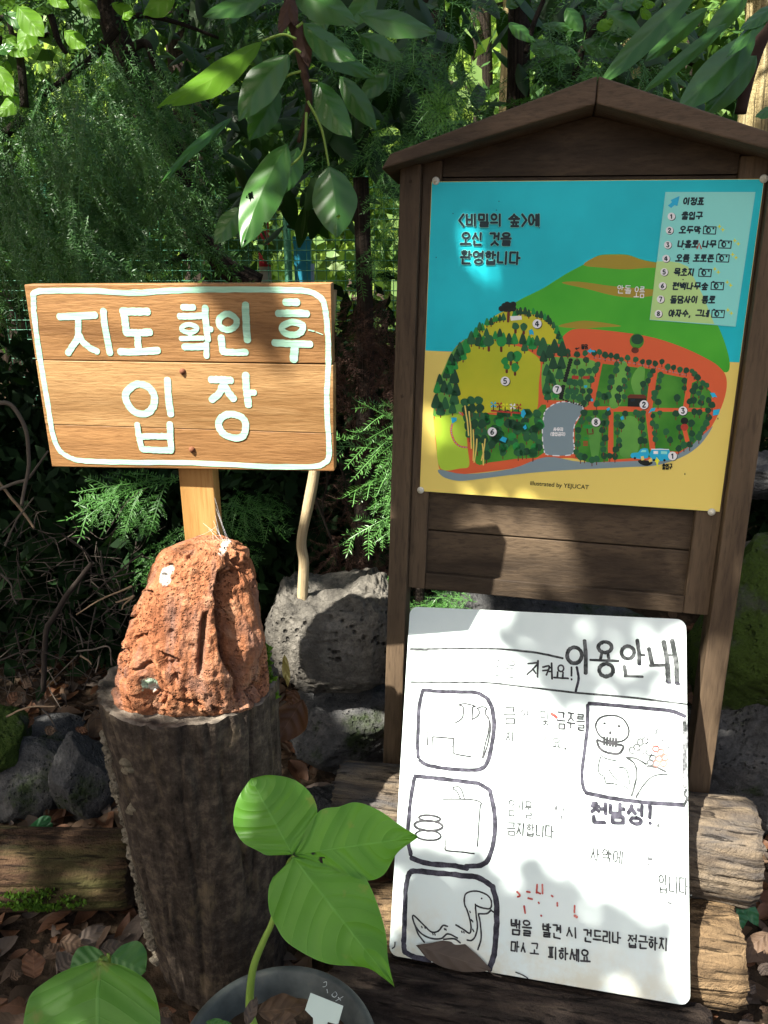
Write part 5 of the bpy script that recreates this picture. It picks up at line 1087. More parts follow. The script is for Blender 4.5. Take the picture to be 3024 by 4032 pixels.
for i, (p, q_, h_, Y, tl, m, lb) in enumerate((((560, 960), (770, 1010), 40, 1.05, (0, 40), dead1, 'pale tan dead leaf behind the two seedling leaves'), ((720, 980), (980, 825), 34, 1.08, (0, 50), dead2, 'pointed brownish grey dead leaf rising toward the stump foot'),
        ((935, 1030), (1165, 1000), 30, 1.07, (0, 40), dead2, 'mauve grey dead leaf touching the left foot of the stump'), ((320, 1310), (300, 1030), 50, 1.0, (0, 45), dead3, 'rust brown dead leaf at the left of the seedling'), ((530, 1110), (420, 990), 40, 1.06, (0, 40), dead1, 'crumpled tan leaf under the rotten log'),
        ((540, 1230), (700, 1100), 55, 1.02, (0, 35), dead2, 'dull grey brown leaf under the left seedling leaf'), ((600, 90), (810, 60), 24, 1.55, (0, 50), dead3, 'brown leaf lying on top of the rotten log'), ((850, 40), (1040, 20), 40, 1.55, (0, 60), dead3, 'orange brown leaf between the rotten log and the stump'),
        ((1480, 1600), (1610, 1660), 22, 1.0, (0, 45), dead1, 'small tan leaf at the front foot of the stump'), ((90, 1300), (200, 1260), 22, .98, (0, 40), dead1, 'small pinkish dead leaf near the left picture edge'))):
    dleaf(C7(*p), C7(*q_), h_ * 1.0, Y, tl, m, lb, 20 + i)
C5 = crop(0, 2500, .5423)
dleaf(C5(320, 690), C5(405, 700), 20, 1.72, (0, 50), dead1, 'pale tan leaf lying on the dark boulders left of the stump', 40); dleaf(C5(545, 680), C5(640, 700), 14, 1.74, (0, 50), dead3, 'small orange brown leaf on the upright dark boulder', 41)
for i, (x, y, h_, lb) in enumerate(((90, 460, 30, 'rust leaf leaning in the twigs at the left picture edge'), (130, 480, 26, 'tan leaf beside the rust leaf in the left twigs'), (215, 640, 22, 'crumbled pinkish leaf above the wide dark boulder'), (200, 350, 30, 'dark brown leaf hanging in the twigs at left'))):
    dleaf(C5(x - 30, y + 40), C5(x + 30, y - 50), h_ * .7, 1.9, (0, 60), (dead3, dead1)[i % 2], lb, 50 + i)
RX = crop(2624, 3000, .4667)
for i, (p, q_, h_, lb) in enumerate((((860, 1440), (640, 1620), 40, 'wide brown dead leaf right of the tan log'), ((680, 1890), (760, 1950), 22, 'narrow grey leaf on the ground at the right edge'), ((640, 2150), (740, 2200), 26, 'pale leaf in the bottom right corner'), ((800, 1700), (857, 1800), 30, 'brown leaf at the right picture edge above the corner'), ((820, 2120), (857, 2060), 24, 'whitish leaf bit at the bottom right picture edge'))):
    dleaf(RX(*p), RX(*q_), h_, 1.22 - .03 * i, (0, 35), (dead1, dead2)[i % 2], lb, 70 + i)
# seedling with two leaves, and the broad leaf in the corner
SDP = Plane(VY(235, 2080, 1.0), (1, 0, 0), (0, .8, .6)); sd = thing('seedling', VY(238, 2075, 1.0) * (1, 1, 0), 'small green seedling with two round leaves at the foot of the stump', 'seedling')
for bs, tp, h_ in ((C7(985, 1105), C7(650, 1200), 78), (C7(1040, 1095), C7(1360, 1240), 92)):
    b = MB(); leaf_px(b, SDP, bs, tp, sc2([(.1, .5), (.35, .95), (.6, 1), (.85, .6)], h_), sc2([(.1, .5), (.35, .95), (.6, 1), (.85, .6)], h_ * .8), .1, .003, seed=3); b.build('leaf', aris2, sd, smooth=True)
b = MB(); p0 = SDP.hit(*C7(1010, 1100)); tube(b, smooth_line([p0, p0 + (0, .005, -.03), p0 * (1, 1, 0) + (0.01, .02, 0)], 5), .0028, seg=8); b.build('stem', stemm, sd, smooth=True)
BGP = Plane(VY(210, 2100, .80), (1, .03, 0), (0, .80, .60)); bgp = thing('woodland_plant', VY(200, 2212, .8) * (1, 1, 0), 'broad green leaf of a low plant filling the bottom left corner', 'plant')
b = MB(); leaf_px(b, BGP, (392, 3780), (360, 4520), sc2([(.02, 85), (.07, 160), (.13, 210), (.22, 236), (.4, 240), (.6, 190), (.85, 80)], 1.0), sc2([(.02, 60), (.07, 150), (.13, 210), (.22, 270), (.4, 290), (.6, 220), (.85, 90)], 1.0), .10, .006, nu=44, seed=9, cup=.05, bend=.05); b.build('leaflet', aris, bgp, smooth=True)
b = MB(); p0 = BGP.hit(392, 3790); tube(b, smooth_line([p0, p0 + (0, .02, -.06), p0 * (1, 1, 0) + (0, .05, 0)], 6), .005, seg=8); b.build('stem', stemm, bgp, smooth=True)
b = MB(); leaf_px(b, AP, RC_(225, 675), RC_(440, 690), sc2(OV, 18), sc2(OV, 20), .1, .002, seed=31); lf2 = b.build('leaf_shoot', aris2, smooth=True); tag(lf2, 'green leaf tip peeping over the left side of the pot opening', 'leaf')
# small lobed plant between the left boulders
PLP = Plane(VY(75, 1800, 1.62), (1, 0, .1), (0, .35, .94)); lp = thing('small_fern', VY(60, 1840, 1.62), 'small glossy green two lobed fern behind the rotten log', 'fern'); fern = leafmat('fern_leaf', (.02, .10, .03), (.05, .20, .08), .25, .4, .4)
for bs, tp, w_ in (((120, 1500), (365, 1320), 45), ((140, 1490), (380, 1370), 40), ((130, 1520), (275, 1545), 36)):
    b = MB(); leaf_px(b, PLP, C5(*bs), C5(*tp), sc2([(.2, .5), (.5, .8), (.8, .9), (.95, .5)], w_ * .54), sc2([(.2, .5), (.5, .8), (.8, .9), (.95, .5)], w_ * .54), .1, .003, seed=3); b.build('frond', fern, lp, smooth=True)
pr_ = thing('small_fern', PY(2940, 3640, 1.35), 'dark green leafy sprig right of the tan log', 'fern')
for bs, tp in (((560, 1100), (700, 1290)), ((640, 1150), (780, 1390)), ((600, 1230), (650, 1410))):
    b = MB(); leaf_px(b, Plane(PY(2920, 3600, 1.36), (1, 0, 0), (0, .5, .85)), RX(*bs), RX(*tp), sc2(OV, 28), sc2(OV, 28), .1, .003, seed=4); b.build('frond', fern, pr_, smooth=True)

# ================================================================== LEAF LITTER (uncountable)
r = np.random.default_rng(91); Vs, Fs, Us, Ms = [], [], [], []; n0 = 0
tt = np.linspace(0, 1, 6); ss = np.array([-1, 0, 1.0])
for i in range(7000):
    if r.random() < .5: x, y = r.uniform(-1.3, 1.4), r.uniform(.55, 2.6)
    else: x, y = r.uniform(-3.5, 3.5), r.uniform(1.5, 6)
    if (x - PTC[0]) ** 2 + (y - PTC[1]) ** 2 < .17 ** 2 or (x - ST[0]) ** 2 + (y - ST[1]) ** 2 < .15 ** 2: continue
    L_ = r.uniform(.02, .11); W_ = L_ * r.uniform(.17, .3); a = r.uniform(0, 6.28); dirv = np.array([math.cos(a), math.sin(a), r.normal() * .25]); sd_ = unit(np.cross(dirv, (0, 0, 1))); nn = np.cross(sd_, dirv)
    z0 = float(ground_z(x, y)) + r.uniform(.004, .03); cu_ = r.uniform(-.4, .9); bd = r.uniform(-.3, .3)
    w_ = W_ * np.sin(np.pi * np.clip(tt, .02, .98)) ** .8
    P = np.array([x, y, z0]) + (dirv * L_)[None, None] * (tt - .5)[:, None, None] + sd_[None, None] * (w_[:, None] * ss)[..., None] + nn[None, None] * ((cu_ * np.abs(ss)[None] * w_[:, None]) + bd * L_ * ((tt - .5) ** 2 * 4)[:, None])[..., None]
    Vs.append(P.reshape(-1, 3)); Us.append(np.stack(np.broadcast_arrays(tt[:, None], ss[None]), -1).reshape(-1, 2))
    Fs.append(np.array([(n0 + u * 3 + v, n0 + u * 3 + v + 1, n0 + (u + 1) * 3 + v + 1, n0 + (u + 1) * 3 + v) for u in range(5) for v in range(2)])); Ms += [r.integers(0, 3)] * 10; n0 += 18
lit = fast_mesh('leaf_litter', np.concatenate(Vs), np.concatenate(Fs), [dead1, dead2, dead3], uv=np.concatenate(Us), mi=Ms, smooth=True, loc=(0, 2, 0)); tag(lit, 'carpet of brown fallen leaves on the forest floor', 'leaf litter', kind='stuff')
# ================================================================== CONIFER SPRAYS AND TREES
def spray_proto(L_, n_, nl, wid, ang, seed, droop=.0, round_=0.0):
    """twig along +X with needles to both sides; returns V, F(quads)"""
    r = np.random.default_rng(seed); V, F = [], []
    def quad(a, b_, c, d): k = len(V); V.extend([a, b_, c, d]); F.append((k, k + 1, k + 2, k + 3))
    def pos(x): return np.array([x, 0, -droop * x * x / L_])
    sw = .0011
    for i in range(6):
        a, b_ = pos(L_ * i / 6), pos(L_ * (i + 1) / 6); quad(a + (0, -sw, 0), b_ + (0, -sw, 0), b_ + (0, sw, 0), a + (0, sw, 0))
    for i in range(n_):
        x = L_ * (i + .5) / n_; sc_ = (min(1, .55 + 2.2 * i / n_) * min(1, .35 + 3.2 * (1 - i / n_))) * r.uniform(.85, 1.1)
        for s in (-1, 1):
            al = R(ang) + r.normal() * .10; el = r.normal() * .25 + round_ * r.uniform(-1.2, 1.2)
            d = np.array([math.cos(al), s * math.sin(al) * math.cos(el), math.sin(el) * math.sin(al) + .12]); d = unit(d) * nl * sc_; p = pos(x) + (r.normal() * .001, 0, 0)
            wv = unit(np.cross(d, (0, s * .3, 1) + r.normal(size=3) * .35)) * wid
            q = d * np.array([1, 1, 1]) + (nl * .10 * sc_, 0, 0)
            quad(p, p + d * .5 - wv, p + q, p + d * .5 + wv)
    d = np.array([nl, 0, 0]); p = pos(L_); quad(p, p + d * .5 + (0, -wid, 0), p + d, p + d * .5 + (0, wid, 0))
    return np.array(V, float), np.array(F)
def bough_proto(L_, ns, sl, nn, nl, wid, seed, droop=.2, round_=.2, side_ang=50, sub=True):
    r = np.random.default_rng(seed); VV_, FF, k = [], [], 0
    def put(V, F, M, o):
        nonlocal k; VV_.append(V @ M.T + o); FF.append(F + k); k += len(V)
    main = spray_proto(L_, int(nn * L_ / sl * .8), nl, wid, 58, seed, droop, round_); put(main[0], main[1], np.eye(3), np.zeros(3))
    for i in range(ns):
        x = L_ * (.12 + .8 * i / ns); s = 1 if i % 2 else -1; sL = sl * (1 - .55 * (i / ns)) * r.uniform(.75, 1.15)
        V, F = spray_proto(sL, max(6, int(nn * sL / sl)), nl, wid, 60, seed * 31 + i, droop * 1.4, round_)
        a = R(side_ang) * s + r.normal() * .15; el = -.15 - r.random() * .35 * (droop * 3)
        ex = np.array([math.cos(a) * math.cos(el), math.sin(a) * math.cos(el), math.sin(el)]); ey = unit(np.cross((r.normal() * .25, r.normal() * .25, 1), ex)); ez = np.cross(ex, ey)
        put(V, F, np.stack([ex, ey, ez], 1), np.array([x, 0, -droop * x * x / L_]))
    return np.concatenate(VV_), np.concatenate(FF)
def place(protos, inst):
    """inst = [(proto index, origin, x-dir, up, scale)] -> merged V, F"""
    Vs, Fs, k = [], [], 0
    for pi, o, dx, up, s in inst:
        V, F = protos[pi]; ex = unit(dx); ey = np.cross(up, ex); nrm = np.linalg.norm(ey)
        ey = ey / nrm if nrm > 1e-6 else unit(np.cross((0.3, 1, .2), ex)); ez = np.cross(ex, ey)
        Vs.append((V * s) @ np.stack([ex, ey, ez], 0) + o); Fs.append(F + k); k += len(V)
    return np.concatenate(Vs), np.concatenate(Fs)
r = np.random.default_rng(17)
bija = [bough_proto(.24, 8, .11, 15, .0185, .0016, 50 + i, .25, .25) for i in range(5)]           # stiff flat needles
cedar = [bough_proto(.34, 8, .17, 24, .0165, .0017, 70 + i, .5, .55, 34) for i in range(5)]       # drooping rope-like sprays
bush = [bough_proto(.30, 10, .13, 16, .019, .0022, 90 + i, .3, .5) for i in range(4)]
m_bija = leafmat('bija_needles', (.026, .09, .014), (.07, .195, .036), .2, .5, .3, clump=6)
m_bijal = leafmat('bija_needles_young', (.06, .17, .035), (.12, .29, .07), .22, .38, .5, clump=6)
m_cedar = leafmat('cedar_needles', (.013, .048, .010), (.045, .13, .026), .22, .55, .25, clump=4)  # darker than the front sprays so the deep foliage looks shaded
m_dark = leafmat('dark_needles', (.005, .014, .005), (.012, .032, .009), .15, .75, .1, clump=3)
m_dry = leafmat('dry_brown_needles', (.03, .016, .011), (.085, .045, .032), .1, .7, .2, clump=8)
bark = log_mat('tree_bark_dark', ((.010, .008, .007), (.032, .024, .018), (.07, .052, .038), (.03, .025, .018)))[0]
barkp = log_mat('tree_bark_pale', ((.16, .12, .06), (.34, .27, .13), (.52, .44, .25), (.36, .3, .15)))[0]
def trunk_px(pts, rad, Y, root, m, name='trunk', seg=14):
    q = smooth_line([PY(u, v, Y if np.isscalar(Y) else Y[i]) for i, (u, v) in enumerate(pts)], 7); b = MB()
    rr_ = np.interp(np.linspace(0, 1, len(q)), np.linspace(0, 1, len(rad)), rad); q = q + .012 * np.stack([fbm(q * 6, 3), fbm(q * 6 + 9, 3), 0 * q[:, 0]], 1) * min(1, rad[0] * 40)
    tube(b, q, rr_ * (1 + .25 * fbm(q * 12, 2)), seg=seg); return b.build(name, m, root, smooth=True)
def in_px(P):
    d = P - CAMP; dep = d[1] * cp - d[2] * sp; return CX + F_PX * d[0] / dep, CY - F_PX * (d[2] * cp + d[1] * sp) / dep
def bough_px(lst, protos, Ls, up=(0, -.35, 1), jit=.02):
    out = []
    for (bu, bv), (tu, tv), Y0, Y1 in lst:
        a, b_ = PY(bu, bv, Y0), PY(tu, tv, Y1); L_ = np.linalg.norm(b_ - a); out.append((int(r.integers(0, len(protos))), a, b_ - a, np.array(up) + r.normal(size=3) * .25, L_ / Ls))
    return out
# ---- (a) bright young bija bush squeezed between sign and notice board
t1 = thing('young_conifer', PY(1580, 2500, 1.86) * (1, 1, 0), 'young conifer with bright sunlit needles sticking out left of the notice board post', 'tree')
L1 = [((1640, 1740), (1462, 1535), 1.86, 1.76), ((1640, 1700), (1520, 1560), 1.82, 1.80), ((1620, 1800), (1325, 1700), 1.85, 1.74), ((1640, 1760), (1400, 1650), 1.84, 1.80), ((1640, 1850), (1335, 1880), 1.84, 1.74), ((1640, 1800), (1420, 1780), 1.86, 1.78), ((1600, 1780), (1480, 2010), 1.83, 1.76), ((1640, 1830), (1560, 2040), 1.84, 1.78),
      ((1600, 1850), (1390, 1920), 1.86, 1.8), ((1640, 1990), (1320, 2105), 1.84, 1.76), ((1640, 1960), (1450, 2080), 1.86, 1.78), ((1640, 2030), (1480, 2110), 1.84, 1.77), ((1640, 2250), (1465, 2290), 1.84, 1.8), ((1640, 1900), (1440, 1960), 1.88, 1.8), ((1640, 1930), (1500, 1930), 1.88, 1.84),
      ((1860, 2400), (1610, 2335), 1.9, 1.84), ((1840, 2360), (1640, 2390), 1.9, 1.86), ((1880, 2370), (1700, 2330), 1.9, 1.86), ((1820, 2420), (1660, 2350), 1.92, 1.86), ((1860, 2440), (1740, 2345), 1.92, 1.86)]
V, F = place(bija, bough_px(L1, bija, .25)); fast_mesh('foliage', V, F, m_bijal, t1)
trunk_px([(1640, 1500), (1650, 1900), (1655, 2300), (1640, 2700)], [.007, .010, .012, .014], 1.90, t1, bark)
# ---- (b) bija tree behind the gable and around the big leaves
t2 = thing('conifer_tree', PY(1900, 1000, 2.3) * (1, 1, 0), 'dark green conifer with stiff needles behind the left slope of the notice board roof', 'tree')
L2 = [((1960, 560), (1510, 600), 2.0, 1.88), ((1960, 540), (1600, 470), 2.05, 1.92), ((1900, 600), (1540, 640), 2.0, 1.9), ((1960, 500), (1700, 420), 2.02, 1.92), ((1760, 480), (1560, 540), 2.0, 1.9), ((1980, 480), (1820, 440), 2.05, 1.95), ((1720, 440), (1760, 380), 1.93, 1.86), ((1720, 440), (1680, 385), 1.93, 1.86), ((1720, 440), (1730, 370), 1.93, 1.85), ((1720, 440), (1790, 420), 1.93, 1.88), ((1720, 440), (1660, 430), 1.93, 1.88),
      ((1560, 860), (1440, 1090), 2.0, 1.95), ((1600, 820), (1400, 1000), 2.0, 1.95), ((1600, 900), (1360, 1090), 2.1, 2.0), ((1540, 640), (1440, 760), 2.0, 1.95), ((1560, 700), (1450, 900), 2.05, 1.95), ((2300, 330), (2080, 560), 2.3, 2.1), ((2380, 260), (2120, 480), 2.3, 2.1), ((2200, 420), (1980, 520), 2.2, 2.05)]
i2 = bough_px(L2, bija, .25)
for _ in range(150):
    u, v = r.uniform(1250, 2450), r.uniform(-60, 620)
    if 1780 < u < 2150 and v < 480 and r.random() < .8: continue
    Y = r.uniform(2.15, 3.0); a = PY(u, v, Y); d = np.array([r.normal() * .8, -.5 + r.normal() * .4, -.35 + r.normal() * .3]); i2.append((int(r.integers(0, 5)), a, d, np.array([0, -.3, 1]) + r.normal(size=3) * .3, r.uniform(.8, 1.3)))
V, F = place(bija, i2); fast_mesh('foliage', V, F, m_bija, t2)
b = MB(); inst = [(0, PY(1725, 440, 1.86), (math.cos(a), -.6 + .2 * math.sin(5 * a), math.sin(a)), (0, -1, .2), .22) for a in np.linspace(0, 6.28, 9)[:-1]]
V, F = place(bija, inst); fast_mesh('new_shoot', V, F, leafmat('new_shoot_needles', (.12, .30, .04), (.2, .42, .08), .3, .4, .4), t2)
trunk_px([(2050, -200), (2040, 400), (2060, 1200)], [.03, .035, .045], 2.6, t2, bark)
# ---- (c) old drooping cedar on the left
t3 = thing('cedar_tree', PY(600, 1300, 2.5) * (1, 1, 0), 'large drooping dark green cedar tree filling the upper left behind the sign', 'tree')
trunk_px([(420, -120), (440, 80), (480, 180), (531, 300), (600, 440), (690, 620), (760, 800), (830, 960), (900, 1060), (1020, 1120)], [.035, .034, .032, .03, .03, .03, .032, .032], 2.45, t3, bark)
for k_, (pts, rad) in enumerate((([(455, 110), (410, 170), (360, 230), (270, 300), (160, 380)], [.014, .007]), ([(470, 80), (560, 60), (700, 90), (860, 150)], [.008, .004]), ([(490, 200), (570, 170), (600, 240), (640, 310)], [.012, .006]), ([(0, 545), (60, 490), (90, 470)], [.014, .010]), ([(-20, 900), (60, 880), (200, 830)], [.010, .004]), ([(690, 640), (640, 760), (560, 900)], [.010, .004]), ([(820, 940), (740, 1000), (650, 1040)], [.012, .006]), ([(200, 60), (230, 160), (260, 210)], [.010, .006]))):
    trunk_px(pts, rad, 2.3, t3, bark, 'branch', 8)
i3 = []
for _ in range(250):
    u, v = r.uniform(-120, 830), r.uniform(-80, 900)
    if u > 560 and v > 500 and r.random() < .6: continue
    if v < 330 and r.random() < .5: continue
    Y = r.uniform(1.95, 2.8); a = PY(u, v, Y); d = np.array([-.15 + r.normal() * .45, -.25 + r.normal() * .35, -1 + r.normal() * .3]); i3.append((int(r.integers(0, 5)), a, d, np.array([r.normal() * .5, -1, .3 + r.normal() * .3]), r.uniform(.6, 1.1)))
for (bu, bv), (tu, tv) in (((430, 230), (560, 430)), ((430, 400), (440, 440)), ((610, 420), (665, 570)), ((380, 640), (470, 800)), ((200, 190), (90, 330)), ((250, 140), (330, 240)), ((150, 880), (230, 1100)), ((350, 700), (330, 900)), ((30, 800), (70, 980)), ((450, 300), (320, 380)), ((330, 250), (240, 330))):
    i3.append((int(r.integers(0, 5)), PY(bu, bv, 1.98), PY(tu, tv, 1.92) - PY(bu, bv, 1.98), np.array([0, -1, .5]), np.linalg.norm(PY(tu, tv, 1.92) - PY(bu, bv, 1.98)) / .34))
WIN = [(170, 0, 420, 170, .85), (455, 0, 560, 170, .8), (610, 0, 740, 260, .8), (0, 30, 170, 330, .55), (0, 380, 80, 520, .7)]
def blocked(o, d, L_):
    for t_ in (0, .35, .7, 1):
        u, v = in_px(np.asarray(o) + unit(d) * L_ * t_)
        for x0, y0, x1, y1, p_ in WIN:
            if x0 < u < x1 and y0 < v < y1 and r.random() < p_: return True
    return False
i3 = [q_ for q_ in i3 if not blocked(q_[1], q_[2], .34 * q_[4])]
for _ in range(260):      # unseen boughs added above the picture to block sky light
    o_ = np.array([r.uniform(-2.4, .2), r.uniform(1.9, 3.6), r.uniform(2.3, 3.3)])
    if in_px(o_ - (0, 0, .3))[1] > -60: continue
    i3.append((int(r.integers(0, 5)), o_, np.array([r.normal() * .8, r.normal() * .6, -.6 + r.normal() * .2]), np.array([r.normal() * .4, -.4, 1]), r.uniform(1.1, 1.8)))
V, F = place(cedar, i3); fast_mesh('foliage', V, F, m_cedar, t3)
tips = []
for _ in range(90):
    u, v = r.uniform(-40, 620), r.uniform(150, 900); Y = r.uniform(1.72, 1.95); a = PY(u, v, Y); d = np.array([.1 + r.normal() * .4, -.2 + r.normal() * .2, -1 + r.normal() * .2])
    q_ = (int(r.integers(0, 5)), a, d, np.array([r.normal() * .3, -1, .3]), r.uniform(.45, .85))
    if not blocked(a, d, .3 * q_[4]): tips.append(q_)
V, F = place(cedar, tips); fast_mesh('foliage_lit_tips', V, F, leafmat('cedar_lit_needles', (.025, .085, .018), (.075, .19, .045), .25, .42, .45, clump=6), t3)  # front sprays get a brighter needle colour that imitates sunlit patches
# ---- (d) low bija bush under the sign
t4 = thing('low_conifer_bush', PY(500, 2300, 2.3) * (1, 1, 0), 'low conifer bush with feathery sprays below the wooden sign', 'bush')
L4 = [((760, 1880), (230, 1955), 2.4, 2.2), ((700, 1900), (300, 1880), 2.4, 2.25), ((560, 1900), (310, 2010), 2.35, 2.2), ((560, 1930), (440, 2140), 2.3, 2.2), ((480, 1900), (330, 2040), 2.3, 2.2), ((640, 1930), (540, 2090), 2.35, 2.25), ((520, 1960), (600, 2080), 2.35, 2.25), ((760, 2060), (560, 2240), 2.4, 2.28), ((720, 2100), (500, 2170), 2.4, 2.3), ((700, 2120), (520, 2330), 2.4, 2.3), ((620, 2180), (500, 2300), 2.4, 2.3), ((900, 1960), (1010, 2080), 2.4, 2.25), ((920, 1920), (1130, 2060), 2.5, 2.3), ((860, 1980), (1050, 2000), 2.45, 2.3), ((1000, 1930), (1150, 2000), 2.5, 2.4), ((900, 2060), (1000, 2200), 2.5, 2.35)]
i4 = bough_px(L4, bija, .25)
V, F = place(bija, i4); fast_mesh('foliage', V, F, m_bija, t4)
trunk_px([(820, 1850), (800, 2150), (760, 2450)], [.008, .011, .014], 2.5, t4, bark)
# ---- (e) dead brown boughs hanging beside the post
t5 = thing('dead_conifer', PY(1420, 2300, 2.1) * (1, 1, 0), 'dead brown hanging conifer boughs between the sign and the notice board', 'tree')
i5 = []
for _ in range(85):
    u, v = r.uniform(1290, 1600), r.uniform(1050, 2250); a = PY(u, v, r.uniform(2.0, 2.35)); i5.append((int(r.integers(0, 5)), a, np.array([r.normal() * .4, r.normal() * .4, -1]), np.array([r.normal(), -1, .3]), r.uniform(.35, .8)))
V, F = place(cedar, i5); fast_mesh('foliage', V, F, m_dry, t5)
trunk_px([(1420, 700), (1440, 1400), (1430, 2000), (1440, 2500)], [.02, .024, .026, .03], 2.25, t5, bark)
for k_, pts in enumerate(([(1500, 2500), (1470, 2330), (1400, 2250), (1340, 2180)], [(1250, 1750), (1290, 1880), (1270, 2000), (1300, 2120)], [(1330, 1800), (1370, 1950), (1340, 2060)], [(1220, 1900), (1280, 2060), (1320, 2160), (1330, 2240)])): trunk_px(pts, [.004, .0015], 2.05, t5, bark, 'twig', 6)
# ---- (f) thin pale sapling
t6 = thing('sapling', PY(1195, 2345, 1.75) * (1, 1, 0), 'thin pale bare sapling stem rising behind the right end of the sign', 'tree')
pale = log_mat('pale_sapling_bark', ((.26, .19, .10), (.42, .33, .19), (.56, .46, .29), (.42, .32, .18)), .7, .3)[0]
trunk_px([(1308, 1140), (1300, 1240), (1270, 1600), (1238, 1860), (1212, 2000), (1185, 2130), (1196, 2220), (1192, 2345), (1196, 2480)], [.011, .0125, .0125, .0135], 1.74, t6, pale)
# ================================================================== BIG BROAD LEAVES
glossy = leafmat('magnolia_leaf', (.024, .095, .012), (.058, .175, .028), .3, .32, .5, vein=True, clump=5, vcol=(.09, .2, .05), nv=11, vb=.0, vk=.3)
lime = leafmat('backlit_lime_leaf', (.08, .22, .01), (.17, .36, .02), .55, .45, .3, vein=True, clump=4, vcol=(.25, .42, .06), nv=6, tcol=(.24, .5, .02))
brown = leafmat('hanging_dead_leaf', (.035, .016, .010), (.085, .042, .026), .15, .6, .3, clump=9)
C1 = crop(0, 0, .9042); CR = crop(2200, 0, .4967); CL = crop(0, 0, .4219)
def big_leaf(root, Cf, base, tip, hw_, Y, tilt=(0, .5), m=None, fold=.25, bend=.05, mid=0.0, seed=0, name='leaf', tw=0.0, cup=0.0, shape=OV, holes=()):
    c = PY(*Cf((base[0] + tip[0]) / 2, (base[1] + tip[1]) / 2), Y); e_ = unit(Vector(np.array(PY(*Cf(*tip), Y) - PY(*Cf(*base), Y)).tolist()))
    pl = Plane(c, (math.cos(tw), math.sin(tw), 0), (tilt[0], tilt[1], 1.0)); k_ = Cf(1, 0)[0] - Cf(0, 0)[0]; b = MB()
    leaf_px(b, pl, Cf(*base), Cf(*tip), sc2(shape, hw_ * k_), sc2(shape, hw_ * k_), fold, .0016, seed=seed, bend=bend, mid_bend=mid, cup=cup, holes=holes, nu=70 if holes else 34, nv=18 if holes else 8); return b.build(name, m or glossy, root, smooth=True)
mg = thing('magnolia_branch', PY(1160, 300, 1.62), 'hanging broadleaf branch with large glossy leaves above the sign', 'branch')
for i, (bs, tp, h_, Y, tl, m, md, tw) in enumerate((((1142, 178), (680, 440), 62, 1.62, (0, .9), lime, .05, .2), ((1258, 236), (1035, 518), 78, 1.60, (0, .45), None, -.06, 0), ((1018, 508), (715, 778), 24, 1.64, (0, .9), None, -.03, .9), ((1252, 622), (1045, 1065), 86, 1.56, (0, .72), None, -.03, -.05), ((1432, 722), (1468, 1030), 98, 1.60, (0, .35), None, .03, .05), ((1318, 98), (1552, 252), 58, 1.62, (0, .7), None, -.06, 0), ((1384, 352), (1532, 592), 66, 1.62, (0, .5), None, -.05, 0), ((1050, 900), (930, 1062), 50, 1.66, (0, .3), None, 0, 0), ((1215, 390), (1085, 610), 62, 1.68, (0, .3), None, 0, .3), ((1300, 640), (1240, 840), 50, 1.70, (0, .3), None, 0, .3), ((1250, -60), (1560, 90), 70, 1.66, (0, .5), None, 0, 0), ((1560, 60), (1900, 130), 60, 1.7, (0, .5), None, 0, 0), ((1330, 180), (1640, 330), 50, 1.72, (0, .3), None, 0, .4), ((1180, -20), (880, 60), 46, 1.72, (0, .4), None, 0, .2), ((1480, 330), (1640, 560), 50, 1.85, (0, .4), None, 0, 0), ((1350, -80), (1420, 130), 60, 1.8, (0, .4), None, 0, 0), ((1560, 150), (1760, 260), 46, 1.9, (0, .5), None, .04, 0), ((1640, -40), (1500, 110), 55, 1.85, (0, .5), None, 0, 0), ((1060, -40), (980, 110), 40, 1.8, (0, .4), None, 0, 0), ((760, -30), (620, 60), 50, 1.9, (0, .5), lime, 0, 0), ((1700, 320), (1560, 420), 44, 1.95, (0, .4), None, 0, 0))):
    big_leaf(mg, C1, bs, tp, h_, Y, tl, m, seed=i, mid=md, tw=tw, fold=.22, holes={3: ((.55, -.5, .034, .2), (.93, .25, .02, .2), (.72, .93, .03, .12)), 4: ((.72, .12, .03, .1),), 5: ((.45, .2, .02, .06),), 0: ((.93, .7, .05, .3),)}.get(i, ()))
trunk_px([C1(1255, -60), C1(1262, 60), C1(1290, 170), C1(1315, 290), C1(1345, 420), C1(1335, 490), C1(1300, 620)], [.013, .011, .010, .008, .006, .004], 1.66, mg, mat('brown_twig_bark', (.05, .026, .016), .8), 'stem', 10)
for i, (bs, tp, h_) in enumerate((((1270, -20), (1215, 150), 30), ((1300, 90), (1345, 290), 34), ((1250, -40), (1290, 120), 26))): big_leaf(mg, C1, bs, tp, h_, 1.64, (0, .2), brown, seed=40 + i, name='dead_leaf')
for pts in ([C1(1142, 178), C1(1230, 150), C1(1290, 170)], [C1(1258, 236), C1(1285, 215), C1(1310, 230)], [C1(1195, 380), C1(1250, 330), C1(1310, 310)], [C1(1240, 740), C1(1320, 660), C1(1335, 490)], [C1(1432, 722), C1(1400, 560), C1(1340, 440)], [C1(1318, 98), C1(1290, 120)], [C1(1384, 352), C1(1345, 350)]): trunk_px(pts, [.0022, .0028], 1.62, mg, stemm, 'leaf_stalk', 7)
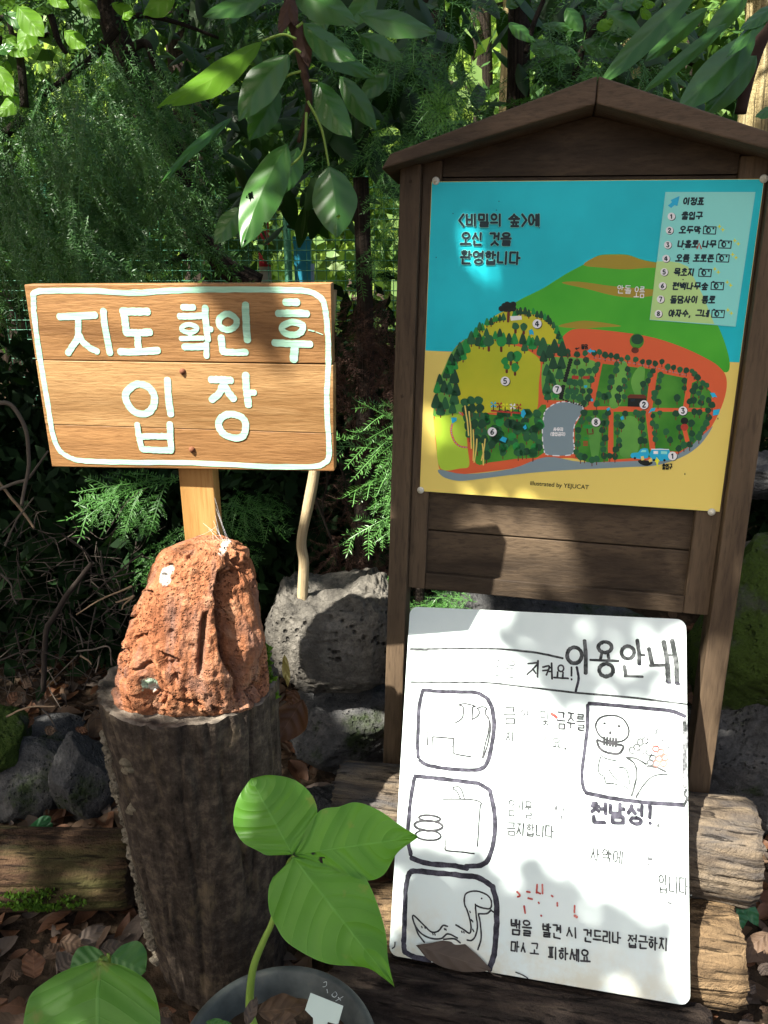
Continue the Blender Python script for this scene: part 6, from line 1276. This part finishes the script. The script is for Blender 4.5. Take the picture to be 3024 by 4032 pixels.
# top right long leaves
rb_ = thing('broadleaf_branch', PY(2750, 200, 1.9), 'long dark strap shaped leaves hanging behind the right slope of the roof', 'branch')
for i, (bs, tp, h_, Y, tl, tw) in enumerate((((1110, -120), (330, 640), 92, 1.85, (0, .5), 0), ((1560, 260), (960, 830), 130, 1.88, (0, .8), -.1), ((1700, 60), (1345, 420), 52, 1.84, (0, .9), 0), ((1760, 20), (1445, 215), 55, 1.86, (0, .9), 0), ((1340, 180), (690, 720), 55, 1.93, (0, .2), .3), ((1570, 440), (1180, 900), 110, 1.95, (0, .2), .2), ((1400, 520), (1250, 800), 80, 2.0, (0, .2), 0), ((1180, 60), (700, 480), 70, 2.05, (0, .1), .3), ((1740, 840), (1560, 920), 40, 1.8, (0, .9), 0), ((1500, -60), (1180, 300), 80, 2.0, (0, .1), .2))):
    big_leaf(rb_, CR, bs, tp, h_, Y, tl, seed=60 + i, tw=tw, shape=[(.08, .5), (.3, .95), (.6, .95), (.85, .55)], fold=.3)
trunk_px([CR(1720, 60), CR(1640, 230), CR(1560, 420), CR(1500, 620), CR(1440, 900)], [.018, .016, .015, .014], 2.05, rb_, mat('red_brown_bark', (.035, .018, .012), .85), 'stem', 10)
# dark ovate leaves, top centre right
ob = thing('broadleaf_shrub', PY(2350, 150, 2.3), 'shrub with dark oval leaves silhouetted against bright woods above the roof', 'shrub')
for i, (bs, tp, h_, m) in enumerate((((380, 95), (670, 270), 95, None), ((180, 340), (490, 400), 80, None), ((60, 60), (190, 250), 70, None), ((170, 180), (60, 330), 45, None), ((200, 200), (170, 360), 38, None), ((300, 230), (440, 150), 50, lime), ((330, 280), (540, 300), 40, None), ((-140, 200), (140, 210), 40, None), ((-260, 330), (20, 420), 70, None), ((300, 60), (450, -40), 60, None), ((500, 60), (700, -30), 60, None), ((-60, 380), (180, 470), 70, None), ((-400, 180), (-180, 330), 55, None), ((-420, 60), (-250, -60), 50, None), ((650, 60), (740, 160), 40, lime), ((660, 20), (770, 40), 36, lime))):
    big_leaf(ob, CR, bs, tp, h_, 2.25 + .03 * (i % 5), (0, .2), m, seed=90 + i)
for pts, rad in (([CR(380, 95), CR(330, 160), CR(230, 300), CR(180, 420), CR(120, 640)], [.006, .010]), ([CR(190, 120), CR(210, 230), CR(220, 300)], [.004, .006]), ([CR(-120, 0), CR(-200, 200), CR(-260, 420)], [.006, .008])): trunk_px(pts, rad, 2.32, ob, bark, 'stem', 8)
# top left sunlit lime leaves
ll_ = thing('broadleaf_shrub', PY(60, 300, 2.4), 'shrub with big bright lime green leaves in the top left corner', 'shrub')
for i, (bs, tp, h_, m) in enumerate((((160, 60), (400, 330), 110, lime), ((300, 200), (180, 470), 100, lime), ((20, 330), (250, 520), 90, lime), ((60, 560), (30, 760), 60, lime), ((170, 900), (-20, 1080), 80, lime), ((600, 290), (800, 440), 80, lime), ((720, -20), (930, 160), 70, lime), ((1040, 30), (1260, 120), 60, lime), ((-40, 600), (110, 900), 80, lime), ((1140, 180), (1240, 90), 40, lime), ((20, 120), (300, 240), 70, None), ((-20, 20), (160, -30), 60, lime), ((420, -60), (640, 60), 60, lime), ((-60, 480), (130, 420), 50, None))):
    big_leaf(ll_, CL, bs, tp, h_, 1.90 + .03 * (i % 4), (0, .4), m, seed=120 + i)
trunk_px([CL(80, 200), CL(130, 380), CL(190, 560), CL(230, 1000)], [.005, .008, .010], 1.98, ll_, bark, 'stem', 8)

# dark broad-leaved tree closing the view above the boards
bt = thing('broadleaf_tree', PY(1700, 500, 3.0) * (1, 1, 0), 'dark broad leaved tree closing the view behind the hanging leaves and the roof peak', 'tree')
lp = MB(); tt_ = np.linspace(0, 1, 7); ss_ = np.array([-1, -.5, 0, .5, 1.0]); Lp = np.zeros((7, 5, 3)); w7 = .21 * np.sin(np.pi * np.clip(tt_, .03, .97)) ** .8
Lp[..., 0] = tt_[:, None]; Lp[..., 1] = w7[:, None] * ss_; Lp[..., 2] = -.16 * np.abs(ss_)[None] * w7[:, None] * 2 - .18 * (tt_ ** 2)[:, None]
LV = Lp.reshape(-1, 3); LF = np.array([(i * 5 + j, i * 5 + j + 1, i * 5 + j + 6, i * 5 + j + 5) for i in range(6) for j in range(4)])
def leaf_cloud(n, box, Ys, size, gaps, seed):
    r = np.random.default_rng(seed); out = []
    while len(out) < n:
        u, v = r.uniform(box[0], box[2]), r.uniform(box[1], box[3])
        if any(x0 < u < x1 and y0 < v < y1 and r.random() < p_ for x0, y0, x1, y1, p_ in gaps): continue
        out.append((0, PY(u, v, r.uniform(*Ys)), np.array([r.normal() * .8, r.normal() * .5 - .2, -.55 + r.normal() * .4]), np.array([r.normal() * .4, -.5, .8 + r.normal() * .3]), size * r.uniform(.6, 1.25)))
    return place([(LV, LF)], out)
GAP = [(1820, -50, 2130, 470, .8), (2380, 0, 2560, 260, .6), (1320, 0, 1400, 130, .6), (620, 0, 740, 200, .9), (450, 0, 560, 170, .9), (700, 820, 1320, 1100, .8)]
V, F = leaf_cloud(430, (1180, -120, 2700, 640), (2.35, 3.3), .15, GAP, 71); fast_mesh('crown', V, F, leafmat('dark_broad_leaves', (.010, .036, .007), (.03, .085, .016), .25, .45, .3, clump=3), bt, smooth=True)
V, F = leaf_cloud(230, (560, -120, 1400, 900), (2.6, 3.4), .13, GAP, 72); fast_mesh('lower_crown', V, F, _m['dark_broad_leaves'], bt, smooth=True)
trunk_px([(1680, -200), (1700, 300), (1690, 900), (1700, 1500)], [.05, .055, .06, .07], 3.0, bt, bark)
# ================================================================== TWIGS ON THE LEFT
def twig(pts, rad, Y, label, m):
    q = smooth_line([PY(u, v, Y) for u, v in pts], 7); b = MB(); tube(b, q + .004 * np.stack([fbm(q * 30, 2), fbm(q * 30 + 5, 2), fbm(q * 30 + 8, 2)], 1), np.interp(np.linspace(0, 1, len(q)), np.linspace(0, 1, len(rad)), rad), seg=7)
    return tag(b.build('twig', m, smooth=True), label, 'twig', 'dead twigs left of the stump')
tw1 = mat('grey_twig', (.10, .082, .064), .85); tw2 = mat('tan_twig', (.26, .18, .11), .85); tw3 = mat('dark_twig', (.035, .026, .02), .9)
twig([(-20, 1588), (40, 1592), (85, 1650), (108, 1720), (112, 1830), (104, 1890), (85, 1990)], [.006, .005, .0045], 1.9, 'arched grey dead branch at the left picture edge beside the sign', tw1)
twig([(-20, 1935), (60, 1902), (110, 1885), (150, 1830), (190, 1775)], [.0045, .004, .002], 1.92, 'pale dead branch crossing the arched branch at the left edge', tw1)
twig([(-10, 1890), (60, 1980), (100, 2030), (135, 2080)], [.0035, .004, .003], 1.95, 'tan broken twig below the crossing of the left branches', tw2)
twig([(365, 2215), (320, 2270), (260, 2350), (205, 2440), (180, 2500), (170, 2720)], [.007, .0075, .008, .008], 2.0, 'thick straight stick slanting up toward the low conifer bush', tw3)
for i, (pts, lb, m) in enumerate((([(0, 2255), (40, 2300), (45, 2340), (65, 2380)], 'thin kinked grey twig low at the left edge', tw1), ([(300, 2565), (370, 2558), (430, 2550), (440, 2620)], 'thin arched twig left of the red rock', tw1), ([(470, 2640), (440, 2660), (410, 2720), (400, 2770)], 'pale broken twig at the lower left of the red rock', tw2), ([(315, 2580), (345, 2600), (360, 2620)], 'short pale tan twig left of the red rock', tw2), ([(25, 2822), (110, 2785), (210, 2782), (215, 2780)], 'pale stick lying above the wide dark boulder', tw2), ([(165, 2790), (200, 2830), (225, 2880)], 'small forked twig hanging over the dark boulders', tw1), ([(395, 2580), (385, 2620), (375, 2650)], 'tiny upright twig left of the red rock', tw1), ([(520, 2310), (400, 2360), (300, 2420)], 'straw coloured grass stalk running left from the red rock', tw2), ([(530, 2345), (470, 2370), (455, 2372)], 'whitish straw bit beside the red rock', tw2), ([(525, 2350), (490, 2380), (480, 2400)], 'second whitish straw bit crossing the first beside the red rock', tw2), ([(300, 2470), (320, 2520), (325, 2550)], 'small curved grey twig in the dark left of the red rock', tw1), ([(560, 2180), (480, 2240), (380, 2330), (300, 2400)], 'long thin dark stalk left of the red rock top', tw3), ([(0, 2600), (120, 2560), (260, 2600)], 'dark twig bending over the rust leaves at left', tw3), ([(60, 2480), (90, 2600), (130, 2700)], 'thin dark twig leaning at the far left', tw3), ([(240, 2100), (330, 2170), (360, 2210)], 'dark thin branch meeting the thick slanting stick', tw3), ([(20, 2150), (60, 2060), (130, 1960)], 'grey twig rising under the left branches', tw1))):
    twig(pts, [.0028, .0022, .0016], 1.86 if i not in (4, 5) else 1.74, lb, m)
b = MB(); r2 = np.random.default_rng(77)
for i in range(280):
    u, v = r2.uniform(-60, 560), r2.uniform(2080, 2860); p = PY(u, v, r2.uniform(1.98, 2.5)); d = r2.normal(size=3) * (1, .5, .9); L_ = r2.uniform(.04, .2)
    q = smooth_line([p, p + unit(d) * L_ * .5 + r2.normal(size=3) * .012, p + unit(d) * L_ + r2.normal(size=3) * .02], 3); tube(b, q, np.linspace(.0022, .0007, len(q)) * r2.uniform(.5, 1.2), seg=4, cap=False, m=int(r2.integers(0, 3)))
tg = b.build('brushwood', [tw3, mat('dim_twig', (.06, .048, .037), .9), tw3], loc=PY(250, 2500, 2.2)); tag(tg, 'tangle of fine dead brushwood in the dark left of the stump', 'brushwood', kind='stuff')
# cobweb threads between post and stone
b = MB()
for (u0, v0), (u1, v1) in (((845, 1960), (905, 2160)), ((850, 2000), (910, 2170)), ((840, 2050), (890, 2150)), ((850, 2080), (912, 2175)), ((800, 2060), (870, 2110)), ((820, 2080), (905, 2165)), ((848, 2030), (880, 2165)), ((785, 2110), (850, 2075)), ((838, 2100), (840, 2165)), ((858, 2020), (925, 2185))):
    tube(b, smooth_line([PY(u0, v0, 1.285), PY((u0 + u1) / 2, (v0 + v1) / 2 + 3, 1.27), PY(u1, v1, 1.27)], 4), .00013, seg=4, cap=False)
tag(b.build('cobweb', mat('cobweb_silk', (.7, .7, .7), .4), loc=PY(870, 2100, 1.28)), 'fine cobweb threads between the sign post and the top of the red rock', 'cobweb')

# ================================================================== FENCE AND THINGS BEYOND
b = MB(); YF = 4.6; gm = mat('green_fence_wire', (.03, .14, .075), .5)
x0, x1, z0, z1 = -2.2, .6, .25, 1.95
for z in np.arange(z0, z1, .055): tube(b, [(x0, YF, z), (x1, YF, z)], .0026, seg=4, cap=False)
for x in np.arange(x0, x1, .055): tube(b, [(x, YF + .004, z0), (x, YF + .004, z1)], .0022, seg=4, cap=False)
fn = thing('wire_fence', (-.8, YF, .2), 'green welded wire fence seen through the branches behind the sign', 'fence'); b.build('wire_mesh', gm, fn)
for x in (-1.9, -.55, .5):
    b = MB(); tube(b, [(x, YF + .03, 0), (x, YF + .03, 2.05)], .022, seg=10); b.build('fence_post', gm, fn, smooth=True)
rp_ = thing('marker_post', PY(1040, 1000, 6.2) * (1, 1, 0), 'red marker post with a whitish lower part standing beyond the wire fence', 'post')
p = PY(1035, 870, 6.2); q = PY(1035, 1050, 6.2)
for nm, a, b_, rr_, m in (('upper_part', p[2], q[2], .045, mat('faded_red_plastic', (.5, .03, .05), .5)), ('lower_part', q[2] - .001, .15, .052, mat('dirty_white_plastic', (.55, .5, .46), .6))):
    b = MB(); tube(b, [(p[0], 6.2, z) for z in np.linspace(a, b_, 6)], [rr_ * .9, rr_, rr_, rr_, rr_, rr_ * 1.05], seg=16); b.build(nm, m, rp_, smooth=True)
for u, v, w_, h_, cl, lb in ((1190, 945, 62, 24, (.02, .2, .28), 'turquoise tarp covered box beyond the fence'), (345, 1105, 60, 40, (.02, .11, .45), 'blue plastic crate beyond the fence above the sign'), (1210, 1060, 50, 40, (.3, .38, .55), 'pale blue crate low beyond the fence')):
    c_ = PY(u, v, 6.0); s_ = 6.0 / F_PX; b = MB(); W_, H_ = w_ * s_ / 2, h_ * s_ / 2
    zb_ = .3
    def ring(z, k): return [(c_[0] + sx_ * W_ * k, 6.0 + sy_ * W_ * .7 * k, z) for sx_, sy_ in ((-1, -1), (1, -1), (1, 1), (-1, 1))]
    G = np.array([ring(zb_, .86), ring(c_[2] + H_ - .05, 1.0), ring(c_[2] + H_ - .05, 1.07), ring(c_[2] + H_, 1.07), ring(c_[2] + H_, .96), ring(c_[2] + H_ - .04, .94)]); b.grid(G, closed=True); b.add(G[-1], [(0, 1, 2, 3)]); b.add(G[0], [(3, 2, 1, 0)])
    tag(b.build('crate', mat('crate_' + str(u) + str(v), cl, .5), loc=(c_[0], 6.0, zb_)), lb, 'crate')
# ---- woods behind: each tree with trunk and crown, sunlit
def clump_crown(c, rad, n, size, seed, hollow=.35):
    r = np.random.default_rng(seed); nc = max(8, n // 60); cen = r.normal(size=(nc, 3)); cen /= np.linalg.norm(cen, axis=1)[:, None]; cen = cen * (r.uniform(hollow, 1, nc) ** .6)[:, None]
    i = r.integers(0, nc, n); P = np.array(c) + (cen[i] + r.normal(size=(n, 3)) * .17) * np.array(rad)
    d = r.normal(size=(n, 3)); d[:, 2] -= .4; d /= np.linalg.norm(d, axis=1)[:, None]; s = np.cross(d, r.normal(size=(n, 3))); s /= np.linalg.norm(s, axis=1)[:, None]; L_ = size * r.uniform(.6, 1.3, n)[:, None]
    V = np.stack([P, P + d * L_ * .5 - s * L_ * .24, P + d * L_, P + d * L_ * .5 + s * L_ * .24], 1).reshape(-1, 3); return V, np.arange(4 * n).reshape(n, 4)
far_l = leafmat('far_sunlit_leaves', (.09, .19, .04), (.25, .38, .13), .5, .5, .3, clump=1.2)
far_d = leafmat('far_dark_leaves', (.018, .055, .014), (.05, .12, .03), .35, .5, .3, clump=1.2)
gW = 'trees in the woods behind'
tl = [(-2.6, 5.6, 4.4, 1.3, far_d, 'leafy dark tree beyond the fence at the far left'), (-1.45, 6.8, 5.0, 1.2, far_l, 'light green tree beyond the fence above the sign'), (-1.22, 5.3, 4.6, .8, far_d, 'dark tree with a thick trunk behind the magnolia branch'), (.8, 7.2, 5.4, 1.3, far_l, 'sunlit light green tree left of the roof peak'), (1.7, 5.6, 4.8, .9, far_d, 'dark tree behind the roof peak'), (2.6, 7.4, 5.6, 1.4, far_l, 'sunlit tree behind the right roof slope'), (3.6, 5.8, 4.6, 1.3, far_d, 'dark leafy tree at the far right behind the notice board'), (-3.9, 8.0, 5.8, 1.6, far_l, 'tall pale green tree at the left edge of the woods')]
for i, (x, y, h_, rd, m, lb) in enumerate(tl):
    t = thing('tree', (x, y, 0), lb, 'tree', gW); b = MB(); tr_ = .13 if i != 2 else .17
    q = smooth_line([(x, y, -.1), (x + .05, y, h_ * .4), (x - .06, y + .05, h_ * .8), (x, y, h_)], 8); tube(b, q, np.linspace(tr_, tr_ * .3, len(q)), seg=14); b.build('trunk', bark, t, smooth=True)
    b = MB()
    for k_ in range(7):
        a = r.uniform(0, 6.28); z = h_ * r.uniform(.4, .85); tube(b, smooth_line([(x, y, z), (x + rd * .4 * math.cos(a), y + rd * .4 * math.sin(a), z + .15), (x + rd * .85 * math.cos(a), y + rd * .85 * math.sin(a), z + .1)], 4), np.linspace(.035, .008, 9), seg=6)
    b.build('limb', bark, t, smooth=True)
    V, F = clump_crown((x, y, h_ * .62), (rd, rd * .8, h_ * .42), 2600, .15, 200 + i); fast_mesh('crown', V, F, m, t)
tp = thing('tree', PY(2995, 600, 4.0) * (1, 1, 0), 'pale yellow sunlit tree trunk at the top right picture edge', 'tree', gW)
trunk_px([(3040, -400), (3020, 0), (3005, 300), (2985, 600), (2975, 1200), (2970, 1800)], [.085, .09, .095, .10, .11, .12], 4.0, tp, barkp)
V, F = clump_crown(PY(3040, -700, 4.0), (.8, .8, .6), 1200, .12, 333); fast_mesh('crown', V, F, far_l, tp)
for u, Y, rd, lb in ((2010, 4.8, .05, 'slim pale trunk left of the roof peak'), (2480, 5.0, .07, 'slim tan trunk just right of the roof peak')):
    t = thing('tree', PY(u, 300, Y) * (1, 1, 0), lb, 'tree', gW); trunk_px([(u + 20, -300), (u, 100), (u - 10, 500), (u - 15, 1200)], [rd * .8, rd, rd, rd * 1.2], Y, t, barkp); V, F = clump_crown(PY(u, -500, Y), (.7, .7, .5), 900, .12, 340 + u); fast_mesh('crown', V, F, far_l, t)
# woods farther back and dense undergrowth: reads as one mass
Vs, Fs, k_ = [], [], 0
for i in range(64):
    x = r.uniform(-16, 16); y = r.uniform(10, 21); h_ = r.uniform(2.6, 4.8); V, F = clump_crown((x, y, h_), (2.4, 1.6, h_), 1700, .32, 400 + i); Vs.append(V); Fs.append(F + k_); k_ += len(V)
dw = fast_mesh('distant_woods', np.concatenate(Vs), np.concatenate(Fs), far_l, loc=(0, 14, 0)); tag(dw, 'sunlit green woods far behind everything', 'woods', kind='stuff')
Vs, Fs, k_ = [], [], 0
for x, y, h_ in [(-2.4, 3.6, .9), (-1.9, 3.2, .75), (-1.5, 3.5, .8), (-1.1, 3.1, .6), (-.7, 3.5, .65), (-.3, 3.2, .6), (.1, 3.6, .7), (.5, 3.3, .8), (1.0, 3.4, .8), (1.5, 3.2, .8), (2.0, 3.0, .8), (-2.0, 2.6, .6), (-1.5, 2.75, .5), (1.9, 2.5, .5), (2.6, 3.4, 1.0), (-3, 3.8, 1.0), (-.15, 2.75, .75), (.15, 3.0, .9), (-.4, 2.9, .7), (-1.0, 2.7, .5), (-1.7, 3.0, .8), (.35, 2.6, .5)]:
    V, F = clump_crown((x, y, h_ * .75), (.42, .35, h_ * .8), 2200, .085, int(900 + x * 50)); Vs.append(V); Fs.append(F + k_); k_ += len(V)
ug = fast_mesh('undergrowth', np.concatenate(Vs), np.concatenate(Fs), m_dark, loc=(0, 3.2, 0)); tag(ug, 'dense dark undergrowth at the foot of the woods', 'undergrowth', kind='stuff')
# ================================================================== UNSEEN TREE OVERHEAD, leaf gaps cut to shape the dappled light
SA = unit(np.cross(SUNDIR, (0, 0, 1))); SB = np.cross(SA, SUNDIR)
def sunxy(P): P = np.asarray(P, float); return np.stack([P @ SA, P @ SB], -1)
lit = []; lit0 = None
def inside(P, poly):
    x, y = P[:, 0], P[:, 1]; c = np.zeros(len(P), bool); j = len(poly) - 1
    for i in range(len(poly)):
        xi, yi = poly[i]; xj, yj = poly[j]
        c ^= ((yi > y) != (yj > y)) & (x < (xj - xi) * (y - yi) / (yj - yi + 1e-12) + xi); j = i
    return c
shade = []
def spot(u, v, s, Y):
    n0 = len(lit); lit_zone(Y, [(u - s, v - s * .6), (u + s * .5, v - s), (u + s, v + s * .6), (u - s * .4, v + s)])
    if any(inside(lit[n0], q).any() for q in shade): del lit[n0:]
def lit_zone(surf, pts, k=K):
    P = [SGN.hit(u * k, v * k) if surf == 'sign' else WP.hit(u * k, v * k) if surf == 'wb' else BP.hit(u * k, v * k) if surf == 'map' else PY(u * k, v * k, surf) for u, v in pts]
    lit.append(sunxy(np.array(P)))
lit_zone('map', [(850, 160), (1659, 160), (1659, 500), (1580, 1120), (880, 1060)]); lit_zone(1.2, [(230, 1560), (560, 1560), (600, 2180), (300, 2180)]); lit_zone(.95, [(480, 1680), (900, 1680), (870, 2150), (560, 2100)])
lit_zone('sign', [(470, 600), (730, 600), (730, 780), (600, 760)]); shade = lit[:]; lit.clear()
lit_zone('sign', [(30, 640), (420, 632), (470, 690), (560, 765), (620, 785), (735, 790), (735, 920), (640, 960), (560, 1030), (95, 1030)])
lit_zone('sign', [(60, 600), (380, 600), (410, 640), (60, 650)])
lit_zone(1.30, [(370, 1000), (500, 1000), (510, 1190), (370, 1190)])
lit_zone(1.20, [(235, 1185), (590, 1170), (590, 1520), (500, 1560), (230, 1560)])
lit_zone(1.25, [(520, 1500), (612, 1460), (612, 1640), (585, 1690), (545, 1600)])
lit_zone(1.19, [(425, 1535), (600, 1465), (615, 1570), (450, 1590)])
lit_zone(1.74, [(575, 1255), (840, 1250), (840, 1335), (745, 1335), (665, 1390), (655, 1460), (605, 1420)])
lit_zone(1.72, [(690, 1430), (760, 1415), (800, 1430), (800, 1455), (720, 1470)])
lit_zone(1.78, [(700, 830), (850, 830), (850, 1280), (800, 1260), (710, 1170)])
lit_zone(1.86, [(870, 1265), (1010, 1265), (1010, 1320), (880, 1320)])
lit_zone('wb', [(870, 1425), (980, 1395), (1060, 1400), (1110, 1445), (1160, 1520), (1200, 1560), (1250, 1570), (1300, 1540), (1510, 1530), (1530, 1950), (1440, 1960), (1340, 1935), (1250, 1870), (1190, 1850), (1140, 1805), (1090, 1840), (1000, 1815), (850, 1760)])
lit_zone('wb', [(870, 1325), (950, 1340), (960, 1380), (900, 1420), (870, 1420)]); lit_zone('wb', [(1040, 1315), (1120, 1325), (1115, 1365), (1060, 1368), (1030, 1345)]); lit_zone('wb', [(1230, 1335), (1310, 1340), (1290, 1380), (1240, 1375)])
lit_zone('wb', [(1410, 2080), (1500, 2070), (1500, 2150), (1400, 2140)]); lit_zone('wb', [(1060, 1940), (1110, 1930), (1110, 1980), (1070, 1985)])
lit_zone('map', [(990, 500), (1030, 490), (1075, 560), (1060, 600), (1000, 600)]); lit_zone('map', [(905, 865), (930, 860), (1010, 960), (1000, 985), (905, 965)]); lit_zone('map', [(985, 975), (1010, 990), (1015, 1060), (985, 1055)])
lit_zone('map', [(1000, 1095), (1180, 1090), (1235, 1235), (1005, 1250)])
lit_zone(1.40, [(785, 1640), (880, 1640), (880, 1800), (820, 1760), (790, 1700)]); lit_zone(1.64, [(845, 1490), (890, 1480), (890, 1640), (850, 1600)]); lit_zone(1.26, [(790, 1890), (860, 1880), (850, 2060), (800, 2050)])
lit_zone(1.22, [(1490, 1705), (1659, 1705), (1659, 1970), (1500, 1970)]); lit_zone(1.12, [(1500, 1930), (1620, 1930), (1620, 2190), (1500, 2190)])
lit_zone('map', [(1490, 1420), (1560, 1420), (1540, 1620), (1490, 1620)]); lit_zone(1.55, [(835, 1390), (862, 1390), (862, 1560), (830, 1560)])
lit_zone(1.56, [(495, 420), (600, 360), (640, 350), (600, 460), (530, 540), (490, 530)]); lit_zone(1.60, [(705, 420), (760, 400), (770, 480), (720, 510), (690, 490)]); lit_zone(1.62, [(330, 170), (420, 140), (520, 130), (460, 180), (340, 225)])
lit_zone(1.60, [(510, 215), (560, 200), (580, 240), (520, 260)])
lit_zone(2.3, [(120, 1050), (330, 1040), (330, 1180), (200, 1170), (120, 1100)]); lit_zone(2.35, [(270, 1180), (370, 1120), (370, 1230), (290, 1260)])
lit_zone(1.42, [(-20, 1840), (70, 1840), (60, 1930), (-20, 1950)]); lit_zone(1.08, [(130, 1985), (240, 1970), (230, 2050), (130, 2050)]); lit_zone(1.42, [(190, 1900), (275, 1890), (275, 1960), (200, 1950)])
lit_zone(1.44, [(600, 1470), (650, 1480), (640, 1560), (600, 1540)])
lit_zone(1.92, [(-40, -20), (260, -20), (220, 160), (100, 260), (-40, 300)]); lit_zone(1.92, [(260, 60), (360, 60), (340, 130), (250, 120)]); lit_zone(1.9, [(900, 190), (990, 190), (980, 240), (900, 240)])
lit_zone(4.0, [(1560, -100), (1700, -100), (1700, 300), (1560, 300)])
for u, v, s, Y in ((150, 430, 22, 2.3), (60, 360, 25, 2.3), (230, 560, 18, 2.3), (90, 1480, 14, 1.95), (60, 1350, 18, 1.95), (40, 1400, 22, 1.9), (150, 1010, 16, 2.0), (110, 960, 16, 1.9), (690, 330, 16, 1.7), (830, 330, 14, 2.0), (720, 690, 16, 2.1), (280, 1300, 16, 2.1)):
    spot(u, v, s, Y)
r = np.random.default_rng(55)
for _ in range(150):
    u, v, s, Y = r.uniform(-20, 520), r.uniform(60, 640), r.uniform(8, 28), r.uniform(1.8, 2.4)
    spot(u, v, s, Y)
for _ in range(110):
    u, v, s, Y = r.uniform(560, 1350), r.uniform(0, 620), r.uniform(8, 22), r.uniform(1.9, 2.7)
    spot(u, v, s, Y)
r = np.random.default_rng(1234)
corners = sunxy(np.array([(x, y, z) for x in (-1.9, 1.5) for y in (.55, 3.9) for z in (0, 2.6)])); lo, hi = corners.min(0) , corners.max(0)
N = 42000
ab = r.uniform(lo, hi, (N, 2)); dist = r.uniform(3.2, 5.2, N)
keep = np.ones(N, bool); offs = [np.array([math.cos(a), math.sin(a)]) * .032 for a in np.linspace(0, 6.283, 7)[:-1]]
for pg in lit:
    big = np.ptp(pg, axis=0).max() > .12
    for o_ in ([np.zeros(2)] + offs if big else [np.zeros(2)]): keep &= ~inside(ab + o_, pg)
ex = []
for pg in shade:      # extra leaves added to deepen the shade zones
    a_ = r.uniform(pg.min(0), pg.max(0), (2600, 2)); a_ = a_[inside(a_, pg)]
    for q_ in lit:
        for o_ in ([np.zeros(2)] + offs if np.ptp(q_, axis=0).max() > .06 else [np.zeros(2)]): a_ = a_[~inside(a_ + o_, q_)]
    ex.append(a_)
ex = np.concatenate(ex); ab = np.concatenate([ab[keep], ex]); dist = np.concatenate([dist[keep], r.uniform(3.0, 4.2, len(ex))]); N = len(ab)
mid = sunxy(np.array([[0, 1.3, .9]]))[0]; s0 = float(np.dot(np.array([0, 1.3, .9]), SUNDIR))
P = SA[None] * ab[:, :1] + SB[None] * ab[:, 1:] + SUNDIR[None] * (s0 - dist)[:, None]
d = r.normal(size=(N, 3)); d -= (d @ SUNDIR)[:, None] * SUNDIR * .75; d /= np.linalg.norm(d, axis=1)[:, None]
s = np.cross(SUNDIR[None] + r.normal(size=(N, 3)) * .35, d); s /= np.linalg.norm(s, axis=1)[:, None]
L_ = r.uniform(.07, .11, N)[:, None]; W_ = L_ * .22
V = np.stack([P - d * L_ * .5, P - d * L_ * .15 - s * W_, P + d * L_ * .2 - s * W_ * .8, P + d * L_ * .5, P + d * L_ * .2 + s * W_ * .8, P - d * L_ * .15 + s * W_], 1).reshape(-1, 3)
k_ = np.arange(N)[:, None] * 6; F = np.concatenate([k_ + [0, 1, 2, 3], k_ + [0, 3, 4, 5]])
tb = np.array([-2.6, -2.4, 0.0]); oh = thing('unseen_shade_tree', tb, 'unseen broadleaf tree overhead with crown gaps shaped to dapple the sunlight', 'tree')
fast_mesh('crown', V, F, leafmat('overhead_leaves', (.02, .07, .015), (.05, .14, .03), .15, .5, .4), oh)
cen = P.mean(0); b = MB(); q = smooth_line([tb, tb + (.1, .05, 2.2), tb + (.2, .2, 4.6), tb + (.4, .5, 6.2)], 8); tube(b, q, np.linspace(.17, .06, len(q)), seg=16); b.build('trunk', bark, oh, smooth=True)
bigp = [p_ for p_ in lit if np.ptp(p_, axis=0).max() > .10]
nl = 0
for _ in range(600):
    e_ = P[r.integers(0, N)] + SUNDIR * -.15; s_ = q[r.integers(len(q) // 2, len(q) - 2)]; m_ = (s_ + e_) / 2 + (0, 0, .25); qq = smooth_line([s_, m_, e_], 10); xy = sunxy(qq)
    if any(inside(np.concatenate([xy + o_ for o_ in offs]), p_).any() for p_ in bigp): continue
    b = MB(); tube(b, qq, np.linspace(.035, .006, len(qq)), seg=8); b.build('limb', bark, oh, smooth=True); nl += 1
    if nl == 9: break
